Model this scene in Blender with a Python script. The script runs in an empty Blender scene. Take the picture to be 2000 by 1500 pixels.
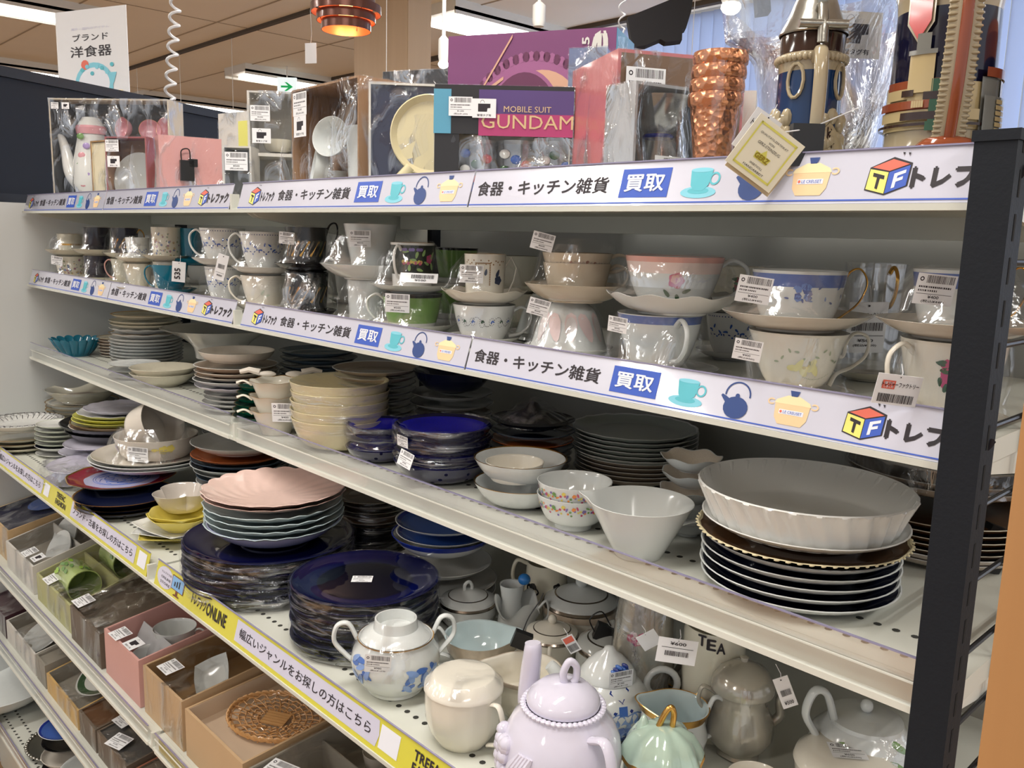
import bpy, math, random
from mathutils import Vector, Matrix, noise
from math import sin, cos, pi, radians, sqrt
rnd = random.Random(7)
SC = bpy.context.scene
COL = SC.collection

# ---------------------------------------------------------------- camera
FPX = 1688.5
YAW, PITCH, ROLL = radians(46.087), radians(-9.6146), radians(1.5822)
CAM = Vector((1.3721, -0.6711, 1.50))
_f = Vector((-sin(YAW)*cos(PITCH), cos(YAW)*cos(PITCH), sin(PITCH)))
_r0 = Vector((cos(YAW), sin(YAW), 0)); _u0 = _r0.cross(_f)
_r = _r0*cos(ROLL) + _u0*sin(ROLL)
_u = -_r0*sin(ROLL) + _u0*cos(ROLL)
cd = bpy.data.cameras.new('camera'); cam = bpy.data.objects.new('camera', cd); COL.objects.link(cam)
cd.sensor_width = 36; cd.lens = FPX/2000*36; cd.clip_start = .02; cd.clip_end = 80
cam.matrix_world = Matrix(((_r.x, _u.x, -_f.x, CAM.x), (_r.y, _u.y, -_f.y, CAM.y), (_r.z, _u.z, -_f.z, CAM.z), (0, 0, 0, 1)))
SC.camera = cam

# ---------------------------------------------------------------- exposure, ambience, lights
SC.view_settings.view_transform = 'Standard'; SC.view_settings.look = 'None'
SC.view_settings.gamma = 1; SC.view_settings.use_curve_mapping = False
SC.view_settings.exposure = -0.08
cy = SC.cycles; cy.max_bounces = 6; cy.diffuse_bounces = 3; cy.glossy_bounces = 2; cy.transmission_bounces = 3; cy.transparent_max_bounces = 9
cy.caustics_reflective = False; cy.caustics_refractive = False
w = bpy.data.worlds.new('shop_ambience'); SC.world = w; w.use_nodes = True
w.node_tree.nodes['Background'].inputs[0].default_value = (.93, .95, 1, 1)
w.node_tree.nodes['Background'].inputs[1].default_value = .74
def area(name, loc, sx, sy, power, col=(1, .97, .92), rot=(0, 0, 0)):
    l = bpy.data.lights.new(name, 'AREA'); l.shape = 'RECTANGLE'; l.size = sx; l.size_y = sy; l.energy = power; l.color = col
    o = bpy.data.objects.new(name, l); COL.objects.link(o); o.location = loc; o.rotation_euler = rot
    return o
ZC = 3.0
# twin-tube ceiling fixtures, tubes running away from the shelf (x, y centre)
FIX = [(-5.45, 1.0), (-3.35, 4.1 - .35), (-6.5, 3.9), (-8.9, 3.9), (-8.1, 1.7),
       (-3.3, -.9), (-1.1, 1.35), (-1.1, -1.5), (.75, -.55), (2.9, -1.5), (2.9, 1.3), (.9, -3.4), (-1.9, -3.6)]
for k, (x, y) in enumerate(FIX):
    for s in (-1, 1):
        area('tube_light', (x + s*.09, y, ZC - .115), .035, 1.15, 13.0 if k > 4 else 7)

# ---------------------------------------------------------------- helpers
def ray(px, py):
    return _f + (px - 1000)/FPX*_r - (py - 750)/FPX*_u
def at(px, py, **k):                       # where a sight line meets a plane of the place (x=, y= or z=)
    d = ray(px, py); (a, v), = k.items(); i = 'xyz'.index(a)
    return CAM + (v - CAM[i])/d[i]*d
def ptd(px, py, D): return CAM + D*ray(px, py)
def proj(p):
    d = Vector(p) - CAM; q = d.dot(_f)
    return 1000 + FPX*d.dot(_r)/q, 750 - FPX*d.dot(_u)/q, q
def fit(xc, wd, yr, yb, z, ratio=.6):      # centre, radius and height of a round thing standing on a board at height z
    d = ray(xc, yr); h = Vector((d.x, d.y)).normalized(); R = .05; t = .8
    for _ in range(6):
        lo, hi = .2, 5.0
        for _ in range(40):
            m = (lo + hi)/2
            p = (CAM.x + m*h.x, CAM.y + m*h.y, z)
            if proj(p)[1] > yb: lo = m
            else: hi = m
        t = lo + ratio*R
        D = (Vector((CAM.x + t*h.x, CAM.y + t*h.y, z)) - CAM).dot(_f)
        R = wd/2*D/FPX
    return CAM.x + t*h.x, CAM.y + t*h.y, R, CAM.z + t*d.z/Vector((d.x, d.y)).length - z
def fity(xc, wd, yr, Y, z):                # the same with its distance into the shelf known
    p = at(xc, yr, y=Y); D = (p - CAM).dot(_f)
    return p.x, Y, wd/2*D/FPX, p.z - z

def lin(c):
    return tuple((v/12.92 if v <= .04045 else ((v + .055)/1.055)**2.4) for v in (x/255 for x in c))
MATS = {}
def mat(name, rgb, rough=.35, metal=0, coat=0, tint=.05, bump=0, scale=30, spec=.5, emit=0):
    if name in MATS: return MATS[name]
    m = bpy.data.materials.new(name); m.use_nodes = True; nt = m.node_tree; N = nt.nodes; L = nt.links
    b = N['Principled BSDF']; c = lin(rgb)
    b.inputs['Roughness'].default_value = rough; b.inputs['Metallic'].default_value = metal
    b.inputs['Coat Weight'].default_value = coat; b.inputs['Coat Roughness'].default_value = .05
    b.inputs['Specular IOR Level'].default_value = spec
    tc = N.new('ShaderNodeTexCoord'); nz = N.new('ShaderNodeTexNoise'); nz.inputs['Scale'].default_value = scale
    nz.inputs['Detail'].default_value = 3
    L.new(tc.outputs['Object'], nz.inputs['Vector'])
    mx = N.new('ShaderNodeMix'); mx.data_type = 'RGBA'
    mx.inputs['A'].default_value = tuple(v*(1 - tint) for v in c) + (1,); mx.inputs['B'].default_value = tuple(min(1, v*(1 + tint)) for v in c) + (1,)
    L.new(nz.outputs['Fac'], mx.inputs['Factor']); L.new(mx.outputs['Result'], b.inputs['Base Color'])
    if bump:
        bp = N.new('ShaderNodeBump'); bp.inputs['Strength'].default_value = bump; bp.inputs['Distance'].default_value = .002
        L.new(nz.outputs['Fac'], bp.inputs['Height']); L.new(bp.outputs['Normal'], b.inputs['Normal'])
    if emit:
        b.inputs['Emission Color'].default_value = c + (1,); b.inputs['Emission Strength'].default_value = emit
    MATS[name] = m; return m
def cer(name, rgb, rough=.13, tint=.04): return mat('ceramic ' + name, rgb, rough, coat=.4, tint=tint, scale=14)
def film(name='clear film', lo=.05, hi=.6, scale=16, bump=.7, rough=.12, white=.12, stretch=(1, 1, .35)):
    if name in MATS: return MATS[name]
    m = bpy.data.materials.new(name); m.use_nodes = True; nt = m.node_tree; N = nt.nodes; L = nt.links
    N.remove(N['Principled BSDF']); out = N['Material Output']
    tc = N.new('ShaderNodeTexCoord'); mp = N.new('ShaderNodeMapping'); mp.inputs['Scale'].default_value = stretch
    nz = N.new('ShaderNodeTexNoise'); nz.inputs['Scale'].default_value = scale; nz.inputs['Detail'].default_value = 4; nz.inputs['Distortion'].default_value = 1.2
    L.new(tc.outputs['Object'], mp.inputs['Vector']); L.new(mp.outputs['Vector'], nz.inputs['Vector'])
    rp = N.new('ShaderNodeMapRange'); rp.inputs['From Min'].default_value = .48; rp.inputs['From Max'].default_value = .72
    rp.inputs['To Min'].default_value = lo; rp.inputs['To Max'].default_value = hi
    L.new(nz.outputs['Fac'], rp.inputs['Value'])
    bp = N.new('ShaderNodeBump'); bp.inputs['Strength'].default_value = bump; bp.inputs['Distance'].default_value = .01
    L.new(nz.outputs['Fac'], bp.inputs['Height'])
    gl = N.new('ShaderNodeBsdfGlossy'); gl.inputs['Roughness'].default_value = rough; gl.inputs['Color'].default_value = (.95, .97, 1, 1)
    L.new(bp.outputs['Normal'], gl.inputs['Normal'])
    df = N.new('ShaderNodeBsdfDiffuse'); df.inputs['Color'].default_value = (.8, .82, .84, 1)
    tr = N.new('ShaderNodeBsdfTransparent')
    m1 = N.new('ShaderNodeMixShader'); m1.inputs[0].default_value = white
    L.new(gl.outputs[0], m1.inputs[1]); L.new(df.outputs[0], m1.inputs[2])
    m2 = N.new('ShaderNodeMixShader'); L.new(rp.outputs['Result'], m2.inputs[0]); L.new(tr.outputs[0], m2.inputs[1]); L.new(m1.outputs[0], m2.inputs[2])
    L.new(m2.outputs[0], out.inputs['Surface'])
    MATS[name] = m; return m
def grain(name, rgb1, rgb2, scale=(1, 1, 12), rough=.5, big=4):
    if name in MATS: return MATS[name]
    m = mat(name, rgb1, rough); nt = m.node_tree; N = nt.nodes; L = nt.links
    nz = [n for n in N if n.bl_idname == 'ShaderNodeTexNoise'][0]; mx = [n for n in N if n.bl_idname == 'ShaderNodeMix'][0]; tc = [n for n in N if n.bl_idname == 'ShaderNodeTexCoord'][0]
    mp = N.new('ShaderNodeMapping'); mp.inputs['Scale'].default_value = scale; L.new(tc.outputs['Object'], mp.inputs['Vector']); L.new(mp.outputs['Vector'], nz.inputs['Vector'])
    nz.inputs['Scale'].default_value = big; nz.inputs['Detail'].default_value = 6; nz.inputs['Distortion'].default_value = .6
    mx.inputs['A'].default_value = lin(rgb1) + (1,); mx.inputs['B'].default_value = lin(rgb2) + (1,)
    return m
def glass(name, rgb, rough=.02, ior=1.45):
    if name in MATS: return MATS[name]
    m = mat(name, rgb, rough, tint=0); m.node_tree.nodes['Principled BSDF'].inputs['Transmission Weight'].default_value = 1
    m.node_tree.nodes['Principled BSDF'].inputs['IOR'].default_value = ior
    return m

class MB:
    def __init__(s): s.v = []; s.f = []; s.m = []
    def quad(s, pts, m=0):
        n = len(s.v); s.v += [tuple(p) for p in pts]; s.f.append(tuple(range(n, n + len(pts)))); s.m.append(m); return s
    def box(s, c, d, m=0, rz=0, mtx=None, taper=1):
        n = len(s.v)
        for i, (x, y, z) in enumerate([(-1, -1, -1), (1, -1, -1), (1, 1, -1), (-1, 1, -1), (-1, -1, 1), (1, -1, 1), (1, 1, 1), (-1, 1, 1)]):
            k = taper if z > 0 else 1
            p = Vector((x*d[0]/2*k, y*d[1]/2*k, z*d[2]/2))
            if mtx is not None: p = mtx @ p
            elif rz: p = Vector((p.x*cos(rz) - p.y*sin(rz), p.x*sin(rz) + p.y*cos(rz), p.z))
            s.v.append((p.x + c[0], p.y + c[1], p.z + c[2]))
        for q in [(0, 3, 2, 1), (4, 5, 6, 7), (0, 1, 5, 4), (1, 2, 6, 5), (2, 3, 7, 6), (3, 0, 4, 7)]:
            s.f.append(tuple(n + i for i in q)); s.m.append(m)
        return s
    def b2(s, a, b, m=0):                  # box from corner to corner
        return s.box([(a[i] + b[i])/2 for i in range(3)], [abs(b[i] - a[i]) for i in range(3)], m)
    def lathe(s, prof, n=40, mod=None, c=(0, 0, 0), mtx=None, arc=2*pi, a0=0):
        """prof: (r, z, material of the band that ends here, s)"""
        base = len(s.v); closed = abs(arc - 2*pi) < 1e-6; cnt = n if closed else n + 1
        rows = []
        for q in prof:
            r, z = q[0], q[1]; sv = q[3] if len(q) > 3 else 0
            if r < 1e-9:
                p = Vector((0, 0, z)); p = mtx @ p if mtx is not None else p
                rows.append([len(s.v)]); s.v.append((p.x + c[0], p.y + c[1], p.z + c[2])); continue
            row = []
            for i in range(cnt):
                th = a0 + arc*i/n; rr, zz = r, z; x, y = cos(th), sin(th)
                if mod:
                    o = mod(th, sv, r, z)
                    if len(o) == 2: rr, zz = o; p = Vector((rr*x, rr*y, zz))
                    else: p = Vector(o)
                else: p = Vector((rr*x, rr*y, zz))
                if mtx is not None: p = mtx @ p
                row.append(len(s.v)); s.v.append((p.x + c[0], p.y + c[1], p.z + c[2]))
            rows.append(row)
        for k in range(len(rows) - 1):
            A, B = rows[k], rows[k + 1]; m = prof[k + 1][2] if len(prof[k + 1]) > 2 else 0
            for i in range(n):
                j = (i + 1) % cnt if closed else i + 1
                if len(A) == 1 and len(B) == 1: break
                if len(A) == 1: f = (A[0], B[i], B[j]); f = (A[0], B[j], B[i])
                elif len(B) == 1: f = (A[i], A[j], B[0])
                else: f = (A[i], A[j], B[j], B[i])
                s.f.append(f); s.m.append(m)
        return s
    def tube(s, pts, r, m=0, n=8, cap=True, flat=1, up=None, closed=False):
        pts = [Vector(p) for p in pts]; K = len(pts); rows = []; prev = None
        for i, p in enumerate(pts):
            if closed: t = (pts[(i + 1) % K] - pts[i - 1]).normalized()
            else: t = (pts[min(i + 1, K - 1)] - pts[max(i - 1, 0)]).normalized()
            if up is not None: a = Vector(up)
            elif prev is None: a = Vector((0, 0, 1)) if abs(t.z) < .9 else Vector((1, 0, 0))
            else: a = prev
            b = t.cross(a); b = b.normalized() if b.length > 1e-6 else Vector((1, 0, 0)); a = b.cross(t).normalized(); prev = a
            rr = r[i] if isinstance(r, (list, tuple)) else r
            row = []
            for k in range(n):
                th = 2*pi*k/n; q = p + a*cos(th)*rr + b*sin(th)*rr*flat
                row.append(len(s.v)); s.v.append(tuple(q))
            rows.append(row)
        for i in range(K if closed else K - 1):
            A, B = rows[i], rows[(i + 1) % K]
            for k in range(n):
                s.f.append((A[k], A[(k + 1) % n], B[(k + 1) % n], B[k])); s.m.append(m)
        if cap and not closed:
            s.f.append(tuple(reversed(rows[0]))); s.m.append(m); s.f.append(tuple(rows[-1])); s.m.append(m)
        return s
    def blob(s, c, d, m=0, n=12, k=7, mtx=None):
        pr = [(0, -1)] + [(cos(-pi/2 + pi*i/k), sin(-pi/2 + pi*i/k)) for i in range(1, k)] + [(0, 1)]
        mt = Matrix.Diagonal((d[0]/2, d[1]/2, d[2]/2)); mt = (mtx @ mt) if mtx is not None else mt
        return s.lathe([(r, z, m) for r, z in pr], n, c=c, mtx=mt)
    def mesh(s, name, mats, smooth=True, ang=40):
        me = bpy.data.meshes.new(name); me.from_pydata(s.v, [], s.f)
        for q in (mats if isinstance(mats, (list, tuple)) else [mats]): me.materials.append(q)
        me.polygons.foreach_set('material_index', s.m)
        if smooth:
            me.polygons.foreach_set('use_smooth', [True]*len(s.f)); me.set_sharp_from_angle(angle=radians(ang))
        me.update(); return me
    def build(s, name, mats, parent=None, loc=None, rot=None, smooth=True, ang=40):
        return link(name, s.mesh(name, mats, smooth, ang), parent, loc, rot)
def link(name, me, parent=None, loc=None, rot=None, sc=None):
    o = bpy.data.objects.new(name, me); COL.objects.link(o)
    if parent is not None: o.parent = parent
    if loc is not None: o.location = loc
    if rot is not None: o.rotation_euler = rot
    if sc is not None: o.scale = (sc, sc, sc) if isinstance(sc, (int, float)) else sc
    return o
USED = {}
def tag(o, label, cat, group=None):
    if label in USED: print('DUPLABEL', label)
    USED[label] = 1
    n = len(label.replace('-', ' ').split())
    if not 4 <= n <= 16: print('LABELLEN', n, label)
    o['label'] = label; o['category'] = cat
    if group: o['group'] = group
    return o
def thing(name, label, cat, loc, rz=0, group=None):
    return tag(link(name, None, None, loc, (0, 0, rz)), label, cat, group)
def struct(o): o['kind'] = 'structure'; return o
def cat_rom(pts, n=6):
    P = [Vector(p) for p in pts]; P = [2*P[0] - P[1]] + P + [2*P[-1] - P[-2]]; out = []
    for i in range(1, len(P) - 2):
        for k in range(n):
            t = k/n; a, b, c, d = P[i - 1:i + 3]
            out.append(.5*((2*b) + (c - a)*t + (2*a - 5*b + 4*c - d)*t*t + (3*b - a - 3*c + d)*t**3))
    out.append(P[-2]); return out
TXT = {}
def text_mesh(s, bold=0.0, ext=.0):
    k = s
    if k in TXT: return TXT[k]
    c = bpy.data.curves.new('t', 'FONT'); c.body = s; c.resolution_u = 2
    o = bpy.data.objects.new('t', c); COL.objects.link(o)
    me = bpy.data.meshes.new_from_object(o.evaluated_get(bpy.context.evaluated_depsgraph_get()))
    bpy.data.objects.remove(o); xs = [v.co.x for v in me.vertices]; ys = [v.co.y for v in me.vertices]
    TXT[k] = ([tuple(v.co) for v in me.vertices], [tuple(p.vertices) for p in me.polygons], (min(xs), max(xs), min(ys), max(ys))); return TXT[k]
def add_text(mb, s, o, ex, ey, x0, x1, y0, y1, m=0, bold=0.0, nz=.0003, vert=False):
    """lay the string into the rectangle x0..x1, y0..y1 of the plane at o spanned by ex, ey"""
    V, Fc, (a, b, c, d) = text_mesh(s); o = Vector(o); ex = Vector(ex); ey = Vector(ey); n = ex.cross(ey).normalized()*nz
    sx = (x1 - x0)/(b - a); sy = (y1 - y0)/(d - c)
    for j, (dx, dy) in enumerate(((0, 0),) if bold <= 0 else ((-bold, 0), (bold, 0), (0, bold), (0, -bold))):
        k = len(mb.v)
        for x, y, z in V:
            mb.v.append(tuple(o + ex*(x0 + (x - a + dx)*sx) + ey*(y0 + (y - c + dy)*sy) + n*(1 + .04*j)))
        for f in Fc: mb.f.append(tuple(k + i for i in f)); mb.m.append(m)
# ================================================================ setting
m_ceil = mat('ceiling board', (246, 238, 226), .9, tint=.03, scale=3)
m_seam = mat('ceiling seam', (176, 160, 140), .9); m_floor = grain('floor laminate', (156, 122, 86), (184, 150, 110), (1, 8, 1), .4, 3)
m_wall = mat('white partition', (214, 216, 214), .55, tint=.02, scale=2); m_white = mat('white powder coat', (226, 226, 216), .35, tint=.02)
m_white2 = mat('white shelf top', (216, 217, 207), .4, tint=.03, scale=6); m_dark = mat('charcoal powder coat', (26, 30, 37), .6, spec=.25, tint=.08, scale=300, bump=.12)
m_black = mat('black plastic', (22, 22, 26), .3); m_hole = mat('hole shadow', (52, 52, 48), .9); m_slot = mat('slot opening', (8, 8, 8), .9)
m_pillar = grain('pale wood veneer', (196, 168, 136), (214, 188, 156), (3, 3, .15), .5, 5)
m_orange = grain('honey wood', (172, 124, 76), (198, 148, 96), (6, 6, .25), .5, 6)
m_tube = mat('fluorescent tube', (255, 250, 240), .5, emit=9, tint=0); m_fix = mat('fixture enamel', (228, 226, 220), .5, tint=.02)
m_blind = mat('window blind', (196, 206, 226), .8, tint=.03, scale=2); m_backp = mat('grey back panel', (166, 166, 160), .6, tint=.03, scale=4)

c = MB(); c.b2((-16, -6, ZC), (6, 12, ZC + .08)); struct(c.build('ceiling', m_ceil))
c = MB()
for y in (.6, 1.485, 2.355, 3.3, 5.1, 6.0): c.b2((-16, y - .006, ZC - .004), (6, y + .006, ZC + .002))
for x in (-12.2, -8.6, -5.0): c.b2((x - .005, .6, ZC - .003), (x + .005, 6, ZC + .002))
struct(c.build('trim_1', m_seam))
m_trk = mat('track grey', (84, 74, 64), .8); c = MB(); c.b2((-16, 2.60, ZC - .02), (-1, 2.64, ZC)); struct(c.build('trim_2', m_trk))
c = MB(); c.b2((-6.4, 4.13, ZC - .03), (4, 4.18, ZC)); struct(c.build('trim_3', m_trk))
c = MB(); c.b2((-16, -6, -.05), (6, 12, 0)); struct(c.build('floor', m_floor))
c = MB(); c.b2((-1.30, -3.2, 0), (-1.215, .44, 1.555)); struct(c.build('wall_left', m_wall))
c = MB(); c.b2((-3.2, 4.42, 0), (4.5, 4.5, ZC)); struct(c.build('wall_back', mat('far wall', (190, 180, 164), .8)))
# window with vertical blinds
wd = MB(); wd.b2((-3.25, 4.33, 2.95), (4.3, 4.42, ZC)); wd.b2((-3.25, 4.33, .8), (4.3, 4.42, .9)); wd.b2((-3.25, 4.34, .8), (-3.2, 4.42, ZC))
wo = struct(wd.build('window_1', m_fix, smooth=False))
bl = MB().box((0, 0, 0), (.089, .006, 2.05)).mesh('blind_slat', m_blind, False)
for k in range(62):
    x = -3.14 + k*.098
    link('blind_slat', bl, wo, (x, 4.30, 1.95), (0, 0, .22))
area('window_daylight', (.5, 4.40, 1.95), 7.0, 2.0, 130, (.82, .9, 1), (radians(-90), 0, 0))
nt = m_blind.node_tree; pb = nt.nodes['Principled BSDF']; tl_ = nt.nodes.new('ShaderNodeBsdfTranslucent'); tl_.inputs[0].default_value = (.62, .68, .82, 1); mx_ = nt.nodes.new('ShaderNodeMixShader'); mx_.inputs[0].default_value = .5
nt.links.new(pb.outputs[0], mx_.inputs[1]); nt.links.new(tl_.outputs[0], mx_.inputs[2]); nt.links.new(mx_.outputs[0], nt.nodes['Material Output'].inputs['Surface'])

# pillar of pale wood: two visible faces
A_ = at(692, 60, y=2.5); B_ = at(797, 60, y=2.5); q_ = at(842, 60, x=B_.x)
pp = MB(); pp.b2((A_.x, 2.5, 0), (B_.x, q_.y, ZC)); pp.b2((A_.x + .004, 2.496, 0), (B_.x - .004, 2.51, ZC))
struct(pp.build('trim_4', m_pillar, smooth=False))

def fixture(x, y, n, seen):
    t = thing('ceiling_light', seen, 'ceiling light', (x, y, ZC), 0, 'fluorescent ceiling lights')
    h = MB(); h.box((0, 0, -.035), (.42, 1.34, .07), taper=1.0); h.b2((-.21, -.67, -.09), (-.2, .67, -.05)); h.b2((.2, -.67, -.09), (.21, .67, -.05))
    h.build('housing', m_fix, t, smooth=False)
    tb = MB().tube([(0, -.6, -.09), (0, .6, -.09)], .016, n=10).mesh('tube', m_tube)
    for i in range(n): link('tube', tb, t, ((i - (n - 1)/2)*.11, 0, 0))
for i, (x, y) in enumerate(FIX[:5]):
    fixture(x, y, (2, 4, 2, 2, 2)[i], ['long fluorescent ceiling light at the upper left corner above the white sign', 'bright four-tube ceiling light right of the wooden pillar',
        'ceiling light with louvres above the green exit sign', 'distant ceiling light low behind the coiled cord', 'small ceiling light end at the far left edge'][i])
for i, (x, y) in enumerate(FIX[5:]):
    fixture(x, y, 2, ['fluorescent ceiling light %s, above and outside the view' % q for q in ('over the left bay', 'behind the gondola', 'over the left aisle', 'straight above the aisle', 'over the aisle at right', 'behind the end frame', 'far back in the aisle', 'far back at left')][i])

# ================================================================ shelving
DB = .425                                   # back panel
LEV = [dict(z=1.528, y=0.0, h=.047, n='top'), dict(z=1.337, y=0.0, h=.044, n='second'), dict(z=1.143, y=-.006, h=.046, n='third'),
       dict(z=.927, y=-.161, h=.044, n='fourth'), dict(z=.631, y=-.167, h=.036, n='fifth'), dict(z=.415, y=-.167, h=.036, n='sixth'), dict(z=.215, y=-.19, h=.036, n='lowest')]
SZ = [l['z'] + .024 for l in LEV]           # heights of the board tops
S1, S2, S3, S4, S5, S6, S7 = SZ
BAY = [(-1.2, 0.0, 'left'), (0.0, 1.172, 'right')]
gon = thing('shelving_frame', 'white metal gondola frame with grey back panels carrying the shelf boards', 'shelving', (0, DB, 0))
for a, b, n in BAY:
    MB().b2((a + .004, 0, .1), (b - .004, .012, 1.53)).build('back_panel', m_backp, gon, smooth=False)
for x in (-1.185, 0, 1.185):
    q = MB().b2((x - .018, -.022, 0), (x + .018, .03, 1.54), 0)
    for k in range(28): q.b2((x - .006, -.0225, .1 + k*.05), (x - .002, -.021, .13 + k*.05), 1); q.b2((x + .002, -.0225, .1 + k*.05), (x + .006, -.021, .13 + k*.05), 1)
    q.build('upright', [m_dark, m_slot], gon, smooth=False)
pl_ = MB().b2((-1.2, -.15, 0), (1.13, .37, .14)).build('base_plinth', m_white, smooth=False); tag(pl_, 'white metal base plinth under the lowest shelf boards', 'plinth')
for li, l in enumerate(LEV):
    for a, b, n in BAY:
        y0, z0 = l['y'], l['z']
        t = thing('shelf_board', 'white metal shelf board of the %s level in the %s bay' % (l['n'], n), 'shelf', (0, 0, 0), 0, 'shelf boards')
        q = MB(); q.b2((a + .004, y0 + .0115, z0 + .006), (b - .004, DB - .03, z0 + .024))      # board
        fy = y0 + (.0095 if li in (0, 1, 3) else .002)
        q.b2((a + .003, fy, z0), (b - .003, fy + .010, z0 + .0235)); q.b2((a + .003, y0 - .0045, z0), (b - .003, fy + .004, z0 + .0052))
        if b < 1: q.b2((b - .003, y0 - .004, z0), (b + .003, y0 + .010, z0 + .03))
        q.build('board', m_white2, t, smooth=False)
        br = MB()
        for xx in (a + .008, b - .012):
            k = len(br.v); Y1 = DB - .028
            for dx in (0, .004):
                br.v += [(xx + dx, y0 + .02, z0 + .006), (xx + dx, Y1, z0 + .006), (xx + dx, Y1, z0 - .055), (xx + dx, Y1 - .08, z0 - .05), (xx + dx, y0 + .04, z0 - .006)]
            br.f += [tuple(k + i for i in range(5)), tuple(k + 9 - i for i in range(5))] + [(k + i, k + 5 + i, k + 5 + (i + 1) % 5, k + (i + 1) % 5) for i in range(5)]; br.m += [0]*7
        br.b2((a + .02, DB - .10, z0 - .018), (b - .02, DB - .06, z0 + .006))
        br.build('bracket', m_white, t, smooth=False)
        if li >= 2:
            hq = MB()
            for row, dy in enumerate({2: (.038, .082), 3: (.055, .105), 6: (.018, .046, .12)}.get(li, (.030, .060))):
                x = a + .03 + (row % 2)*.008
                while x < b - .02:
                    hq.lathe([(0, .0), (.0036, 0)], 8, c=(x, y0 + dy, z0 + .0243)); x += .0165 if li < 6 else .018
                    if li == 2 and row == 1 and rnd.random() < .0: x += .1
            h = hq.build('punched_holes', m_hole, t, smooth=False); h['kind'] = 'stuff'

# ---- price rails
m_clear = film('clear acrylic', .14, .30, 3, .05, .05, .06); m_cedge = mat('acrylic edge', (150, 146, 176), .15, coat=.5)
m_paper = mat('strip paper', (206, 207, 222), .22, coat=.9, tint=.01); m_ink = mat('black ink', (40, 34, 40), .6, tint=0); m_bluei = mat('blue ink', (58, 92, 190), .5, tint=0)
m_whitei = mat('white ink', (232, 234, 242), .4, tint=0); m_teal = mat('print teal', (92, 186, 200), .5, tint=.1); m_teal2 = mat('print light teal', (130, 204, 222), .5, tint=.05)
m_navy = mat('print navy', (44, 70, 130), .5, tint=.1); m_beige = mat('print beige', (240, 206, 160), .5, tint=.05); m_beige2 = mat('print cream', (244, 226, 178), .5)
m_redi = mat('print red', (226, 110, 90), .5, tint=0); m_yeli = mat('print yellow', (238, 230, 120), .5, tint=0); m_yellow = mat('yellow strip', (214, 206, 62), .25, coat=.6, tint=.01)
m_lav = mat('lavender panel', (206, 204, 222), .4, tint=.01); m_sky = mat('print sky', (130, 176, 222), .5, tint=0); m_brown = mat('print brown', (120, 70, 40), .5, tint=0)
INK = [m_ink, m_bluei, m_whitei, m_teal, m_teal2, m_navy, m_beige, m_beige2, m_redi, m_yeli, m_lav, m_sky, m_brown]
def rail_frame(li, lean):
    l = LEV[li]; o = Vector((0, l['y'] - .003, l['z'] + .0055)); ey = Vector((0, lean, l['h'] - .0055))
    return o, Vector((1, 0, 0)), ey
def poly(mb, pts, fr, m, lift=.0004):
    o, ex, ey = fr; n = ex.cross(ey).normalized()*lift
    mb.quad([o + ex*x + ey*y + n for x, y in pts], m)
def ell(mb, cx, cy, rx, ry, fr, m, lift=.0004, n=18, a=0, b=2*pi):
    poly(mb, [(cx + rx*cos(a + (b - a)*i/n), cy + ry*sin(a + (b - a)*i/n)) for i in range(n if b - a > 6 else n + 1)], fr, m, lift)
def ringp(mb, cx, cy, rx, ry, w_, fr, m, a=0, b=2*pi, lift=.0005, n=18, as_=22):
    for i in range(n):
        t0, t1 = a + (b - a)*i/n, a + (b - a)*(i + 1)/n
        poly(mb, [(cx + rx*cos(t0), cy + ry*sin(t0)), (cx + rx*cos(t1), cy + ry*sin(t1)), (cx + (rx - w_)*cos(t1), cy + (ry - w_*as_)*sin(t1)), (cx + (rx - w_)*cos(t0), cy + (ry - w_*as_)*sin(t0))], fr, m, lift)
def p_cup(mb, x, W, fr):
    ell(mb, x + W*.46, .27, W*.5, .13, fr, 4); ell(mb, x + W*.46, .3, W*.3, .07, fr, 3, .0005)
    ringp(mb, x + W*.86, .56, W*.15, .14, W*.05, fr, 3)
    poly(mb, [(x + W*.16, .75), (x + W*.22, .42), (x + W*.34, .3), (x + W*.58, .3), (x + W*.72, .42), (x + W*.78, .75)], fr, 3, .0006); ell(mb, x + W*.47, .75, W*.31, .05, fr, 4, .0007)
def p_kettle(mb, x, W, fr):
    ringp(mb, x + W*.52, .62, W*.42, .30, W*.05, fr, 5, -.1, pi + .1); ell(mb, x + W*.52, .33, W*.4, .25, fr, 5, .0006)
    poly(mb, [(x + W*.2, .38), (x - W*.02, .56), (x + W*.02, .6), (x + W*.16, .56), (x + W*.32, .5)], fr, 5, .0005); ell(mb, x + W*.52, .6, W*.07, .05, fr, 5, .0007)
def p_pot(mb, x, W, fr):
    poly(mb, [(x + W*.14, .62), (x + W*.17, .3), (x + W*.26, .16), (x + W*.74, .16), (x + W*.83, .3), (x + W*.86, .62)], fr, 6, .0004)
    poly(mb, [(x + W*.12, .6), (x + W*.88, .6), (x + W*.84, .68), (x + W*.62, .79), (x + W*.38, .79), (x + W*.16, .68)], fr, 7, .0005)
    ringp(mb, x + W*.06, .62, W*.08, .07, W*.03, fr, 6, pi*.2, pi*1.8); ringp(mb, x + W*.94, .62, W*.08, .07, W*.03, fr, 6, -pi*.8, pi*.8)
    poly(mb, [(x + W*.44, .78), (x + W*.56, .78), (x + W*.6, .9), (x + W*.4, .9)], fr, 5, .0006)
    poly(mb, [(x + W*.25, .38), (x + W*.75, .38), (x + W*.75, .48), (x + W*.25, .48)], fr, 2, .0006)
    o, ex, ey = fr; add_text(mb, 'LE CREUSET', o, ex, ey, x + W*.34, x + W*.72, .40, .46, 1, nz=.0008); ell(mb, x + W*.29, .43, W*.025, .03, fr, 8, .0008)
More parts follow.
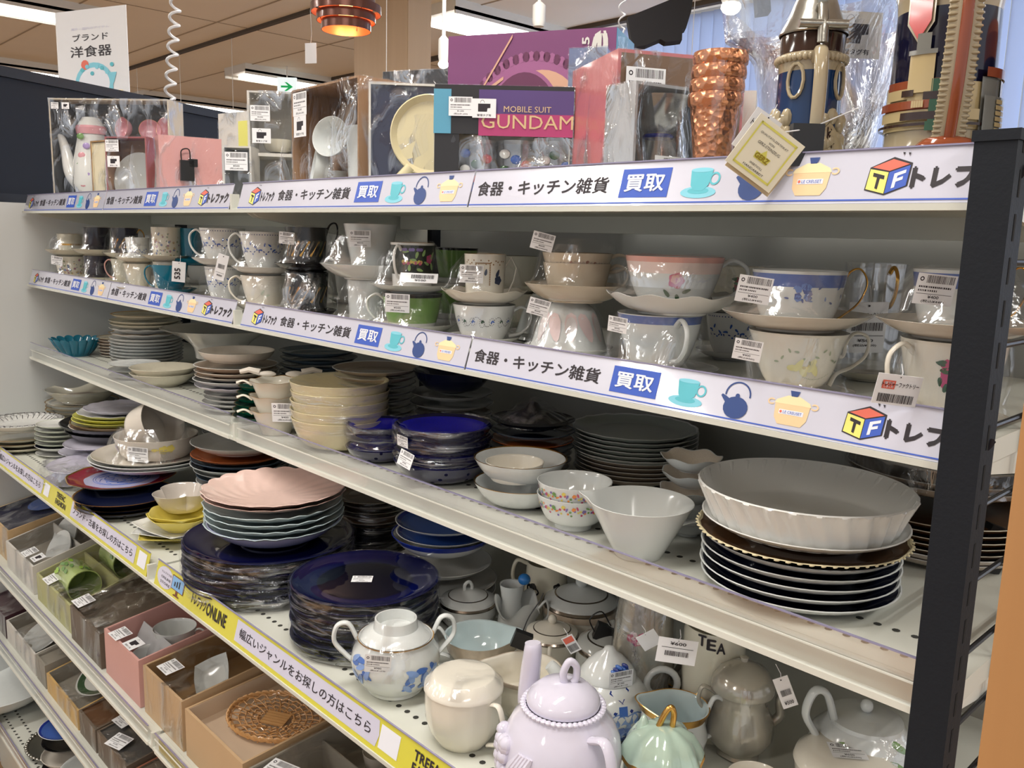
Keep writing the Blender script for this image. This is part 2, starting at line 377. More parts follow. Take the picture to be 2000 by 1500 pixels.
def p_tf(mb, x, fr):
    o, ex, ey = fr; W = .030
    poly(mb, [(x - .0006, .66), (x - .002, .24), (x + W*.47, .14), (x + W + .0006, .3), (x + W + .0012, .72), (x + W*.55, .84)], fr, 0, .0003)
    poly(mb, [(x, .63), (x - .001, .26), (x + W*.46, .17), (x + W*.48, .56)], fr, 9, .0005)
    poly(mb, [(x + W*.5, .56), (x + W*.48, .17), (x + W*.98, .31), (x + W, .68)], fr, 1, .0005)
    poly(mb, [(x + .0012, .66), (x + W*.5, .585), (x + W*.97, .70), (x + W*.54, .80)], fr, 8, .0005)
    poly(mb, [(x + W*.10, .56), (x + W*.40, .50), (x + W*.40, .43), (x + W*.29, .45), (x + W*.27, .25), (x + W*.20, .27), (x + W*.21, .47), (x + W*.10, .49)], fr, 0, .0007)
    poly(mb, [(x + W*.62, .26), (x + W*.64, .53), (x + W*.92, .60), (x + W*.92, .54), (x + W*.73, .49), (x + W*.72, .44), (x + W*.87, .48), (x + W*.87, .42), (x + W*.71, .38), (x + W*.70, .28)], fr, 2, .0007)
    for dx, dy in ((.78, .86), (.92, .85)): poly(mb, [(x + W*dx, dy), (x + W*dx - .0012, dy + .06), (x + W*dx + .0008, dy + .055)], fr, 0, .0006)
def p_blue(mb, x0, x1, fr):
    o, ex, ey = fr; poly(mb, [(x0, .18), (x1, .18), (x1, .84), (x0, .84)], fr, 1, .0004)
    add_text(mb, '買取', o, ex, ey, x0 + .006, x1 - .006, .32, .70, 2, bold=.022, nz=.0008)
def strip(li, lean, x0, x1, kind, where):
    fr = rail_frame(li, lean); o, ex, ey = fr
    q = MB(); n = ex.cross(ey).normalized()*-.0012
    a, b, c_, d = o + ex*x0, o + ex*x1, o + ex*x1 + ey, o + ex*x0 + ey
    k = len(q.v); q.v += [tuple(v) for v in (a, b, c_, d, a + n, b + n, c_ + n, d + n)]
    q.f += [(0, 1, 2, 3), (7, 6, 5, 4), (0, 4, 5, 1), (1, 5, 6, 2), (2, 6, 7, 3), (3, 7, 4, 0)]; q.m += [0]*6
    t = q.build('shelf_label_strip', m_paper if kind < 3 else m_yellow, smooth=False); tag(t, where, 'label strip', 'printed strips on the shelf edges')
    p = MB(); pic = MB()
    if kind < 3: poly(p, [(x0, .045), (x1, .045), (x1, .075), (x0, .075)], fr, 1)
    if kind == 1:
        X = x0 - .02; p_tf(p, X + .056, fr); add_text(p, 'トレファク', o, ex, ey, X + .091, X + .132, .28, .62, 0, .06)
        add_text(p, '食器・キッチン雑貨', o, ex, ey, X + .145, X + .342, .30, .68, 0, .02); p_blue(p, X + .357, X + .414, fr)
        p_cup(pic, X + .429, .038, fr); p_kettle(pic, X + .485, .03, fr); p_pot(pic, X + .531, .046, fr)
    if kind == 2:
        X = x0 - .60; add_text(p, '食器・キッチン雑貨', o, ex, ey, X + .610, X + .805, .30, .68, 0, .02); p_blue(p, X + .821, X + .879, fr)
        p_cup(pic, X + .895, .038, fr); p_kettle(pic, X + .950, .031, fr); p_pot(pic, X + .997, .045, fr)
        p_tf(p, X + 1.068, fr); add_text(p, 'トレファク', o, ex, ey, X + 1.101, X + 1.178, .26, .64, 0, .065)
    if kind == 3:
        def panel(u, v, s, e):
            poly(p, [(u, .14), (v, .14), (v + (.004 if e else 0), .5), (v, .88), (u, .88)], fr, 10)
            add_text(p, s, o, ex, ey, u + .012, v - .012, .34, .68, 0, .006, .0008)
        def tre(u): add_text(p, 'TREFAC', o, ex, ey, u, u + .052, .54, .80, 0, .03, .0006); add_text(p, 'FASHION', o, ex, ey, u, u + .062, .20, .46, 0, .03, .0006)
        if x0 < 0:
            ell(p, x0 + .045, .5, .04, .42, fr, 10); panel(-.93, -.585, '幅広いジャンルをお探しの方はこちら', 1)
            poly(p, [(-.572, .2), (-.538, .2), (-.538, .84), (-.572, .84)], fr, 2); tre(-.492)
            panel(-.398, -.068, 'ブランド・古着をお探しの方はこちら', 0); poly(p, [(-.055, .2), (-.022, .2), (-.022, .84), (-.055, .84)], fr, 2)
        else:
            ell(p, .058, .5, .030, .42, fr, 10)
            for i, s_ in enumerate(('トレファクの', 'ONLINE', 'STORE')): add_text(p, s_, o, ex, ey, .044, .08, .64 - i*.2, .74 - i*.2, 0, 0, .0008)
            poly(pic, [(.083, .30), (.128, .30), (.128, .84), (.083, .84)], fr, 12, .0006); poly(pic, [(.085, .33), (.126, .33), (.126, .81), (.085, .81)], fr, 11, .0008)
            poly(pic, [(.102, .12), (.109, .12), (.109, .30), (.102, .30)], fr, 12, .0006); poly(pic, [(.094, .09), (.117, .09), (.114, .15), (.097, .15)], fr, 12, .0007)
            for i in range(3): poly(pic, [(.094 + i*.008, .45), (.098 + i*.008, .45), (.098 + i*.008, .62 + i*.05), (.094 + i*.008, .62 + i*.05)], fr, 0, .001)
            add_text(p, 'トレファク', o, ex, ey, .158, .205, .30, .70, 0, .03, .0006); add_text(p, 'ONLINE', o, ex, ey, .208, .270, .28, .72, 0, .03, .0006)
            panel(.301, .640, '幅広いジャンルをお探しの方はこちら', 1); poly(p, [(.645, .18), (.680, .18), (.680, .84), (.645, .84)], fr, 2)
            tre(.706); panel(.80, 1.13, 'ブランド・古着をお探しの方はこちら', 0)
    p.build('lettering', INK, t, smooth=False)
    if pic.f: pic.build('printed_pictures', INK, t, smooth=False)
    e = MB(); e.box(((x0 + x1)/2, o.y + lean - .0008, o.z + ey.z + .0006), (x1 - x0, .002, .0012)); e.build('holder_lip', m_cedge, t, smooth=False)
for li, lv in ((0, 'top'), (1, 'second')):
    strip(li, .012, -1.186, -.605, 1, 'white price strip with cube logo and teal cup, %s shelf, left half of left bay' % lv)
    strip(li, .012, -.600, -.012, 2, 'white price strip ending in cube logo, %s shelf, right half of left bay' % lv)
    strip(li, .012, .020, .594, 1, 'white price strip with cube logo and teal cup, %s shelf, left half of right bay' % lv)
    strip(li, .012, .597, 1.168, 2, 'white price strip cut off by the dark post, %s shelf, right half of right bay' % lv)
strip(3, .010, -1.19, -.012, 3, 'yellow strip with lavender text panels on the fourth shelf, left bay')
strip(3, .010, .022, 1.168, 3, 'yellow strip with monitor picture on the fourth shelf, right bay')
def clear_rail(li, a, b, lab, ins=None):
    l = LEV[li]; y, z, h = l['y'] - .004, l['z'], l['h']
    t = thing('clear_price_rail', lab, 'price rail', (0, 0, 0), 0, 'clear acrylic price rails')
    q = MB(); q.b2((a + .008, y, z + .005), (b - .008, y + .0016, z + h)); q.b2((a + .008, y + .003, z + .027), (b - .008, y + .004, z + h - .002))
    q.build('acrylic_panel', m_clear, t, smooth=False)
    e = MB(); e.b2((a + .008, y - .0003, z + h - .0012), (b - .008, y + .0022, z + h)); e.build('polished_edge', m_cedge, t, smooth=False)
    e = MB(); e.b2((a + .008, y - .002, z + .0), (b - .008, y + .003, z + .006)); e.b2((a + .008, y - .001, z + .024), (b - .008, y + .0005, z + .0255)); e.build('rail_channel', m_white, t, smooth=False)
    if ins: q = MB(); q.b2((a + .02, y + .0018, z + .008), (b - .02, y + .0024, z + h - .006)); q.build('paper_insert', ins, t, smooth=False)
    return t
for li, n in ((2, 'third'), (4, 'fifth'), (5, 'sixth'), (6, 'lowest')):
    clear_rail(li, -1.19, -.008, 'clear acrylic price rail on the %s shelf of the left bay' % n, mat('faded strip', (206, 176, 160), .4, coat=.5) if li == 6 else None)
    clear_rail(li, .006, 1.168, 'clear acrylic price rail on the %s shelf of the right bay' % n, mat('olive insert', (186, 176, 104), .5, coat=.6) if li == 4 else None)

# ---- end frame: slotted post and wire grid
t = thing('end_frame', 'charcoal slotted steel end post with black wire grid at the right end', 'end frame', (0, 0, 0))
q = MB(); q.b2((1.1445, -.0145, 0), (1.1722, .014, 1.578)); q.b2((1.1430, -.016, 1.574), (1.1738, .016, 1.5815)); q.build('post', m_dark, t, ang=30, smooth=False)
q = MB()
for k in range(47): q.b2((1.1715, -.004, .20 + k*.0297), (1.1725, -.0005, .2185 + k*.0297))
h = q.build('post_slots', m_slot, t, smooth=False); h['kind'] = 'stuff'
m_wire = mat('black wire', (40, 40, 42), .35, metal=.4)
hw = MB().tube([(1.166, .026, 0), (1.166, .42, 0)], .0022, n=8).mesh('wire', m_wire); vw = MB().tube([(1.170, 0, .12), (1.170, 0, 1.56)], .0024, n=8).mesh('wire', m_wire)
for k in range(25): link("wire", hw, t, (0, 0, 1.5525 - k*.0605))
for k in range(6): link('wire', vw, t, (0, .09 + k*.0605, 0))
q = MB(); q.b2((1.262, -.262, 0), (1.36, -.243, 1.5)); t = q.build('wooden_side_panel', m_orange, smooth=False)
t.location = (0, 0, 0); tag(t, 'honey coloured wooden panel edge at the lower right corner', 'panel')
# ================================================================ things above and behind the shelf
# black screen standing on the partition
d0 = ray(1717, 425); az = Vector((d0.x, d0.y)).normalized(); P0 = Vector((-1.262, .015))
def on_screen(px, py):
    d = ray(px, py); n = Vector((-az.y, az.x)); t = (P0 - Vector((CAM.x, CAM.y))).dot(n)/Vector((d.x, d.y)).dot(n); p = CAM + t*d
    return (Vector((p.x, p.y)) - P0).dot(az), p.z
sL, zt = on_screen(0, 138); sR, zt2 = on_screen(480, 222); zt = (zt + zt2)/2
t = thing('television', 'large black flat television with thick bezel on the white partition', 'television', (P0.x, P0.y, 1.556), math.atan2(az.y, az.x))
H = zt - 1.556; x0, x1 = sL - .35, sR + .25
q = MB(); q.b2((x0, 0, 0), (x1, .05, H)); q.build('casing', m_black, t, smooth=False)
q = MB(); q.b2((x0 + .0, -.012, H - .026), (x1, 0, H)); q.b2((x0, -.012, 0), (x1, 0, .022)); q.b2((x1 - .03, -.012, 0), (x1, 0, H)); q.b2((x0, -.012, 0), (x0 + .03, 0, H)); q.build('bezel', mat('bezel black', (18, 18, 22), .35), t, smooth=False)
q = MB(); q.b2((x0 + .03, -.003, .022), (x1 - .03, -.0005, H - .026)); q.build('screen', mat('switched off screen', (22, 22, 26), .3, spec=.3), t, smooth=False)

# white sign with teaware print
a_, b_, c_, d_ = ptd(112, 15, 2.80), ptd(248, 31, 2.68), ptd(253, 215, 2.68), ptd(114, 205, 2.80)
ctr = (a_ + b_ + c_ + d_)/4; ex = ((b_ - a_) + (c_ - d_))/2; W = ex.length; ex.z = 0; ex.normalize(); HT = ((a_ - d_).length + (b_ - c_).length)/2
t = thing('paper_sign', 'white laminated sign with Japanese heading and teaware picture behind the television', 'sign', (0, 0, 0))
o = Vector((ctr.x, ctr.y, ctr.z)) - ex*W/2 - Vector((0, 0, HT/2)); ez = Vector((0, 0, 1)); nn = ex.cross(ez)
mt = Matrix((ex, nn*-1, ez)).transposed().to_4x4()
q = MB(); q.box(ctr, (W, .002, HT), mtx=mt.to_3x3()); q.build('card', mat('laminated card', (236, 236, 238), .15, coat=1, tint=.01), t, smooth=False)
p = MB(); O2 = o + nn*.0016
add_text(p, 'ブランド', O2, ex, ez, W*.24, W*.74, HT*.69, HT*.76, 0, .01); add_text(p, '洋食器', O2, ex, ez, W*.20, W*.78, HT*.53, HT*.64, 0, .01)
add_text(p, '海外・国内のアイテム', O2, ex, ez, W*.22, W*.76, HT*.80, HT*.825, 10)
fr = (O2, ex*W, ez*HT)
ell(p, .52, .26, .27, .21, fr, 2, .0006); ringp(p, .52, .26, .27, .21, .05, fr, 4, 0, 2*pi, .0008, 24, 1); ell(p, .40, .45, .055, .05, fr, 8, .001, 10)
ell(p, .50, .12, .26, .09, fr, 4, .0012); ell(p, .50, .14, .15, .05, fr, 3, .0014); ell(p, .3, .15, .1, .05, fr, 10, .0016)
for k in range(7): ell(p, .36 + .07*k, .40 + .04*sin(k*2.3), .028, .022, fr, 3 + k % 2, .0016, 8)
poly(p, [(.72, .36), (.84, .36), (.80, .26), (.785, .25), (.785, .18), (.82, .16), (.74, .16), (.775, .18), (.775, .25), (.76, .26)], fr, 4, .001); poly(p, [(.76, .18), (.92, .18), (.89, .07), (.79, .07)], fr, 7, .0018)
p.build('print', INK, t, smooth=False)
MB().tube([ctr - Vector((0, 0, HT/2)) - nn*.01, Vector((ctr.x, ctr.y, 1.2)) - nn*.01], .006).build('stand_rod', m_fix, t)

# coiled hanging cords
def coil(label, p0, p1, r, turns, wr, m):
    p0, p1 = Vector(p0), Vector(p1); ax = (p1 - p0); a = ax.normalized().cross(Vector((0, 1, 0))).normalized(); b = ax.normalized().cross(a); pts = []
    for i in range(turns*14 + 1):
        k = i/(turns*14); th = k*turns*2*pi; pts.append(p0 + ax*k + (a*cos(th) + b*sin(th))*r)
    pts = [p0 - ax.normalized()*.05] + pts + [p1 + ax.normalized()*.03]
    o = MB().tube(pts, wr, n=6).build('coiled_cord', m); tag(o, label, 'cord')
m_cord = mat('white coiled cord', (226, 226, 228), .3)
pt, pb = ptd(347, -60, 2.45), ptd(331, 196, 2.45)
coil('white coiled cord hanging beside the white sign', pt, pb, .0135, 9, .0042, m_cord)
coil('thin white coiled cord above the purple box', ptd(1219, -80, 3.2), ptd(1214, 60, 3.2), .012, 5, .003, m_cord)
MB().tube([(pt.x, pt.y, pt.z), (pt.x, pt.y, ZC)], .003).build('coiled_cord', m_cord)
bpy.context.view_layer.update(); o = [x for x in COL.objects if x.name.startswith('coiled_cord')][-1]; tag(o, 'straight upper end of the white cord at the ceiling, above view', 'cord')

# pendant lamp of copper rings
D = 2.7; pc = ptd(676, 30, D); s = D/FPX
m_cop = mat('brown lacquered metal', (96, 56, 44), .3, metal=.5, coat=.3); m_copi = mat('copper inside', (232, 132, 88), .35, metal=.6)
t = thing('pendant_lamp', 'brown and copper ring pendant lamp lit orange inside', 'lamp', pc)
def ringm(r0, r1, z0, z1, nm):
    MB().lathe([(r0, z0, 0), (r1, z1, 0), (r1 - .002, z1, 0), (r0 - .002, z0, 1), (r0, z0, 0)], 48).build(nm, [m_cop, m_copi], t)
ringm(68*s, 68*s, .004, .028, 'shade_ring'); ringm(57*s, 57*s, -.020, .006, 'shade_ring'); ringm(48*s, 48*s, -.046, -.018, 'shade_ring'); ringm(56*s, 56*s, .026, .06, 'shade_ring'); ringm(40*s, 40*s, .058, .10, 'shade_ring')
MB().lathe([(0, .10), (.06, .10), (.06, .104), (.006, .11), (.006, .14)], 24).build('canopy_cap', m_cop, t)
for a in range(3):
    an = a*2*pi/3; MB().tube([(cos(an)*46*s, sin(an)*46*s, -.03), (cos(an)*60*s, sin(an)*60*s, .06)], .0015, n=5).build('bracket', m_cop, t)
MB().blob((0, 0, .01), (.05, .05, .07)).build('bulb', mat('warm bulb', (255, 196, 120), .4, emit=5, tint=0), t)
pl = bpy.data.lights.new('lamp_glow', 'POINT'); pl.energy = 1.2; pl.color = (1, .55, .3); pl.shadow_soft_size = .03
po = bpy.data.objects.new('lamp_glow', pl); COL.objects.link(po); po.parent = t; po.location = (0, 0, -.02)
MB().tube([(0, 0, .12), (0, 0, ZC - pc.z)], .003).build('cable', m_black, t)
# paper tag on a cord beside the lamp
tp = ptd(607, 104, 2.75); t = thing('hanging_price_card', 'small white price card hanging on a string left of the lamp', 'price card', tp, radians(30))
MB().box((0, 0, 0), (.040, .0012, .062), rz=0).build('card', mat('laminated card', (236, 236, 238), .15), t, smooth=False); MB().tube([(0, 0, .03), (.004, 0, .06), (0, 0, .13)], .0008, n=5).build('string', m_fix, t)

# exit sign
e = ptd(561, 170, 8.0); t = thing('exit_sign', 'white exit sign with green running arrow hanging below the ceiling', 'exit sign', e, YAW)
MB().box((0, 0, 0), (.175, .03, .165)).build('housing', mat('exit sign face', (226, 238, 240), .5, emit=.9), t, smooth=False)
q = MB(); fr = (Vector((-.06, -.016, -.05)), Vector((.12, 0, 0)), Vector((0, 0, .1)))
poly(q, [(.05, .42), (.6, .42), (.3, .12), (.5, .12), (.98, .5), (.5, .9), (.34, .9), (.6, .6), (.05, .6)], fr, 0, .001); q.build('arrow', mat('exit green', (20, 170, 90), .5, emit=.6), t, smooth=False)
MB().tube([(0, 0, .08), (0, 0, ZC - e.z)], .006).build('hanger', m_fix, t)

# spot lights and ceiling odds
def spot(px, py, D, lab, bulb=True, L=.10, r=.028):
    p = ptd(px, py, D); t = thing('spot_light', lab, 'spot light', p)
    MB().lathe([(0, 0), (r*.8, 0), (r, .02), (r, L), (r*.4, L + .015), (0, L + .015)], 20).build('housing', m_fix, t)
    if bulb: MB().blob((0, 0, -.008), (r*2, r*2, r*1.5)).build('bulb', mat('spot bulb', (255, 252, 240), .4, emit=14, tint=0), t)
    MB().tube([(0, 0, L), (0, 0, ZC - p.z)], .008).build('stem', m_fix, t)
spot(866, 122, 3.6, 'white spot light glowing left of the purple box', True, .09, .022); spot(1052, 52, 3.9, 'white cylinder spot light above the purple box', False, .09, .03)
spot(1428, 10, 3.9, 'bright spot light above the copper cups', True, .1, .045)
# folded black garment hung before the blinds
t = thing('hanging_garment', 'black cloth garment hanging before the window blinds', 'garment', (0, 0, 0))
def gpt(px, py): return ptd(px, py, 3.9)
q = MB(); P_ = [(1226, 33), (1356, -20), (1350, 22), (1340, 55), (1333, 58), (1332, 78), (1318, 80), (1300, 82), (1290, 76), (1262, 88), (1236, 92), (1230, 60)]
k = len(q.v); back = _f*.05
q.v += [tuple(gpt(*p)) for p in P_] + [tuple(gpt(*p) + back) for p in P_]; n = len(P_)
q.f += [tuple(range(n)), tuple(range(2*n - 1, n - 1, -1))] + [(i, n + i, n + (i + 1) % n, (i + 1) % n) for i in range(n)]; q.m = [0]*(n + 2)
q.build('cloth', mat('black cloth', (34, 32, 34), .9, bump=.4, scale=60), t, smooth=False)
hp = gpt(1290, 0); MB().tube([hp, (hp.x, hp.y, ZC)], .003).build('hanger_wire', m_fix, t)
g2 = [(1476, -20), (1504, -20), (1506, 22), (1480, 26)]; q = MB(); q.v = [tuple(gpt(*p)) for p in g2] + [tuple(gpt(*p) + back) for p in g2]
q.f = [(0, 1, 2, 3), (7, 6, 5, 4)] + [(i, 4 + i, 4 + (i + 1) % 4, (i + 1) % 4) for i in range(4)]; q.m = [0]*6; tag(q.build('hanging_garment', MATS['black cloth'], smooth=False), 'narrow strip of black cloth hanging by the bright spot light', 'garment')
# thin ceiling rods
for k, (px, py) in enumerate(((128, 150), (352, 120), (456, 60), (578, 90), (1356, 60))):
    pass
for px, y0_ in ((267, 133), (350, 105), (452, 75), (755, 8), (1357, 5)):
    p = at(px, y0_, z=ZC - .02) if px < 700 else ptd(px, y0_, 4.2)
    o = MB().tube([(p.x, p.y, ZC), (p.x, p.y, 1.7)], .0022 if px < 700 else .002, n=6).build('ceiling_wire', m_fix); tag(o, 'thin hanging wire from the ceiling %s' % {267: 'right of the sign', 350: 'just right of the coiled cord', 452: 'left of the exit sign', 755: 'before the wooden pillar', 1357: 'before the window blinds'}[px], 'wire', None)
# ================================================================ crockery builders
W_ = lambda n, rgb, **k: cer(n, rgb, **k)
white = W_('white', (226, 226, 222)); cool = W_('cool white', (219, 222, 220)); cream = W_('cream', (226, 220, 200)); ivory = W_('ivory', (232, 226, 212))
bone = W_('bone', (216, 208, 196)); grey = W_('pale grey', (186, 188, 184)); greyg = W_('grey green', (184, 190, 180)); lilac = W_('lilac white', (206, 202, 214))
pink = W_('rose pink', (234, 204, 194)); yel = W_('lemon', (226, 208, 100)); yel2 = W_('bright yellow', (226, 222, 110)); black_c = W_('black', (26, 26, 30)); navyc = W_('navy', (18, 23, 50))
tealc = W_('teal', (18, 112, 138)); greenc = W_('bottle green', (16, 84, 66)); brownc = W_('dark brown', (84, 58, 36)); tan = W_('tan', (196, 160, 130)); crim = W_('crimson', (134, 20, 48))
iceb = W_('ice blue', (196, 212, 214)); peri = W_('periwinkle', (172, 174, 206)); wedge = W_('deep cream', (222, 210, 172)); slate = W_('slate blue', (92, 108, 124)); bluerim = W_('cobalt rim', (28, 52, 150))
goldm = mat('gold', (222, 172, 92), .22, metal=1, tint=.03); silverm = mat('silver line', (150, 140, 130), .2, metal=1); cob = mat('cobalt glass', (6, 8, 58), .04, coat=1, tint=.3, scale=20); cobd = mat('cobalt glass deep', (5, 5, 24), .04, coat=1, tint=.2)
lav = W_('lavender', (214, 210, 226), rough=.08); pearl = mat('pearl lustre', (190, 184, 170), .16, metal=.25, coat=.8); mint = mat('mint lustre', (182, 204, 188), .12, metal=.15, coat=.8, tint=.18, scale=40); greenb = W_('leaf green', (112, 152, 84)); lgreen = W_('light green', (214, 220, 200))
orangec = W_('burnt orange', (190, 104, 56)); bluedec = W_('blue print', (58, 96, 176)); petal = W_('petal pink', (232, 206, 204)); dgrn = W_('dark leaf', (52, 88, 56)); rosec = W_('rose', (196, 70, 110)); purp = W_('grape', (130, 110, 176)); taup = W_('taupe', (176, 160, 144)); orng = W_('orange print', (232, 140, 60)); redp = W_('red print', (190, 40, 40))
m_film = film(lo=.05, hi=.55); m_wrap = film('stretch wrap', .05, .5, 16, .5, .06, .03, (1, 1, 6)); m_cello = film('cello bag', .05, .7, 26, .9, .08, .1, (1, 1, .5))

def dish(h, foot=.5, a=1, b=2, th=.04, fz=.03, o=0, i=0, rim=None, ob=(), ib=(), n=9, flare=0):
    """profile of an open vessel of rim radius 1; o, i, rim: material slots outside, inside, lip; ob, ib: (s0, s1, slot) bands"""
    P = [(0, fz, o, 0), (foot*.9, fz, o, 0), (foot*.93, 0, o, 0), (foot, 0, o, 0), (foot*1.03, fz, o, 0)]
    f0 = foot*1.03
    def c_(s): return f0 + (1 - f0)*(s**a) + flare*max(0, s - .75)**2*4, fz + (h - fz)*(s**b)
    S = sorted(set([k/n for k in range(1, n + 1)] + [x for q in ob for x in q[:2] if x > 0])); M = 1 + flare*.25
    def pick(s, bands, d):
        for s0, s1, m in bands:
            if s0 - 1e-6 < s <= s1 + 1e-6: return m
        return d
    for s in S:
        r, z = c_(s); P.append((r/M, z, pick(s, ob, o), s))
    rm = o if rim is None else rim
    P.append((P[-1][0] - th*.35, h + th*.12, rm, 1)); P.append((P[-2][0] - th*.8, h - th*.25, rm, 1))
    S = sorted(set([k/n for k in range(0, n)] + [x for q in ib for x in q[:2] if x < 1]), reverse=True)
    prev = 1
    for s in S:
        r, z = c_(s); P.append((max(.02, r/M - th*.8), z + th*(1 - s)*.8, pick((s + prev)/2, ib, i), s)); prev = s
    P.append((0, fz + th*.8, pick(0, ib, i), 0))
    return P
def scal(n_, amp, pw=2): return lambda th, s, r, z: (r*(1 + amp*abs(cos(n_*th/2))*s**pw - amp*.5*s**pw), z + .0*s)
def wavy(n_, ar, az_): return lambda th, s, r, z: (r*(1 + ar*cos(n_*th)*s*s), z + az_*cos(n_*th)*s*s)
def polyg(n_, k=.8):
    def f(th, s, r, z):
        a = (th % (2*pi/n_)) - pi/n_; return (r*(1 + k*(cos(pi/n_)/cos(a) - 1)*min(1, s*2 + .3)), z)
    return f
def oval(k): return lambda th, s, r, z: (r*cos(th), r*sin(th)*k, z)
def swirl(n_, amp, tw): return lambda th, s, r, z: (r*(1 + amp*cos(n_*th + tw*s)*min(1, s*3)*(1 - .3*s)), z)
def petals(n_, amp): return lambda th, s, r, z: (r*(1 - amp*s*(1 - abs(sin(n_*th/2))**.5)), z + .10*abs(sin(n_*th/2))**.6*s**3 - .06*s**3)
STY = {}
def sty(key, prof, mats, mod=None, n=44, name='plate', desc='plate', cat='plate'):
    STY[key] = (prof, mats, mod, n, name, desc, cat, [])
PL = dict(h=.15, foot=.58, a=1, b=2.6, th=.045)
def plate(key, mats, desc, mod=None, name='plate', cat='plate', **k):
    kw = dict(PL); kw.update(k); sty(key, dish(**kw), mats if isinstance(mats, list) else [mats], mod, 44, name, desc, cat)
plate('white', white, 'white plate'); plate('cool', cool, 'cool white plate'); plate('grey', grey, 'pale grey plate'); plate('cream', cream, 'cream plate')
plate('bone', [bone, tan], 'tan centred beige plate', i=1); plate('goldline', [cream, goldm], 'gold rimmed cream plate', rim=1)
plate('wavy', white, 'wavy edged white plate', wavy(12, .01, .012)); plate('wavyg', [white, goldm], 'gold rimmed wavy plate', wavy(10, .015, .012), rim=1)
plate('cob', [cob, cobd], 'cobalt blue glass plate', h=.12, foot=.6, b=3, i=0, th=.05, ib=[(0, .18, 1)]); plate('navy', [cool, navyc], 'white edged navy plate', i=1, rim=0, h=.16)
plate('navyb', [slate, navyc], 'blue edged navy plate', i=1, rim=0, h=.16); plate('slate', slate, 'grey blue plate'); plate('scg', [greyg, white], 'scalloped grey green plate', wavy(28, .008, .006), rim=1)
plate('taupe', [taup, white], 'white edged taupe plate', rim=1, h=.17); plate('brown', [brownc, cream], 'cream edged brown plate', rim=1); plate('rope', [brownc, wedge], 'brown plate with cream rope edge', wavy(60, .012, .006), rim=1, h=.1)
plate('black', black_c, 'black plate'); plate('bgold', [navyc, goldm], 'gold rimmed navy plate', rim=1, h=.18, foot=.5); plate('yel2', [yel2], 'bright yellow plate'); plate('lilac', lilac, 'wavy edged lilac plate', wavy(14, .01, .01))
plate('iceb', iceb, 'scalloped pale blue plate', wavy(24, .012, .014), h=.2, foot=.5, b=2); plate('crim', [white, crim, peri, goldm], 'crimson rimmed plate with blue print centre', polyg(10, .8), i=1, ib=[(0, .30, 2)], rim=3, h=.13)
plate('green', [greenc, goldm], 'gold rimmed green saucer', rim=1, h=.22, name='saucer', cat='saucer'); plate('oran', [orangec], 'burnt orange plate'); plate('blued', [white, bluerim, bluedec], 'blue patterned white plate', i=2, rim=0, ib=[(.8, 1, 1)]); plate('lavw', lav, 'lavender plate', oval(.82), h=.12)
plate('sqw', white, 'white square plate', polyg(4, .75), h=.20, foot=.4, b=1.6); plate('sqy', [yel], 'yellow square plate', polyg(4, .75), h=.20, foot=.4, b=1.6)
plate('greenw', [lgreen, white], 'small pale green plate', i=1, h=.16); plate('bluem', [white, navyc], 'small navy plate', i=1, rim=0, h=.2); plate('green2', [white, dgrn, cream], 'green banded white plate', i=2, ib=[(.45, .95, 1)], rim=0, h=.12)
BW = dict(h=.55, foot=.42, a=.55, b=1.3, th=.05, name='bowl', cat='bowl')
def bowl(key, mats, desc, mod=None, **k):
    kw = dict(BW); kw.update(k); plate(key, mats, desc, mod, **kw)
bowl('b_white', [cool, goldm], 'gold rimmed white bowl', rim=1, h=.5); bowl('b_yel', yel, 'yellow hexagonal bowl', polyg(6, .7), h=.42, foot=.5, a=1, b=1.3); bowl('b_cream', wedge, 'cream stoneware bowl', h=.62, foot=.5, a=.5, b=1.6)
bowl('b_flat', [cream, goldm, taup], 'shallow cream bowl', h=.4, foot=.55, a=1, b=1.4, i=0, ib=[(0, .4, 2)], rim=0); bowl('b_top', bone, 'shallow off-white bowl', h=.26, foot=.75, a=.6, b=1.3, th=.035)
bowl('b_teal', [tealc], 'turquoise bowl with petal shaped ribs', None, h=.72, foot=.5, a=.9, b=1.1, th=.05, n=10)
STY['b_teal'] = STY['b_teal'][:2] + ((lambda th, s, r, z: (r*(1 - .10*(1 - abs(sin(8*th))**.6)*min(1, s*4)), z + (.09*abs(sin(8*th))**.7 - .05)*s**4)), 176) + STY['b_teal'][4:]
bowl('b_big', [grey], 'large pale grey bowl with wide rim', h=.52, foot=.42, a=1.5, b=.75, th=.03, fz=.10)
bowl('b_cob', [cob, cobd, mat('cobalt glass bright', (18, 20, 170), .04, coat=1, tint=.3, scale=30)], 'cobalt blue glass bowl', h=.42, foot=.4, a=.5, b=1.5, th=.14, i=2); bowl('b_navy', [navyc, cob], 'dark navy glass bowl', h=.55, foot=.35, a=.5, b=1.3, th=.12, i=1); bowl('b_ice', peri, 'pale periwinkle bowl', h=.30, foot=.5, a=.8, b=1.6)
bowl('b_pet', [cool, mat('orange floral print', (236, 216, 200), .2, tint=.35, scale=70)], 'petal edged bowl with orange print', wavy(6, .03, .05), h=.5, foot=.4, a=.8, b=1.2, i=1); bowl('b_pink', pink, 'pink scalloped shell dish', None, h=.22, foot=.35, a=1, b=1.6, th=.035)
bowl('b_black', black_c, 'glossy black bowl', h=.30, foot=.5, a=.8, b=1.6); bowl('b_ssoup', [white, taup], 'shallow white soup plate', h=.22, foot=.6, a=.9, b=1.6); bowl('b_blue', [white, bluerim], 'blue rimmed white bowl', h=.36, foot=.5, a=.7, b=1.5, rim=1, ob=[(.86, 1, 1)])
bowl('b_foot', [cool, goldm], 'footed white tea bowl', h=.62, foot=.45, a=.55, b=1.3, fz=.12)
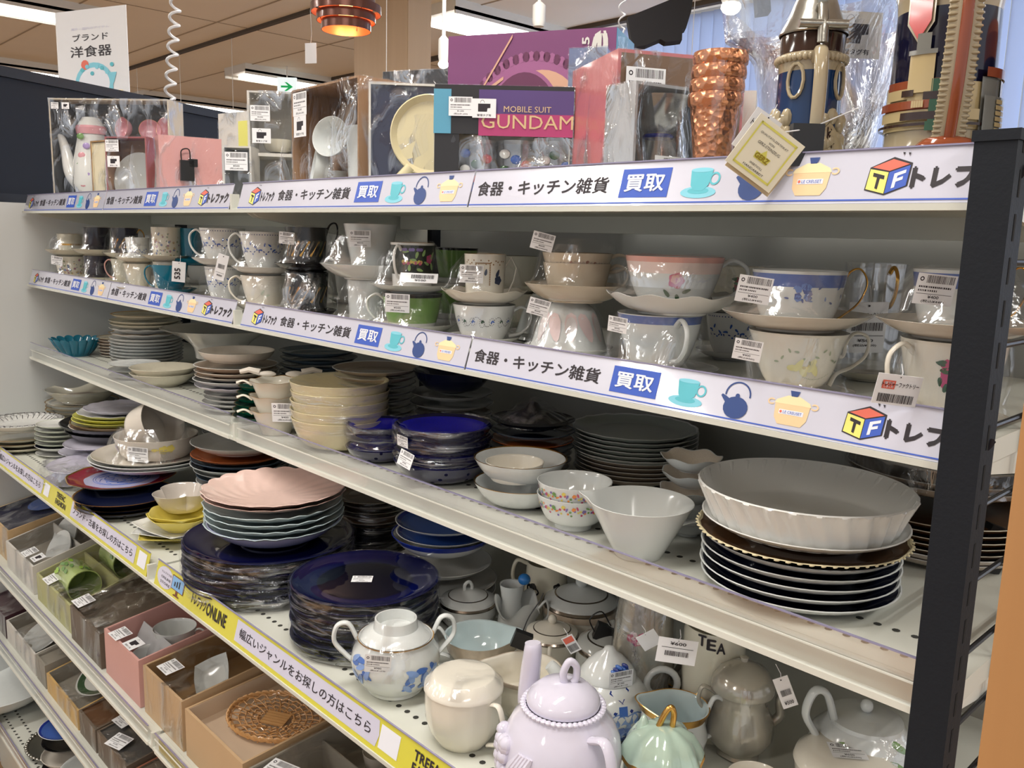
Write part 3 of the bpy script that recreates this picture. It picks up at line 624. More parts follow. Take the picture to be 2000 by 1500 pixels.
STY['b_pink'] = (STY['b_pink'][0], [pink], (lambda th, s, r, z: (r*(1 + (.035*abs(cos(10*th + 5*s)) - .02)*s), z + .022*abs(cos(10*th + 5*s))*s)), 160, 'bowl', 'pink scalloped shell dish', 'bowl', [])
def dish_mesh(key):
    prof, mats, mod, n, nm, desc, cat, cache = STY[key]
    if not cache: cache.append(MB().lathe(prof, n, mod).mesh(nm, mats, ang=50))
    return cache[0]
def put(key, R, x, y, z, label, cat=None, rz=0, tilt=0, group=None, name=None, H=None):
    o = link(name or STY[key][4], dish_mesh(key), None, (x, y, z), (tilt, 0, rz), (R, R, R if H is None else H/max(p[1] for p in STY[key][0])))
    return tag(o, label, cat or STY[key][6], group)
ORD = ['topmost', 'second', 'third', 'fourth', 'fifth', 'sixth', 'seventh', 'eighth', 'ninth', 'tenth', 'eleventh', 'twelfth', 'thirteenth', 'fourteenth', 'fifteenth', 'sixteenth', 'seventeenth', 'eighteenth']
def stack(where, x, y, z0, H, items, group=None):
    """items from the top down: (style, radius[, drop to the next])"""
    n = len(items); hs = STY[items[0][0]][0]; htop = max(p[1] for p in hs)*items[0][1]
    w_ = [it[2] if len(it) > 2 else 1 for it in items[:-1]]; tot = sum(w_) or 1; z = z0 + max(0, H - htop)
    for k, it in enumerate(items):
        d = STY[it[0]][5]; nm = 'lowest' if k == n - 1 else 'topmost' if k == 0 else ORD[k] + ' down'
        j = .0012
        put(it[0], it[1], x + rnd.uniform(-j, j), y + rnd.uniform(-j, j), z + .0004, '%s, %s %s' % (d, nm, where), rz=rnd.uniform(0, 6), group=group)
        if k < n - 1: z -= (max(0, H - htop))*w_[k]/tot
def sleeve(name, label, pts, loc, m=None, n=72, parent=None, amp=.012, cat='plastic wrap'):
    def md(th, s, r, z):
        k = noise.noise(Vector((cos(th)*3, sin(th)*3, z*60)))*amp + noise.noise(Vector((cos(th)*9, sin(th)*9, z*160 + 7)))*amp*.5
        return (r*(1 + k), z)
    o = MB().lathe([(r, z, 0, 1) for r, z in pts], n, md).build(name, m or m_wrap, parent, loc)
    if label: tag(o, label, cat)
    return o

# ---- price labels
m_lab = mat('label paper', (240, 240, 242), .45, tint=.01)
LABM = {}
def label_mesh(kind, txt=''):
    k = (kind, txt)
    if k in LABM: return LABM[k]
    q = MB(); W, Hh = 1.0, .78
    fr = (Vector((-.5, 0, -Hh/2)), Vector((1, 0, 0)), Vector((0, 0, Hh)))
    q.box((0, .006, 0), (W, .012, Hh)); L = .012
    if kind == 'bar':
        ell(q, .12, .82, .055, .075, fr, 1, L, 10); ell(q, .12, .82, .03, .04, fr, 0, L*1.5, 8)
        r2 = random.Random(3); x = .24
        while x < .93:
            w2 = r2.choice((.008, .012, .02)); poly(q, [(x, .70), (x + w2, .70), (x + w2, .95), (x, .95)], fr, 1, L); x += w2 + r2.choice((.009, .014))
        x = .08
        while x < .88:
            w2 = r2.uniform(.015, .05); poly(q, [(x, .54), (x + w2, .54), (x + w2, .60), (x, .60)], fr, 1, L)
            if x < .55: poly(q, [(x, .42), (x + w2*.8, .42), (x + w2*.8, .48), (x, .48)], fr, 1, L)
            x += w2 + .014
        poly(q, [(.05, .335), (.95, .335), (.95, .35), (.05, .35)], fr, 1, L)
        a, b = txt; add_text(q, a, fr[0], fr[1], fr[2], .36, .64, .20, .30, 1, .02, L); add_text(q, b, fr[0], fr[1], fr[2], .22, .80, .05, .155, 1, .02, L)
    else:   # black tag picture
        poly(q, [(.24, .32), (.62, .32), (.64, .5), (.76, .52), (.76, .74), (.24, .74)], fr, 1, L); ringp(q, .42, .78, .09, .16, .015, fr, 1, 0, pi, L, 10, 1.5)
        add_text(q, '管理タグ有', fr[0], fr[1], fr[2], .2, .8, .08, .2, 1, .02, L)
    LABM[k] = q.mesh('price_label', [m_lab, m_ink], False); return LABM[k]
PR = {'400': ('¥400', '(税込¥440)'), '500': ('¥500', '(税込¥550)'), '600': ('¥600', '(税込¥660)'), '3000': ('¥3,000', '(税込¥3,300)'), '1500': ('¥1,500', '(税込¥1,650)'), '980': ('¥980', '(税込¥1,078)'), '100': ('¥100', '(税込¥110)')}
def label_on(parent, px, py, wpx, D, roll=0, kind='bar', price='500', pitch=0, yaw=0):
    """a printed label at a real place D metres along the sight line, roughly facing the aisle"""
    p = ptd(px, py, D); me = label_mesh(kind, PR[price] if kind == 'bar' else '')
    o = link('price_label', me); s = wpx*D/FPX; o.scale = (s, s*.02, s)
    R_ = Matrix.Rotation(YAW + yaw, 3, 'Z') @ Matrix.Rotation(pitch + radians(9), 3, 'X') @ Matrix.Rotation(roll*.55, 3, 'Y')
    M = Matrix.Translation(p) @ R_.to_4x4()
    bpy.context.view_layer.update
    if parent is not None:
        o.parent = parent; pm = Matrix.Translation(parent.location) @ parent.rotation_euler.to_matrix().to_4x4()
        pm = pm @ Matrix.Diagonal((*parent.scale, 1)); M = pm.inverted() @ M
        o.matrix_local = M @ Matrix.Diagonal((s, s*.02, s, 1))
    else: o.matrix_world = M @ Matrix.Diagonal((s, s*.02, s, 1))
    return o
def depth(x, y, z): return (Vector((x, y, z)) - CAM).dot(_f)

# ---- painted decoration: little glaze patches that follow the wall of a vessel
def wall_r(prof, z):
    best = None
    pts = [(p[0], p[1]) for p in prof]; k = max(range(len(pts)), key=lambda i: pts[i][1])
    for a, b in zip(pts[4:k + 1], pts[5:k + 1]):
        if min(a[1], b[1]) - 1e-9 <= z <= max(a[1], b[1]) + 1e-9 and abs(a[1] - b[1]) > 1e-9:
            t = (z - a[1])/(b[1] - a[1]); best = a[0] + (b[0] - a[0])*t
    return best if best else pts[k][0]
def paint(parent, prof, R, shapes, mats, sub=None, ok=1.0):
    """shapes: (kind, angle, z/R, size/R, rot, slot)"""
    q = MB()
    for kind, an, z, sz, rot, m in shapes:
        pts = []
        if kind == 'leaf': pts = [(cos(t)*1.0, sin(t)*.42*(1 - .3*cos(t))) for t in [2*pi*i/10 for i in range(10)]]
        elif kind == 'dot': pts = [(cos(t), sin(t)) for t in [2*pi*i/10 for i in range(10)]]
        elif kind == 'rose': pts = [(cos(t)*(1 + .12*cos(5*t)), sin(t)*(1 + .12*cos(5*t))) for t in [2*pi*i/20 for i in range(20)]]
        elif kind == 'bar': pts = [(-1, -.12), (1, -.12), (1, .12), (-1, .12)]
        elif kind == 'box': pts = [(-1, -1), (0, -1), (1, -1), (1, 0), (1, 1), (0, 1), (-1, 1), (-1, 0)]
        k = len(q.v); lift = R*(.010 + .004*(len(q.f) % 4))
        for a, b in pts:
            u_ = (a*cos(rot) - b*sin(rot))*sz; v_ = (a*sin(rot) + b*cos(rot))*sz
            zz = z + v_; rr = wall_r(prof, zz); th = an + u_/max(rr, .3)
            q.v.append(((rr*R + lift)*cos(th), (rr*R + lift)*sin(th)*ok, zz*R))
        q.v.append(tuple(sum(q.v[k + i][j] for i in range(len(pts)))/len(pts)*(1.0 if j == 2 else 1.004) for j in range(3)))
        c_ = len(q.v) - 1
        # push the centre out onto the wall
        zz = q.v[c_][2]/R; rr = wall_r(prof, zz); th = math.atan2(q.v[c_][1]/ok, q.v[c_][0]); q.v[c_] = ((rr*R + lift)*cos(th), (rr*R + lift)*sin(th)*ok, zz*R)
        for i in range(len(pts)): q.f.append((k + i, k + (i + 1) % len(pts), c_)); q.m.append(m)
    o = q.build('painted_decoration', mats, parent); o['kind'] = 'stuff'; return o
def handle_pts(R, H, style):
    if style == 'ear': return [(R*.90, 0, H*.82), (R*1.18, 0, H*.95), (R*1.48, 0, H*.80), (R*1.46, 0, H*.52), (R*1.18, 0, H*.28), (R*.80, 0, H*.20)]
    if style == 'ring': return [(R*.92, 0, H*.80), (R*1.2, 0, H*.86), (R*1.42, 0, H*.62), (R*1.36, 0, H*.36), (R*1.1, 0, H*.24), (R*.88, 0, H*.28)]
    if style == 'angle': return [(R*.94, 0, H*.74), (R*1.25, 0, H*.94), (R*1.5, 0, H*.72), (R*1.38, 0, H*.45), (R*1.1, 0, H*.18), (R*.92, 0, H*.12)]
    if style == 'tall': return [(R*.86, 0, H*.70), (R*1.10, 0, H*1.05), (R*1.42, 0, H*1.10), (R*1.48, 0, H*.85), (R*1.2, 0, H*.5), (R*.85, 0, H*.25)]
    if style == 'scroll': return [(R*.80, 0, H*.62), (R*.95, 0, H*.60), (R*1.02, 0, H*.86), (R*1.2, 0, H*.99), (R*1.45, 0, H*.90), (R*1.42, 0, H*.62), (R*1.15, 0, H*.42), (R*.85, 0, H*.30), (R*.72, 0, H*.10)]
    if style == 'gloop': return [(R*.95, 0, H*.55), (R*1.06, 0, H*.95), (R*1.32, 0, H*1.05), (R*1.5, 0, H*.80), (R*1.35, 0, H*.45), (R*1.05, 0, H*.22), (R*.80, 0, H*.08)]
    return []
def add_handle(parent, R, H, ang, style, m, thick=.075, name='handle', flat=.7, off=(0, 0, 0)):
    pts = handle_pts(R, H, style) if isinstance(style, str) else style
    pts = [Vector((p[0]*cos(ang) - p[1]*sin(ang) + off[0], p[0]*sin(ang) + p[1]*cos(ang) + off[1], p[2] + off[2])) for p in pts]
    if style != 'angle': pts = cat_rom(pts, 5)
    K = len(pts); rr = [thick*R*(1.15 - .35*sin(pi*i/(K - 1))) for i in range(K)]
    return MB().tube(pts, rr, n=10, up=(-sin(ang), cos(ang), 0), flat=flat).build(name, m, parent)
AR, AL, AF = YAW, YAW + pi, YAW - pi/2       # directions: right, left and towards the aisle as seen from the aisle
CUPS = {'round': dict(h=.86, foot=.38, a=.56, b=1.45, th=.035), 'flare': dict(h=.78, foot=.40, a=.7, b=1.3, th=.035, flare=.3), 'mug': dict(h=1.35, foot=.86, a=1, b=1, th=.05), 'low': dict(h=.66, foot=.55, a=.5, b=1.3, th=.04),
        'cone': dict(h=1.5, foot=.62, a=1, b=1, th=.04), 'demi': dict(h=1.15, foot=.7, a=.6, b=1.1, th=.045), 'ped': dict(h=.95, foot=.40, a=.5, b=1.25, th=.035, fz=.1, flare=.25)}
def cup(parent, kind, R, mats, hang=None, hstyle='ear', off=(0, 0, 0), mod=None, hm=None, bands=(), rim=None, inner=0, flip=False, deco=None, name='cup', hthick=.075, n=44):
    kw = dict(CUPS[kind]); pr = dish(o=0, i=inner, rim=rim, ob=bands, **kw); H = kw['h']*R
    prof = [(p[0]*R, p[1]*R) + tuple(p[2:]) for p in pr]
    rot = (pi, 0, 0) if flip else None; z = off[2] + (H if flip else 0)
    o = MB().lathe(prof, n, mod).build(name, mats, parent, (off[0], off[1], z), rot, ang=50)
    if hang is not None:
        add_handle(o, R, H, -hang if flip else hang, hstyle, hm or mats[0], hthick)
    if deco: paint(o, pr, R, deco[0], deco[1])
    return o, H
def rs(a, k=0): return a + k
def flower(an, z, s, mr, ml, big=1):
    L = [('leaf', an - s*1.6, z - s*.6, s*.6, 2.6, ml), ('leaf', an + s*1.6, z - s*.5, s*.6, .5, ml), ('leaf', an, z - s*1.5, s*.5, -1.5, ml), ('rose', an, z, s, 0, mr)]
    return L
# ================================================================ third shelf: plates and bowls
def st(where, fx, items, group=None, rmul=1):
    x, y, R, H = fx
    its = [(i[0], R*i[1]) + tuple(i[2:]) for i in items]
    stack(where, x, y, S_, H, its, group); return fx
S_ = S3
G3 = 'plates and bowls on the third shelf'
x, y, R, H = fit(148, 96, 661, 697, S3, .5); put('b_teal', R, x, y, S3, 'turquoise ribbed bowl with petal edge at the left end of the third shelf', rz=.2, H=H)
st('in the low pair behind the turquoise bowl', fity(212, 84, 634, .25, S3), [('slate', 1), ('grey', .95), ('slate', .9), ('grey', .8), ('grey', .8), ('grey', .8)], G3)
st('in the beige stack beside the turquoise bowl', fity(226, 68, 657, .13, S3), [('goldline', 1), ('bone', .98), ('bone', .98), ('bone', .98), ('bone', .98), ('bone', .95), ('bone', .9)], G3)
st('in the tall cream stack at the back left corner', fity(246, 84, 598, .33, S3), [('cream', 1)] + [('cream', .97)]*4 + [('cream', .85)]*5, G3)
st('in the tall mixed stack left of the grey bowl', fit(284, 132, 612, 722, S3, .55),
   [('goldline', .95, 2), ('cream', 1, 1), ('cream', 1, 1.3), ('wavy', .98, 1.5), ('wavyg', 1, 1.6)] + [('white', 1.02)]*2 + [('cool', 1.02)]*4 + [('white', 1.0)]*2 + [('grey', .85)], G3)
st('in the short stack at the foot of the mixed stack', fit(262, 96, 708, 742, S3, .6), [('cool', 1), ('grey', .97), ('grey', .95)], G3)
x, y, R, H = fity(430, 222, 640, .17, S3); put('b_big', R, x, y, S3 + max(0, H - .52*R), 'large pale grey bowl with a wide flared rim behind the plate stacks')
if H - .52*R > .012: put('grey', R*.6, x, y, S3, 'grey plate under the large pale grey bowl')
st('lying before the tall mixed stack', fit(319, 124, 716, 757, S3, .55), [('b_flat', 1), ('b_flat', 1)], G3)
st('in the stack topped by an off-white bowl', fit(462, 150, 684, 806, S3, .45),
   [('b_top', .95, 2.4), ('taupe', 1.06), ('bone', 1.06), ('bone', 1.06), ('navy', 1.1, 1.2), ('lilac', 1.06, 1.6), ('white', .85), ('white', .85), ('white', .9), ('white', .92)], G3)
st('in the grey blue stack behind the cream pots', fity(622, 150, 683, .22, S3), [('slate', 1), ('slate', 1), ('slate', 1), ('slate', 1.02), ('navyb', 1.05), ('navyb', 1.0), ('slate', .9), ('slate', .9)], G3)
st('in the grey stack behind the cream bowls', fity(735, 168, 716, .16, S3), [('taupe', 1), ('taupe', .98)] + [('grey', .92)]*3 + [('greenw', .9)] + [('grey', .93)]*4, G3)
st('in the green stack before the cream pots', fit(508, 104, 752, 826, S3, .6), [('green', .8), ('green', .84), ('green', .9), ('green', .95), ('green', 1), ('green', 1)], G3)
# cream creamers with wavy gold rim
x, y, R, H = fit(538, 118, 742, 852, S3, .5)
for k in range(3):
    kw = dict(h=.95, foot=.55, a=.9, b=1, th=.05, flare=.35, rim=1)
    pr = dish(**kw); o = MB().lathe([(p[0]*R*.86, p[1]*R*.86) + tuple(p[2:]) for p in pr], 44, wavy(8, .02, .02*R)).build('sauce_pot', [ivory, goldm], None, (x, y, S3 + .0004 + k*(H - .82*R)/2.0), ang=50)
    tag(o, '%s cream sauce pot with wavy gold rim in the stack of three' % ['lowest', 'middle', 'topmost'][k], 'sauce pot')
    add_handle(o, R*.86, .8*R, AL + .25, [(R*.74, 0, R*.66), (R*1.0, 0, R*.80), (R*1.22, 0, R*.74)], ivory, .14, 'handle', .35)
    if k == 0: label_on(o, 556, 806, 50, depth(x, y, S3) - R*1.02, 0, price='400')
for k, (px, an) in enumerate(((522, 2.6), (575, .4))):
    p = at(px, 730, z=S3 + H + .008); q = MB(); q.blob((0, 0, 0), (.030, .018, .010)); q.tube([(.012, 0, .002), (.03, 0, .006), (.045, 0, .002)], [.006, .005, .004], n=8)
    tag(q.build('ceramic_spoon', bone, None, (p.x, p.y, p.z), (0, 0, AR + (0, .3)[k] + (pi if k == 0 else 0))), '%s white ceramic spoon lying on the cream sauce pots' % ('left', 'right')[k], 'spoon')
# cream stoneware bowls in stretch film
fx = fit(665, 190, 742, 880, S3, .45); x, y, R, H = fx
st('in the wrapped cream stoneware stack', fx, [('b_cream', 1)]*5)
sleeve('plastic_wrap', 'clear stretch film around the cream stoneware bowls', [(R*.70, H*.10), (R*1.0, H*.35), (R*1.035, H*.6), (R*1.035, H*1.0), (R*.96, H*1.03), (R*.5, H*1.0)], (x, y, S3))
# cobalt glass bowls
for nm, fx, n in (('left', fit(742, 134, 826, 903, S3, .42), 2), ('right', fit(866, 190, 826, 945, S3, .42), 4)):
    x, y, R, H = fx
    st('in the %s wrapped pile of blue glass bowls' % nm, fx, [('b_cob', 1)]*n)
    sleeve('plastic_wrap', 'clear film around the %s pile of blue glass bowls' % nm, [(R*.55, H*.08), (R*.9, H*.24), (R*1.03, H*.48), (R*.96, H*.56), (R*1.04, H*.75), (R*1.04, H*1.02), (R*.97, H*1.03)], (x, y, S3), amp=.02)
    if n == 4:
        w_ = [o for o in COL.objects if o.name.startswith('plastic_wrap')][-1]
        label_on(w_, 786, 862, 30, depth(x, y, S3) - R*.95, .2, price='980', yaw=-.7); label_on(w_, 792, 897, 40, depth(x, y, S3) - R*.95, .35, price='980', yaw=-.7, pitch=-.4)
fx = fity(885, 156, 722, .24, S3); x, y, R, H = fx; put('b_navy', R, x, y, S3 + max(0, H - .55*R), 'dark navy glass bowl on grey plates at the back of the third shelf')
HB = H - .55*R; stack('under the dark navy glass bowl', x, y, S3, HB, [('grey', R*1.05), ('grey', R*1.05), ('taupe', R*1.0), ('grey', R), ('grey', R)], G3)
# navy plates with a wrapped conical dish
fx = fity(1040, 166, 838, .17, S3); x, y, R, H = fx
st('in the dark stack left of the grey green plates', fx, [('navyb', 1, 1.2), ('oran', .98), ('navyb', 1.0), ('taupe', .96), ('navy', .96), ('taupe', .94), ('navy', .94)], G3)
q = thing('wrapped_dish', 'small black lidded dish wrapped in film on the navy plates', 'dish', (x, y, S3 + H + .001))
MB().lathe([(R*v[0], R*v[1], 0, 1) for v in dish(.25, .4, 1, 1.6, .05)], 40).build('dish', black_c, q)
MB().lathe([(R*.78, R*.26, 0, 1), (R*.55, R*.36, 0, 1), (R*.2, R*.50, 0, 1), (R*.1, R*.62, 0, 1), (0, R*.66, 0, 1)], 40).build('lid', black_c, q)
sleeve('wrapper', None, [(R*.8, R*.12), (R*.84, R*.28), (R*.5, R*.50), (R*.15, R*.74), (0, R*.78)], None, m_cello, parent=q, amp=.05)
# grey green scalloped plates
st('in the tall grey green stack', fit(1240, 244, 832, 948, S3, .5), [('scg', 1)]*6 + [('taupe', .94)]*5, 'grey green plate stack')
# white bowls and the small cup in them
fx = fit(1017, 182, 893, 995, S3, .42); x, y, R, H = fx
st('holding the small flower cup', fx, [('b_white', 1), ('b_white', 1)])
t = thing('small_cup', 'small white cup with orange flowers standing in the white bowl', 'cup', (x + .002, y - .012, S3 + H - .5*R + .07*R))
rr = R*.62; pr = dish(.62, .8, .8, 1, .05)
co = MB().lathe([(p[0]*rr, p[1]*rr) + tuple(p[2:]) for p in pr], 40).build('cup', ivory, t)
paint(co, pr, rr, [('rose', AF - .5 + k*.33, .32 + .12*sin(k*2), .07 + .02*(k % 2), 0, k % 3) for k in range(7)], [orng, petal, yel])
# fruit bowls
fx = fit(1123, 146, 938, 1040, S3, .52); x, y, R, H = fx
for k in range(2):
    pr = dish(.92, .50, .5, 1.4, .04, fz=.16, rim=0); t = MB().lathe([(p[0]*R, p[1]*R) + tuple(p[2:]) for p in pr], 44).build('fruit_bowl', [cool], None, (x, y, S3 + .0004 + max(.012, H - .92*R)*k)); tag(t, '%s footed white bowl with a coloured fruit border' % ('lower', 'upper')[k], 'bowl')
    sh = []
    for j in range(34):
        a_ = AF - 1.5 + j*.095; zz = .72 + .06*sin(j*1.7); sh.append((('rose', 'leaf', 'dot')[j % 3], a_, zz, (.055, .06, .035)[j % 3], j*1.3, (j*7) % 5))
        sh.append(('dot', a_ + .03, zz - .09 + .04*cos(j*2.1), .03, 0, (j*3 + 1) % 5))
    paint(t, pr, R, sh, [orng, purp, rosec, greenb, yel])
# white pourer
fx = fit(1252, 204, 978, 1100, S3, .46); x, y, R, H = fx
def pourer(th, s, r, z):
    d = (th - (AL - .25) + pi) % (2*pi) - pi
    return (r*(1 + .20*math.exp(-(d/.16)**2)*max(0, s - .6)*2.5), z + .06*R*math.exp(-(d/.2)**2)*s**6)
hh = H/R; pr = dish(hh, .44, .95, 1, .04); t = MB().lathe([(p[0]*R, p[1]*R) + tuple(p[2:]) for p in pr], 88, pourer).build('pouring_bowl', cool, None, (x, y, S3 + .0004)); tag(t, 'plain white conical pouring bowl with spout and flat handle', 'pouring bowl')
add_handle(t, R, H, AR - .25, [(R*.80, 0, H*.66), (R*1.0, 0, H*.72), (R*1.18, 0, H*.74)], cool, .10, 'handle', .35)
# petal edged bowls
fx = fity(1352, 118, 890, .145, S3); x, y, R, H = fx
stack('behind the white pouring bowl', x, y, S3, H, [('b_pet', R), ('b_pet', R), ('b_pet', R), ('b_foot', R*.85), ('b_foot', R*.85)])
# big fluted dish on plates
x, y, R, H = fit(1568, 372, 1000, 1195, S3, .66); R0 = R
def flut(th, s, r, z): return (r*(1 + .020*cos(30*th + 4.2*s)*(1 if .02 < s < .97 else 0)), z)
fxt = fit(1583, 404, 942, 1195, S3, .66); Ht = fxt[3]; Rt = fxt[2]*.985; hd = .041
pr = [(0, .002, 0, 0), (Rt*.80, 0, 0, 0), (Rt*.84, .004, 0, .1)] + [(Rt*(.84 + .15*k/6), .004 + (hd - .006)*k/6, 0, .1 + .85*k/6) for k in range(1, 7)] + [(Rt, hd - .001, 0, 1), (Rt*.985, hd, 0, 1), (Rt*.97, hd - .004, 0, 1), (Rt*.84, .010, 0, 1), (Rt*.80, .007, 0, 1), (0, .007, 0, 1)]
t = MB().lathe(pr, 272, flut).build('flan_dish', [white], None, (x, y, S3 + Ht - hd)); tag(t, 'big white fluted flan dish topping the stack near the dark post', 'flan dish')
stack('under the white flan dish', x, y, S3, Ht - hd + .1*R, [('white', R*1.03, 1.0), ('rope', R*1.06, 1.2), ('navy', R), ('navy', R), ('navy', R), ('navy', R), ('navy', R)], 'stack under the flan dish')
# right-hand stack half hidden by the post
x, y, R, H = fity(1900, 300, 925, .30, S3)
stack('in the stack half hidden behind the post', 1.035, .315, S3, .115, [('green2', .10, 3), ('taupe', .10, 1), ('taupe', .10, 5), ('brown', .098), ('brown', .098), ('brown', .098), ('brown', .098), ('brown', .098), ('taupe', .098), ('taupe', .09)], 'stack behind the post')
w_ = sleeve('plastic_wrap', 'crumpled clear film over the painted plate behind the post', [(.103, .09), (.104, .115), (.08, .125), (.04, .122)], (1.035, .315, S3), m_cello, amp=.04)
q = MB(); q.lathe([(0, .001), (.07, .001), (.07, .002), (0, .002)], 30); tag(q.build('painted_plate', [mat('tropical print', (30, 110, 90), .2, tint=.9, scale=60)], None, (1.03, .31, S3 + .117)), 'green plate with tropical red print half hidden by the post', 'plate')
stack('in the second row seen through the wire grid', 1.02, .125, S3, .045, [('greenw', .075), ('taupe', .075), ('white', .075), ('white', .07)], 'stack behind the post') if 0 else None

# ================================================================ fourth shelf: plates
S_ = S4; G4 = 'plates on the fourth shelf'
fx = fit(44, 146, 820, 884, S4, .6); x, y, R, H = fx
st('in the stack at the left end, fourth shelf', fx, [('b_ssoup', 1, 2.2), ('goldline', .98), ('goldline', .98), ('cream', .95)], G4)
q = MB()
for k in range(34):
    a_ = k*2*pi/34; q.lathe([(.055*R, 0), (.085*R, .0)], 12, c=(cos(a_)*.90*R, sin(a_)*.90*R, .235*R)); 
    q.tube([(cos(a_)*.80*R, sin(a_)*.80*R, .20*R), (cos(a_)*.66*R, sin(a_)*.66*R, .125*R)], .008*R, n=4)
o = q.build('chain_pattern', m_ink, [p for p in COL.objects if p.name.startswith('bowl')][-1]); o.parent = None; o.parent = [p for p in COL.objects if p.get('label', '').startswith('shallow white soup plate, topmost in the stack at the left end')][0]; o.scale = (1/R,)*3; o['kind'] = 'stuff'
fx = fity(160, 132, 758, .10, S4); x, y, R, H = fx; st('in the wrapped cream pile above the small green plates', fx, [('b_flat', 1), ('goldline', 1), ('goldline', 1), ('goldline', 1), ('goldline', .98), ('b_foot', .9), ('cream', .85), ('cream', .85)], G4)
sleeve('plastic_wrap', 'clear film around the cream dishes at the left end', [(R*.7, H*.4), (R*1.02, H*.65), (R*1.04, H*1.0), (R*.6, H*1.04)], (x, y, S4), amp=.02)
st('in the small pale green stack', fit(116, 88, 826, 893, S4, .6), [('greenw', .95)] + [('greenw', 1)]*4 + [('bluem', 1.02, 1.3), ('white', 1.0)], G4)
fx = fit(236, 216, 868, 925, S4, .5)
x, y, R, H = fity(238, 170, 812, .07, S4)
stack('in the yellow and black pile', x, y, S4, H + .024, [('lilac', R*.80, 1), ('wavy', R*.92, .8), ('yel2', R*1.02, .8), ('yel2', R*1.06, .8), ('goldline', R*1.08, .8), ('bone', R*1.1, 1.6), ('b_black', R*1.30, 1.2), ('b_black', R*1.2, 3.2), ('grey', R*.9)], G4)
fx = fit(188, 140, 862, 915, S4, .55); st('in the wrapped lavender pile, rear', fx, [('lavw', 1), ('lavw', 1.02), ('lavw', 1.0)], G4)
fx = fit(160, 150, 905, 950, S4, .6); x, y, R, H = fx; st('in the wrapped lavender pile, front', fx, [('lavw', 1), ('lavw', 1.03)], G4)
sleeve('plastic_wrap', 'crumpled clear film over the front lavender plates', [(R*1.03, .003), (R*1.05, H*.6), (R*1.0, H*1.08), (R*.6, H*1.15), (0, H*1.2)], (x, y, S4), m_cello, amp=.03)
# nursery set on grey plates, crimson plate, navy plates
fx = fit(245, 210, 958, 1014, S4, .6); x, y, R, H = fx
stack('with gold rim below the crimson plate', x, y, S4, H*.9, [('bgold', R*.88, 1.5), ('bgold', R*.86), ('bgold', R*.86)], G4)
x2, y2 = x - .012, y + .016
p = at(238, 925, z=S4 + H*.9 + .012); put('crim', R*1.02, p.x, p.y, S4 + H*.9 - .004, 'crimson rimmed plate with blue print above the navy plates', rz=.4)
zb = S4 + H*.9 + .012; p = at(300, 908, z=zb); D_ = depth(*p); R2 = 116*D_/FPX
put('cool', R2*.98, p.x, p.y, zb - .001, 'lower grey white plate under the nursery set', tilt=0); put('cool', R2, p.x, p.y, zb + .006, 'upper grey white plate under the nursery set')
t = thing('nursery_set', 'cream nursery bowl and cup with a bear print wrapped together on an oval plate', 'nursery set', (p.x, p.y, zb + .0165))
t['label'] = 'cream nursery bowl and tipped cup wrapped together on an oval plate'
MB().lathe([(q_[0]*R2*.95, q_[1]*R2*.95) + tuple(q_[2:]) for q_ in dish(.12, .7, 1, 2, .03)], 44).build('oval_plate', bone, t)
Rb = 77*D_/FPX; prb = dish(.52, .78, .6, 1, .04); bo = MB().lathe([(q_[0]*Rb, q_[1]*Rb) + tuple(q_[2:]) for q_ in prb], 44).build('bowl', bone, t, (.012, .004, .010))
paint(bo, prb, Rb, [('bar', AF + .05*k, .30, .08, 0, 1) for k in range(-8, 12)] + [('rose', AF + .55, .30, .11, 0, 0), ('rose', AF + .72, .32, .10, 0, 0), ('leaf', AF + .35, .31, .09, 0, 0), ('dot', AF - .9, .26, .10, 0, 2)], [yel, taup, purp])
Rc = Rb*.62; mt_ = Matrix.Rotation(AR - .5, 4, 'Z') @ Matrix.Rotation(radians(66), 4, 'Y')
cu = MB().lathe([(q_[0]*Rc, q_[1]*Rc) + tuple(q_[2:]) for q_ in dish(1.25, .9, 1, 1, .05)], 36).build('cup', bone, t, (-.012, -.002, .010 + .52*Rb + .0), None); cu.matrix_local = Matrix.Translation((-.020, -.008, .012 + .56*Rb)) @ mt_
sleeve('wrapper', None, [(R2*.80, .008), (R2*.72, .03), (Rb*1.0, .045), (Rb*.75, .075)], None, m_film, parent=t, amp=.03)
label_on(t, 269, 888, 40, D_ - Rb*1.15, .15, price='600')
# yellow and white square dishes
fx = fit(357, 145, 985, 1062, S4, .6); x, y, R, H = fx
stack('in the pile below the clover bowl', x, y, S4, H*.82, [('b_yel', R*.95, 1.1), ('b_yel', R*.95, 1.3), ('sqw', R*1.36, .9), ('sqw', R*1.34, .8), ('sqy', R*1.36)], G4)
def clover(th, s, r, z): return (r*(1 - .30*(1 - abs(sin(1.5*th + .4))**.7)*min(1, s*1.5 + .2)), z)
p = at(357, 950, z=S4 + H*.86 + .03); Rk = 60*depth(*p)/FPX
t = MB().lathe([(q_[0]*Rk, q_[1]*Rk) + tuple(q_[2:]) for q_ in dish(.62, .55, .7, 1.1, .045)], 120, clover).build('clover_bowl', W_('greige', (200, 192, 184)), None, (p.x, p.y, S4 + H*.82 - .010)); tag(t, 'three-lobed greige bowl on top of the yellow bowls', 'bowl')
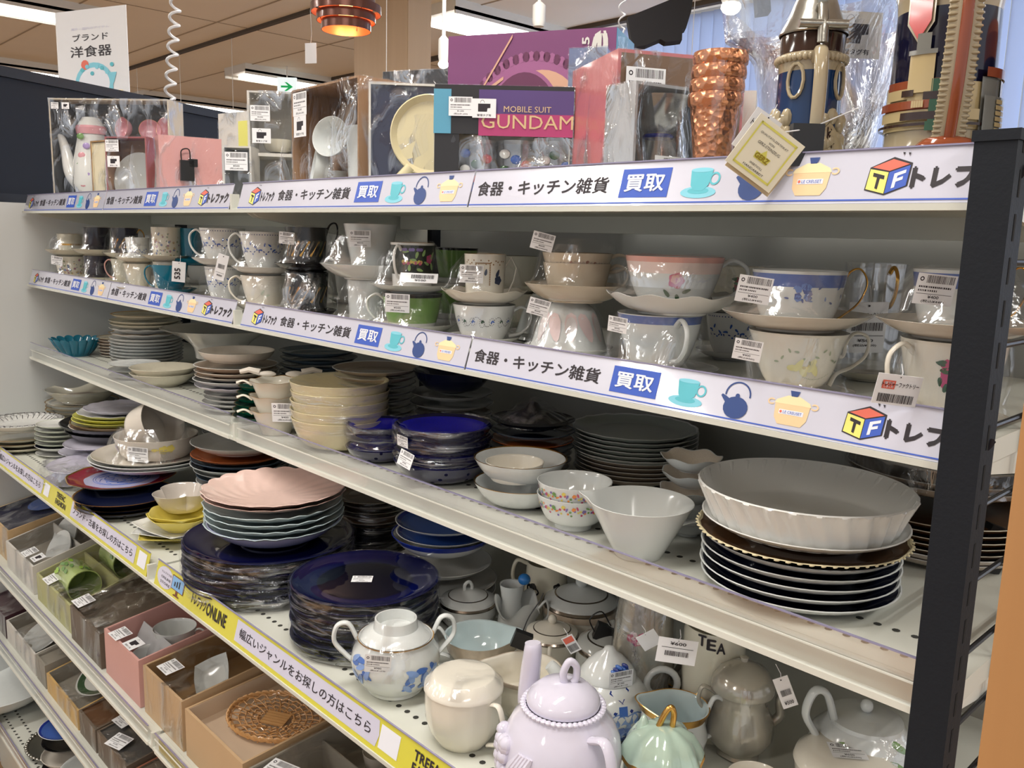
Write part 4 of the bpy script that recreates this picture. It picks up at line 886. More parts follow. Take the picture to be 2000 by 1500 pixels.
# pink shells on ice blue plates on cobalt plates
fx = fit(527, 322, 1042, 1172, S4, .62); x, y, R, H = fx
st('in the left wrapped cobalt pile', fx, [('cob', 1)]*7)
sleeve('plastic_wrap', 'clear film around the left cobalt glass plates', [(R*.62, .002)] + [(R*(1.014 + .016*(k % 2)), H*(.06 + .94*k/13)) for k in range(14)] + [(R*.97, H*1.006)], (x, y, S4), amp=.005)
zc = S4 + H; p = at(537, 1020, z=zc + .02); Dp = depth(*p); Rp = 132*Dp/FPX
p2 = at(537, 945, z=zc + .075); hp = (CAM + Vector((ray(537, 945).x, ray(537, 945).y, 0))*0)
d_ = ray(537, 945); tt = (Vector((p.x, p.y)) - Vector((CAM.x, CAM.y))).length/Vector((d_.x, d_.y)).length; ztop = CAM.z + tt*d_.z
HH = ztop - zc
stack('on the left cobalt pile', p.x, p.y, zc - .004, HH, [('b_pink', Rp*1.02, .7), ('b_pink', Rp*1.02, .9), ('iceb', Rp), ('iceb', Rp), ('iceb', Rp), ('iceb', Rp), ('b_ice', Rp*.96)])
fx = fit(713, 284, 1125, 1280, S4, .62); x, y, R, H = fx
st('in the right wrapped cobalt pile', fx, [('cob', 1)]*7)
w_ = sleeve('plastic_wrap', 'clear film around the right cobalt glass plates', [(R*.62, .002)] + [(R*(1.012 + .016*(k % 2)), H*(.06 + .94*k/13)) for k in range(14)] + [(R*.96, H*1.005)], (x, y, S4), amp=.005)
o = link('price_label', label_mesh('bar', PR['500']), w_, (-.004, -.002, H - R*.12*.4), (-pi/2, 0, YAW + pi)); sc_ = 40*depth(x, y, S4 + H)/FPX; o.scale = (sc_, sc_*.02, sc_); o.rotation_euler = (pi/2*-1, 0, YAW + .05)
# stacks behind
fx = fity(728, 150, 962, .16, S4); x, y, R, H = fx; st('in the brown pile behind the shell dishes', fx, [('brown', 1), ('taupe', .98), ('brown', 1), ('taupe', .98), ('bone', .98), ('bgold', .96)] + [('bgold', .94)]*6, G4)
sleeve('plastic_wrap', 'clear film around the brown and white pile', [(R*.95, .01), (R*1.0, H*.5), (R*1.03, H)], (x, y, S4), amp=.02)
fx = fity(868, 190, 1012, .12, S4); x, y, R, H = fx
stack('in the blue and white pile at mid shelf', x, y, S4, H, [('blued', R, 1.2), ('blued', R, 1.4), ('b_blue', R*1.06, 2.2), ('b_ssoup', R*1.0, 1.6), ('white', R*1.12), ('white', R*1.1), ('lilac', R*1.05)], G4)
fx = fity(470, 190, 858, .13, S4); x, y, R, H = fx
stack('in the mixed pile above the shell dishes', x, y, S4, H, [('b_ssoup', R, 1.6), ('oran', R*.98), ('slate', R*1.0), ('navy', R*1.0), ('grey', R*.95), ('slate', R*.9), ('white', R*.9), ('grey', R*.9), ('white', R*.9), ('grey', R*.9)], G4)
# one mixed pile further back in the middle
stack('in the back row behind the lavender pile', -.55, .26, S4, .10, [('white', .075)]*8, G4)
stack('in the back row under the left bay joint', -.15, .30, S4, .09, [('taupe', .08)]*7, G4)
cp = [o for o in COL.objects if o.get('label', '').startswith('crimson rimmed')][0]; q = MB(); R = cp.scale[0]
for rr_ in (.50, .46, .30): q.tube([(cos(2*pi*i/40)*rr_, sin(2*pi*i/40)*rr_, .066) for i in range(40)], .006, n=5, closed=True)
for k in range(9):
    a_ = k*2*pi/9; q.tube([(cos(a_ + .3*sin(j))*(.14 + .04*j), sin(a_ + .3*sin(j))*(.14 + .04*j), .066) for j in range(8)], .007, n=5)
o = q.build('blue_print', bluedec, cp); o['kind'] = 'stuff'

rp_ = [o for o in COL.objects if o.get('label', '').startswith('brown plate with cream rope edge')][0]; q = MB()
for k in range(64): a_ = k*2*pi/64; q.blob((cos(a_)*1.0, sin(a_)*1.0, .098), (.030, .060, .022), 0, 8, 5, mtx=Matrix.Rotation(a_ + .5, 3, 'Z'))
o = q.build('rope_edge', wedge, rp_); o['kind'] = 'stuff'
# ================================================================ second shelf: cups on saucers, two high
BLK, GLD = black_c, goldm
def vine(m1, m2): 
    L = []
    for k in range(46):
        a_ = AF - 1.15 + k*.05; L.append(('dot', a_, .52 + .10*sin(k*.42), .014, 0, 0))
    for c_ in range(7):
        for j in range(10): L.append(('dot', AF - 1.05 + c_*.34 + .09*cos(j*.62), .50 + .02*(-1)**c_ + .08*sin(j*.62), .012, 0, 0))
        L.append(('leaf', AF - 1.05 + c_*.34, .52, .055, 1.2, 1 + c_ % 2)); L.append(('leaf', AF - 1.0 + c_*.34, .53, .05, 2.2, 1 + c_ % 2))
    return L, [m_ink, bluedec, dgrn]
def berries(z0=.55, ms=None):
    L = []
    for k in range(12):
        a_ = AF - 1.2 + k*.22; L += [('leaf', a_, z0 + .07*sin(k*1.9), .085, k*1.1, 0), ('dot', a_ + .07, z0 - .09 + .06*cos(k*2.3), .035, 0, 0), ('leaf', a_ - .05, z0 - .1, .05, 2 + k, 1)]
    for k in range(24): L.append(('dot', AF - 1.3 + k*.11, .80, .022, 0, 1))
    return L, ms or [bluedec, W_('dark blue print', (40, 58, 130))]
def chintz(h):
    cs = [W_('chintz mauve', (168, 130, 140)), W_('chintz sage', (150, 160, 130)), W_('chintz buff', (196, 170, 130)), W_('chintz blue', (130, 140, 170))]
    return [(('rose', 'leaf', 'dot')[k % 3], AF - 1.4 + rnd.random()*2.8, .12 + rnd.random()*(h - .25), .05 + .04*rnd.random(), rnd.random()*6, k % 4) for k in range(70)], cs
def stripes(h, ms): return [('bar', AF - 1.4 + k*.26, h*.5, .42, 1.0 + .1*(k % 2), k % 2) for k in range(12)], ms
def grapes():
    L = []
    for k in range(26): L.append(('dot', AF + .1 + .42*sin(k*1.3) , .92 + .24*cos(k*2.1), .075, 0, 1 + k % 3))
    for k in range(7): L.append(('leaf', AF - .2 + k*.17, .85 + .26*cos(k*2.4), .16, k*1.5, 4))
    L += [('rose', AF + 1.0, .9, .2, 0, 2), ('leaf', AF + 1.2, 1.0, .2, 1, 4), ('leaf', AF + 1.2, .7, .2, 2, 4)]
    return L, [W_('deep forest', (18, 34, 26)), purp, W_('berry magenta', (200, 70, 120)), W_('berry yellow', (220, 200, 90)), W_('vine leaf', (150, 186, 110))]
def bouquet(cols, an=0, z=.5, s=.10, n=9):
    L = []
    for k in range(n*2): L.append(('leaf', AF + an + .34*sin(k*1.7), z + .16*cos(k*2.3), s*.8, k*1.1, 1))
    for k in range(n): L.append(('rose', AF + an + .22*sin(k*2.1), z + .10*cos(k*1.6), s, k, 0 if k % 3 else 2))
    return L, cols
def set_(desc, px, Y, ytop, up, sw, lo=None, lsw=None, slip=0):
    """up / lo: dicts(kind, w, h (px), mats, hang, hstyle ...); sw: saucer width in px. Builds an upper and a lower cup-and-saucer set."""
    pass
def cset(label, x, y, z, D, kind, w_, hpx, mats, sw, smats=None, wrap=1, ysq=1, smod=None, hs=1.0, **kw):
    """one cup standing on its saucer at x, y with its saucer foot at z; returns the rim height"""
    R = w_/2*D/FPX; RS = sw/2*D/FPX; H = hpx*D/FPX; sh = kw.pop('sh', .26)*RS
    t = thing('cup_and_saucer', label, 'cup and saucer', (x, y, z), 0, 'cup and saucer sets on the second shelf')
    sp = dish(sh/RS, .52, 1, 1.7, .03); sm = smats or [mats[0]]
    MB().lathe([(p[0]*RS, p[1]*RS) + ((p[2],) + tuple(p[3:])) for p in sp], 56, smod).build('saucer', sm, t, ang=50)
    deco = kw.pop('deco', None); labs = kw.pop('labs', ())
    k2 = dict(CUPS[kind]); h0 = k2['h']; k2['h'] = H/R
    k2['a'] = kw.pop('a', k2['a']); CUPS['tmp'] = k2
    if deco:
        f_ = (H/R)/h0; deco = ([(s_[0], s_[1], s_[2]*f_, s_[3], s_[4], s_[5]) for s_ in deco[0]], deco[1])
    flip = kw.get('flip')
    cup(t, 'tmp', R, mats, off=(0, 0, .055*RS), deco=deco, **kw)
    if wrap:
        zt = .055*RS + H; r1 = R*(.55 if flip else 1.03)
        pts = [(RS*.99, sh + .001), (RS*.88, sh + (zt - sh)*.22), ((RS*.6 + r1*.4), sh + (zt - sh)*.55), (r1*1.04, zt*.97), (r1*.9, zt + .003)] + ([(0, zt + .004)] if wrap > 1 else [])
        sleeve('wrapper', None, pts, None, m_cello if wrap > 1 else m_film, n=56, parent=t, amp=.035)
    bpy.context.view_layer.update()
    for (px, py, w2, roll, price, *yw) in labs: label_on(t, px, py, w2, D - R*1.25, roll, price=price, yaw=yw[0] if yw else 0)
    return z + .055*RS + H
def tower(px, Y, ytop, ymid, lo, up):
    """lower set on the board, upper set on the lower cup; ymid / ytop = image heights of the two cup rims"""
    p = at(px, ytop, y=Y); D = depth(p.x, Y, 1.45); x = p.x
    zl = at(px, ymid, y=Y).z; zu = p.z
    if lo:
        RS = lo['sw']/2*D/FPX; lo = dict(lo); lo['hpx'] = max(.02, (zl - S2 - .0005 - .055*RS))*FPX/D
        zz = cset(x=x + lo.pop('dx', 0), y=Y + lo.pop('dy', 0), z=S2 + .0005, D=D, **lo)
    else: zz = zl
    if up:
        RS = up['sw']/2*D/FPX; up = dict(up); up['hpx'] = max(.02, (zu - zz - .0008 - .055*RS))*FPX/D
        cset(x=x + up.pop('dx', 0), y=Y + up.pop('dy', 0), z=zz + .0008, D=D, **up)
wl = W_('floral white', (222, 214, 196)); nv = W_('midnight', (20, 20, 44)); pinkrim = W_('blush pink', (226, 170, 160)); blush = W_('pale blush', (236, 214, 208)); beigeC = W_('warm beige', (206, 192, 170)); bandb = W_('band blue', (96, 116, 176)); gcup = W_('apple green', (128, 166, 90)); lily = W_('lily yellow', (232, 224, 160)); lilyd = W_('lily centre', (200, 180, 110)); cer_mauve = W_('mauve bud', (170, 160, 180))
BR = [('low', .9, 1)]
tower(136, .07, 457, 500,
  dict(label='pale floral cup set, lower one at the far left end', kind='demi', w_=58, mats=[wl], sw=86, deco=chintz(1.1), labs=((111, 509, 22, .3, '500'),)),
  dict(label='cream cup with fine gold waves, upper one at the far left end', kind='mug', w_=46, mats=[cream, goldm], sw=92, rim=1, bands=[(.5, .53, 1)], wrap=2))
tower(188, .085, 444, 499,
  dict(label='dark navy cup with gold rim, lower, second column from the left', kind='demi', w_=52, mats=[nv, GLD], sw=86, smats=[cream], rim=1),
  dict(label='dark navy cup with gold rim, upper, second column from the left', kind='demi', w_=50, mats=[nv, GLD], sw=92, smats=[cream], rim=1))
tower(243, .11, 445, 505,
  dict(label='white cup with pink handle, lower, third column from the left', kind='round', w_=56, mats=[cream, GLD], sw=84, rim=1, hang=AL, hm=pinkrim),
  dict(label='black cup with gold pattern, upper, third column from the left', kind='demi', w_=50, mats=[nv, GLD], sw=86, smats=[cream], rim=1, hang=AR, hm=GLD, deco=stripes(1.1, [GLD, nv])))
tower(268, .045, 464, 514,
  dict(label='cream ribbed cup before the black and gold cup, lower', kind='flare', w_=58, mats=[cream], sw=84, wrap=1),
  dict(label='small bagged blue print cup before the black and gold cup, upper', kind='demi', w_=44, mats=[cool], sw=84, smats=[cream], wrap=2, deco=berries()))
tower(324, .075, 444, 511,
  dict(label='flower chintz mug, lower, beside the teal cups', kind='mug', w_=54, mats=[wl], sw=88, deco=chintz(1.3)),
  dict(label='flower chintz mug, upper, beside the teal cups', kind='mug', w_=56, mats=[wl], sw=92, deco=chintz(1.3)))
tower(372, .12, 446, 517,
  dict(label='glossy teal cup with teal saucer, lower one with number tag', kind='round', w_=66, mats=[tealc], sw=96, hang=AL, wrap=0, dy=-.045, dx=-.004),
  dict(label='glossy teal cup with teal saucer, upper one', kind='mug', w_=44, mats=[tealc], sw=96, wrap=0))
tower(434, .065, 446, 520,
  dict(label='white blue-leaf cup in film, lower, beside the white hang tag', kind='round', w_=72, mats=[white, bluedec], sw=104, deco=berries()),
  dict(label='white blue-leaf cup with big left handle, upper left of the pair', kind='round', w_=86, mats=[white, bluedec], sw=118, hang=AL, rim=0, deco=berries(), labs=()))
tower(514, .065, 453, 537,
  dict(label='ivory cup with green leaf sprig and scrolled left handle', kind='round', w_=90, mats=[ivory], sw=120, hang=AL + .1, deco=([('leaf', AF + .2, .45, .13, 1.0, 0), ('leaf', AF + .45, .38, .10, .3, 0)] + [('dot', AF - .5 + k*.07, .25 + .006*k*k/3, .012, 0, 1) for k in range(18)], [lgreen, taup])),
  dict(label='white blue-leaf cup with left handle, upper right of the pair', kind='round', w_=90, mats=[white, bluedec], sw=124, hang=AL, deco=berries()))
tower(598, .07, 444, 531,
  dict(label='black cup with gold diagonal stripes bagged in film, lower', kind='mug', w_=84, mats=[BLK, GLD], sw=118, wrap=2, deco=stripes(1.35, [GLD, silverm])),
  dict(label='black cup with gold diagonal stripes bagged in film, upper', kind='mug', w_=80, mats=[BLK, GLD], sw=124, smats=[BLK, GLD], wrap=1, hang=AR + .2, hstyle='tall', hm=BLK, deco=stripes(1.35, [GLD, silverm]), labs=((560, 465, 30, .15, '500'),)))
tower(724, .075, 438, 546,
  dict(label='plain white straight cup, lower, right of the black striped cups', kind='mug', w_=92, mats=[cool], sw=150, wrap=1),
  dict(label='tall white tapering cup in film on a wide saucer, upper', kind='cone', w_=104, mats=[cool], sw=196, sh=.30, labs=((703, 466, 42, 0, '500'),)))
tower(806, .072, 474, 572,
  dict(label='green banded low cup with left handle and price label, lower', kind='low', w_=118, mats=[white, gcup, BLK], sw=178, hang=AL, smats=[white], bands=[(.35, .93, 1), (.93, 1, 2)], labs=((776, 592, 48, .06, '500'),)),
  dict(label='black banded mug with grapes and gold handle top, upper', kind='mug', w_=86, mats=[white, GLD, W_('deep forest', (18, 34, 26))], sw=166, sh=.2, rim=1, bands=[(.34, .95, 2)], hang=AF - .45, hstyle='ear', deco=grapes()))
tower(948, .075, 496, 594,
  dict(label='white cup with black scroll vine and blue tulips, lower', kind='round', w_=124, mats=[white, silverm], sw=150, rim=1, hang=AR, deco=vine(0, 0), wrap=1),
  dict(label='cream peacock cup with angular handle and gold ornament, upper', kind='mug', w_=82, mats=[ivory, GLD], sw=168, sh=.32, rim=1, hang=AR, hstyle='angle', smod=wavy(8, .02, .0015), labs=((921, 535, 46, .05, '600'),), deco=([('box', AF - .4 + k*.05, 1.1, .03, 0, 0) for k in range(14)] + [('box', AF - .42, .8 + .05*k, .03, 0, 0) for k in range(-6, 7)] + [('box', AF + .28, .8 + .05*k, .03, 0, 0) for k in range(-6, 7)] + [('leaf', AF + .08, .85, .16, 1.4, 1), ('rose', AF + .75, .62, .2, 0, 1), ('leaf', AF + .7, .82, .2, 1.2, 1)] + [('dot', AF - 1 + .12*k, 1.12 + .06*sin(k*2), .035, 0, 0) for k in range(18)], [W_('ochre line', (150, 110, 60)), W_('peacock ink', (44, 56, 84))])))
# beige pair and the inverted petal cups
p = at(1118, 560, y=.085); D_ = depth(p.x, .085, 1.43); zt = at(1150, 458, y=.085).z
zz = cset('white cup with pink petals turned upside down on its saucer', p.x - .003, .085, S2 + .0005, D_, 'flare', 168, 104, [cool, petal], 176, smats=[white], flip=True, a=.62, deco=([('leaf', AF*-1 - 1.0 + k*.5, .34, .34, 1.57 + .3*(k % 2), 0) for k in range(5)] + [('leaf', AF*-1 - 1.0 + k*.5, .36, .28, 1.57 + .3*(k % 2), 1) for k in range(5)], [W_('petal line', (234, 210, 208)), W_('petal inner', (230, 222, 220))]), labs=((1052, 600, 42, .45, '600'),), wrap=1)
cset('white cup turned upside down half behind the pink petal cup', at(1060, 560, y=.18).x, .185, S2 + .0005, D_*1.09, 'flare', 130, 92, [cool, petal], 150, smats=[white], flip=True, wrap=0)
RS_ = 100*D_/FPX; t_h = (zt - zz - .001 - .055*RS_)*FPX/D_
z1 = cset('two nested beige cups with brown rims wrapped on a saucer', at(1128, 500, y=.085).x, .085, zz + .001, D_, 'low', 132, t_h*.56, [beigeC, taup], 204, sh=.34, rim=1, hang=AR, wrap=0, labs=((1060, 472, 44, .42, '600'),))
bt = [o for o in COL.objects if o.name.startswith('cup_and_saucer')][-1]
R_ = 66*D_/FPX; cu, H_ = cup(bt, 'low', R_*1.04, [beigeC, W_('brown rim', (110, 90, 66))], off=(0, 0, z1 - (zz + .001) - .50*R_ + 0.004), rim=1, hang=AR, deco=([('rose', AF - .25 + k*.12, .40 + .02*sin(k*2), .05, k, k % 2) for k in range(7)] + [('leaf', AF - .7 + k*.12, .39, .04, k, 1) for k in range(14)], [W_('faded rose', (150, 110, 96)), taup]))
sleeve('wrapper', None, [(RS_*.98, .02), (RS_*.85, .03), (R_*1.15, .055), (R_*1.1, z1 - zz + .02), (R_*.7, z1 - zz + .027)], None, m_film, parent=bt, amp=.04)
tower(1300, .085, 500, 612,
  dict(label='white rounded cup with blue rim line, handle facing out, lower', kind='round', w_=168, mats=[cool, bandb], sw=238, sh=.10, bands=[(.968, .99, 1)], hang=AF + .25, dx=-.003, labs=((1206, 634, 40, .22, '500', -.5),), smats=[white]),
  dict(label='pink edged cup with single pink rose and curled handle, upper', kind='round', w_=190, mats=[cool, pinkrim, blush], sw=254, sh=.30, rim=1, bands=[(.86, .93, 2), (.93, 1, 1)], hang=AR, smod=wavy(10, .018, .0018), smats=[white], dx=.012, deco=([('rose', AF - .12, .50, .15, 0, 0), ('rose', AF - .14, .52, .09, 1, 2), ('leaf', AF - .34, .30, .09, 2.2, 1), ('leaf', AF + .14, .34, .09, .4, 1), ('leaf', AF - .06, .22, .09, -1.2, 1)], [W_('rose pink deco', (206, 104, 134)), dgrn, pinkrim])))
tower(1562, .080, 528, 646,
  dict(label='ivory pedestal cup with yellow lily and ornate right handle', kind='ped', w_=190, mats=[ivory, GLD], sw=230, sh=.10, hang=AR, hstyle='scroll', hthick=.06, dx=.004, deco=([('leaf', AF - .35 + .1*k, .44 + .05*sin(k*2), .15, k*1.05, 0) for k in range(6)] + [('leaf', AF - .8 + .16*k, .62 - .1*cos(k*1.3), .05, k, 2) for k in range(11)] + [('dot', AF - .12, .45, .035, 0, 1)] + [('dot', AF - .1 + .05*k, .30 - .012*k + .001*k*k, .010, 0, 2) for k in range(16)], [lily, lilyd, W_('sage leaf', (170, 180, 150))]), labs=((1460, 684, 54, .24, '400', -.3),)),
  dict(label='blue rose cup with blue band and gold loop handle, upper', kind='low', w_=178, mats=[cool, bandb, white], sw=286, sh=.24, bands=[(.87, .96, 1)], hang=AR, hstyle='gloop', hm=GLD, hthick=.035, smats=[bone], deco=([('rose', AF - .18 + .13*sin(k*2.2), .42 + .07*cos(k*1.7), .07, k, k % 2) for k in range(10)] + [('leaf', AF - 1.1 + .18*k, .38 + .10*sin(k*2), .05, k, k % 2) for k in range(14)], [W_('cornflower', (110, 140, 200)), W_('cornflower dark', (80, 100, 160))]), labs=((1473, 566, 68, .22, '400'),)))
tower(1880, .078, 527, 664,
  dict(label='cream cup with a big magenta rose and left handle near the post', kind='round', w_=196, mats=[ivory, GLD], sw=230, sh=.10, hang=AL + .25, hstyle='ear', deco=bouquet([W_('magenta rose', (196, 66, 116)), dgrn, W_('magenta light', (222, 120, 150))], -.35, .52, .12)),
  dict(label='blue banded cup by the post with a large price label', kind='low', w_=176, mats=[cool, bandb], sw=300, sh=.24, bands=[(.87, .96, 1)], hang=AR, hstyle='gloop', hm=GLD, hthick=.035, smats=[bone], labs=((1826, 566, 78, .14, '400'),)))
# back row
def back(label, px, Y, ytop, kind, w_, mats, sw, **k):
    p = at(px, ytop, y=Y); D = depth(p.x, Y, 1.42); RS = sw/2*D/FPX
    z0 = k.pop('z0', S2 + .0005); cset(label, p.x, Y, z0, D, kind, w_, (p.z - z0 - .055*RS)*FPX/D, mats, sw, wrap=k.pop('wrap', 0), **k)
def tower_b(px, Y, ytop, ymid, lo, up): tower(px, Y, ytop, ymid, lo, up)
tower(892, .27, 484, 556, dict(label='green banded cup in the back row, lower', kind='low', w_=84, mats=[white, gcup], sw=110, bands=[(.3, 1, 1)], wrap=0), dict(label='green banded cup in the back row, upper', kind='low', w_=84, mats=[white, gcup, BLK], sw=110, bands=[(.3, .95, 1), (.95, 1, 2)], wrap=0))
tower(1010, .27, 500, 572, dict(label='brown rimmed cup behind the angular handle, lower', kind='low', w_=84, mats=[cream, brownc], sw=116, wrap=0, rim=1), dict(label='brown rimmed cup behind the angular handle, upper', kind='low', w_=84, mats=[cream, brownc], sw=116, wrap=0, rim=1))
tower(1440, .25, 520, 610, dict(label='white blue print cup in the back row right of the rose cup, lower', kind='round', w_=110, mats=[white, bluedec], sw=140, wrap=0, hang=AR, hm=GLD, deco=berries()), dict(label='cream rose cup in the back row right of the rose cup, upper', kind='round', w_=104, mats=[cream], sw=140, wrap=0, deco=bouquet([crim, dgrn, rosec], 0, .5, .12)))
m_gl = film('grey glass', .22, .42, 3, .02, .05, .3)
tower(1716, .235, 514, 628, dict(label='grey glass cup behind the lily cup, lower', kind='mug', w_=118, mats=[m_gl], sw=150, wrap=0, smats=[cream]), dict(label='smoky glass mug with golden handle in the back row', kind='mug', w_=122, mats=[m_gl], sw=150, wrap=0, hang=AF, hm=GLD, hstyle='ear', hthick=.07))
for k, (px, yt) in enumerate(((150, 470), (300, 470), (460, 470), (590, 470))):
    tower(px + 90, .29, yt, yt + 48, dict(label='white cup in the dim back row, lower, column %s' % 'one two three four'.split()[k], kind='round', w_=56, mats=[white], sw=76, wrap=0), dict(label='white cup in the dim back row, upper, column %s' % 'one two three four'.split()[k], kind='round', w_=56, mats=[cool], sw=76, wrap=0))
# folded tags
def card(label, px, py, wpx, hpx, D, roll, lines, yaw=0, pitch=0, red=None, hole=True, cat='price tag'):
    p = ptd(px, py, D); s = wpx*D/FPX; h = hpx*D/FPX; R_ = Matrix.Rotation(YAW + yaw, 3, 'Z') @ Matrix.Rotation(pitch + radians(9), 3, 'X') @ Matrix.Rotation(roll, 3, 'Y')
    t = thing('hang_tag', label, cat, p); t.rotation_euler = R_.to_euler()
    MB().box((0, 0, 0), (s, .0006, h)).build('card', m_lab, t, smooth=False)
    q = MB(); o = Vector((-s/2, -.0005, -h/2)); ex_, ey_ = Vector((s, 0, 0)), Vector((0, 0, h)); fr = (o, ex_, ey_)
    for (s_, x0, x1, y0, y1, m) in lines:
        if s_ == '|':
            x = x0; r2 = random.Random(5)
            while x < x1: w2 = r2.choice((.008, .014, .022)); poly(q, [(x, y0), (x + w2, y0), (x + w2, y1), (x, y1)], fr, m); x += w2 + .014
        elif s_ == '#': poly(q, [(x0, y0), (x1, y0), (x1, y1), (x0, y1)], fr, m, .0003)
        else: add_text(q, s_, o, ex_, ey_, x0, x1, y0, y1, m, .015, .0006)
    if hole: ell(q, .5, .93, .02*h/s, .02, fr, 0)
    q.build('print', INK, t, smooth=False)
    MB().tube([(0, 0, h*.43), (.002, .002, h*.55), (.001, .006, h*.8)], .0004, n=4).build('string', m_cord, t)
t535 = [('#', .0, .0, 0, 0, 0)]
card('white number tag hanging before the teal cup', 349, 531, 25, 40, .0 + depth(at(349, 531, y=.02).x, .02, 1.4), .10, [], yaw=.2)
o_ = [o for o in COL.objects if o.name.startswith('hang_tag')][-1]; q = MB(); D_ = depth(*o_.location); s = 25*D_/FPX; h = 40*D_/FPX
add_text(q, '535', Vector((-s/2, -.0005, -h/2)), Vector((0, 0, h)), Vector((-s, 0, 0)), .15, .68, -.62, -.2, 0, .03, .0006); q.build('number', [m_ink], o_, smooth=False)
card('tall white tag tilted before the blue-leaf cups', 432, 522, 21, 52, depth(at(432, 522, y=.01).x, .01, 1.4), .30, [('|', .2, .8, .45, .62, 0), ('¥400', .25, .75, .15, .22, 0), ('#', .1, .9, .28, .29, 0)])
card('white tag with red sticker hanging over the strip near the post', 1752, 762, 88, 62, depth(at(1752, 755, y=-.008).x, -.008, 1.38), .10, [('トレジャーファクトリー', .12, .95, .60, .76, 0), ('#', .13, .42, .52, .80, 8), ('値下げ', .17, .38, .67, .76, 2), ('しました', .17, .38, .56, .64, 2), ('|', .1, .9, .08, .36, 0)])
card('grey white tag standing behind the lily cup', 1692, 640, 76, 102, depth(at(1692, 640, y=.16).x, .16, 1.42), -.03, [('トレジャーファクトリー', .02, .95, .70, .80, 0), ('|', .12, .9, .44, .60, 0), ('¥500', .3, .7, .22, .28, 0), ('(税込¥550)', .2, .8, .12, .18, 0), ('#', .05, .95, .335, .345, 0)])
card('flat tag lying below the grape mug', 818, 543, 74, 26, depth(at(818, 543, y=.02).x, .02, 1.42), .02, [('|', .3, .9, .4, .8, 0), ('¥500', .4, .7, .12, .3, 0)], pitch=-1.0, hole=False)
# ================================================================ fourth shelf, right: teapots, creamers, sugar bowls
def body(parent, prof, R, H, mats, name='body', mod=None, n=56, wall=True, ok=1):
    """prof (r, z) in units of R, H from the foot up to the rim; open vessel with an inner wall"""
    P = [(0, .004)] + [(r*R, z*H) for r, z in prof]
    q = [(P[0][0], P[0][1], 0, 0)] + [(r, z, 0, z/H) for r, z in P[1:]]
    if wall: q += [(r - .0022, z - (.0006 if i == 0 else 0), 1 if len(mats) > 1 else 0, z/H) for i, (r, z) in enumerate(reversed(P[1:])) if z > .06*H] + [(0, .07*H, 1 if len(mats) > 1 else 0, 0)]
    md = mod
    if ok != 1: md = lambda th, s, r, z: (r*cos(th), r*ok*sin(th), z)
    return MB().lathe(q, n, md).build(name, mats, parent, ang=50)
def dome(parent, pts, mats, z0, name='lid', mod=None, rot=None, loc=(0, 0)):
    q = [(r, z, m, 0) for r, z, m in pts]
    return MB().lathe(q, 48, mod).build(name, mats, parent, (loc[0], loc[1], z0), rot, ang=50)
def tubeat(parent, pts, ang, r, m, name='handle', flat=.7, n=10, taper=None):
    P = cat_rom([Vector((p[0]*cos(ang) - p[1]*sin(ang), p[0]*sin(ang) + p[1]*cos(ang), p[2])) for p in pts], 6); K = len(P)
    rr = [r]*K if taper is None else [r*(1 + (taper - 1)*i/(K - 1)) for i in range(K)]
    return MB().tube(P, rr, n=n, up=(-sin(ang), cos(ang), 0), flat=flat).build(name, m, parent)
def pot(label, cat, nm, fx): return thing(nm, label, cat, (fx[0], fx[1], S4 + .0004)), fx[2], fx[3]
m_band = mat('tan floral border', (196, 180, 160), .2, tint=.25, scale=90)
SW = S4
# 1 white sugar bowl with blue flowers and upturned lid
fx = fit(773, 172, 1240, 1372, SW, .62); t, R, H = pot('white two-handled sugar bowl with blue flowers and an upturned lid in film', 'sugar bowl', 'sugar_bowl', fx)
pf = [(.58, .0), (.62, .03), (.60, .07), (.80, .20), (.96, .42), (1.0, .60), (.95, .78), (.85, .92), (.84, 1.0)]
body(t, pf, R, H, [cool])
MB().lathe([(R*.845, H*.985), (R*.86, H), (R*.835, H*1.005), (R*.83, H*.985)], 48).build('gold_rim', goldm, t)
dome(t, [(R*.80, 0, 0), (R*.70, .006, 0), (R*.50, .010, 0), (R*.47, .022, 0), (R*.43, .022, 0), (R*.40, .010, 0), (0, .007, 0)], [cool], H)
for a_ in (AL + .1, AR + .35): tubeat(t, [(R*.86, 0, H*.95), (R*1.05, 0, H*1.22), (R*1.30, 0, H*1.18), (R*1.36, 0, H*.90), (R*1.12, 0, H*.66), (R*.97, 0, H*.55)], a_, R*.075, cool)
prn = [(0, 0)]*4 + [(r, z*H/R) for r, z in pf]; paint(t, prn, R, [('leaf', AF - .75 + .25*sin(k*2.1), .78 + .22*cos(k*1.7), .15, k*1.2, k % 2) for k in range(12)] + [('leaf', AF + .75 + .35*sin(k*1.3), .62 + .20*cos(k*2.2), .16, k*.9, k % 2) for k in range(14)], [W_('delft blue', (70, 112, 190)), W_('delft pale', (130, 160, 214))])
sleeve('wrapper', None, [(R*1.02, H*.5), (R*.98, H*.78), (R*.90, H), (R*.62, H + .014), (R*.5, H + .024), (0, H + .025)], None, m_film, parent=t, amp=.02)
bpy.context.view_layer.update(); label_on(t, 738, 1297, 52, depth(fx[0], fx[1], SW + H/2) - R*1.06, .12, price='980')
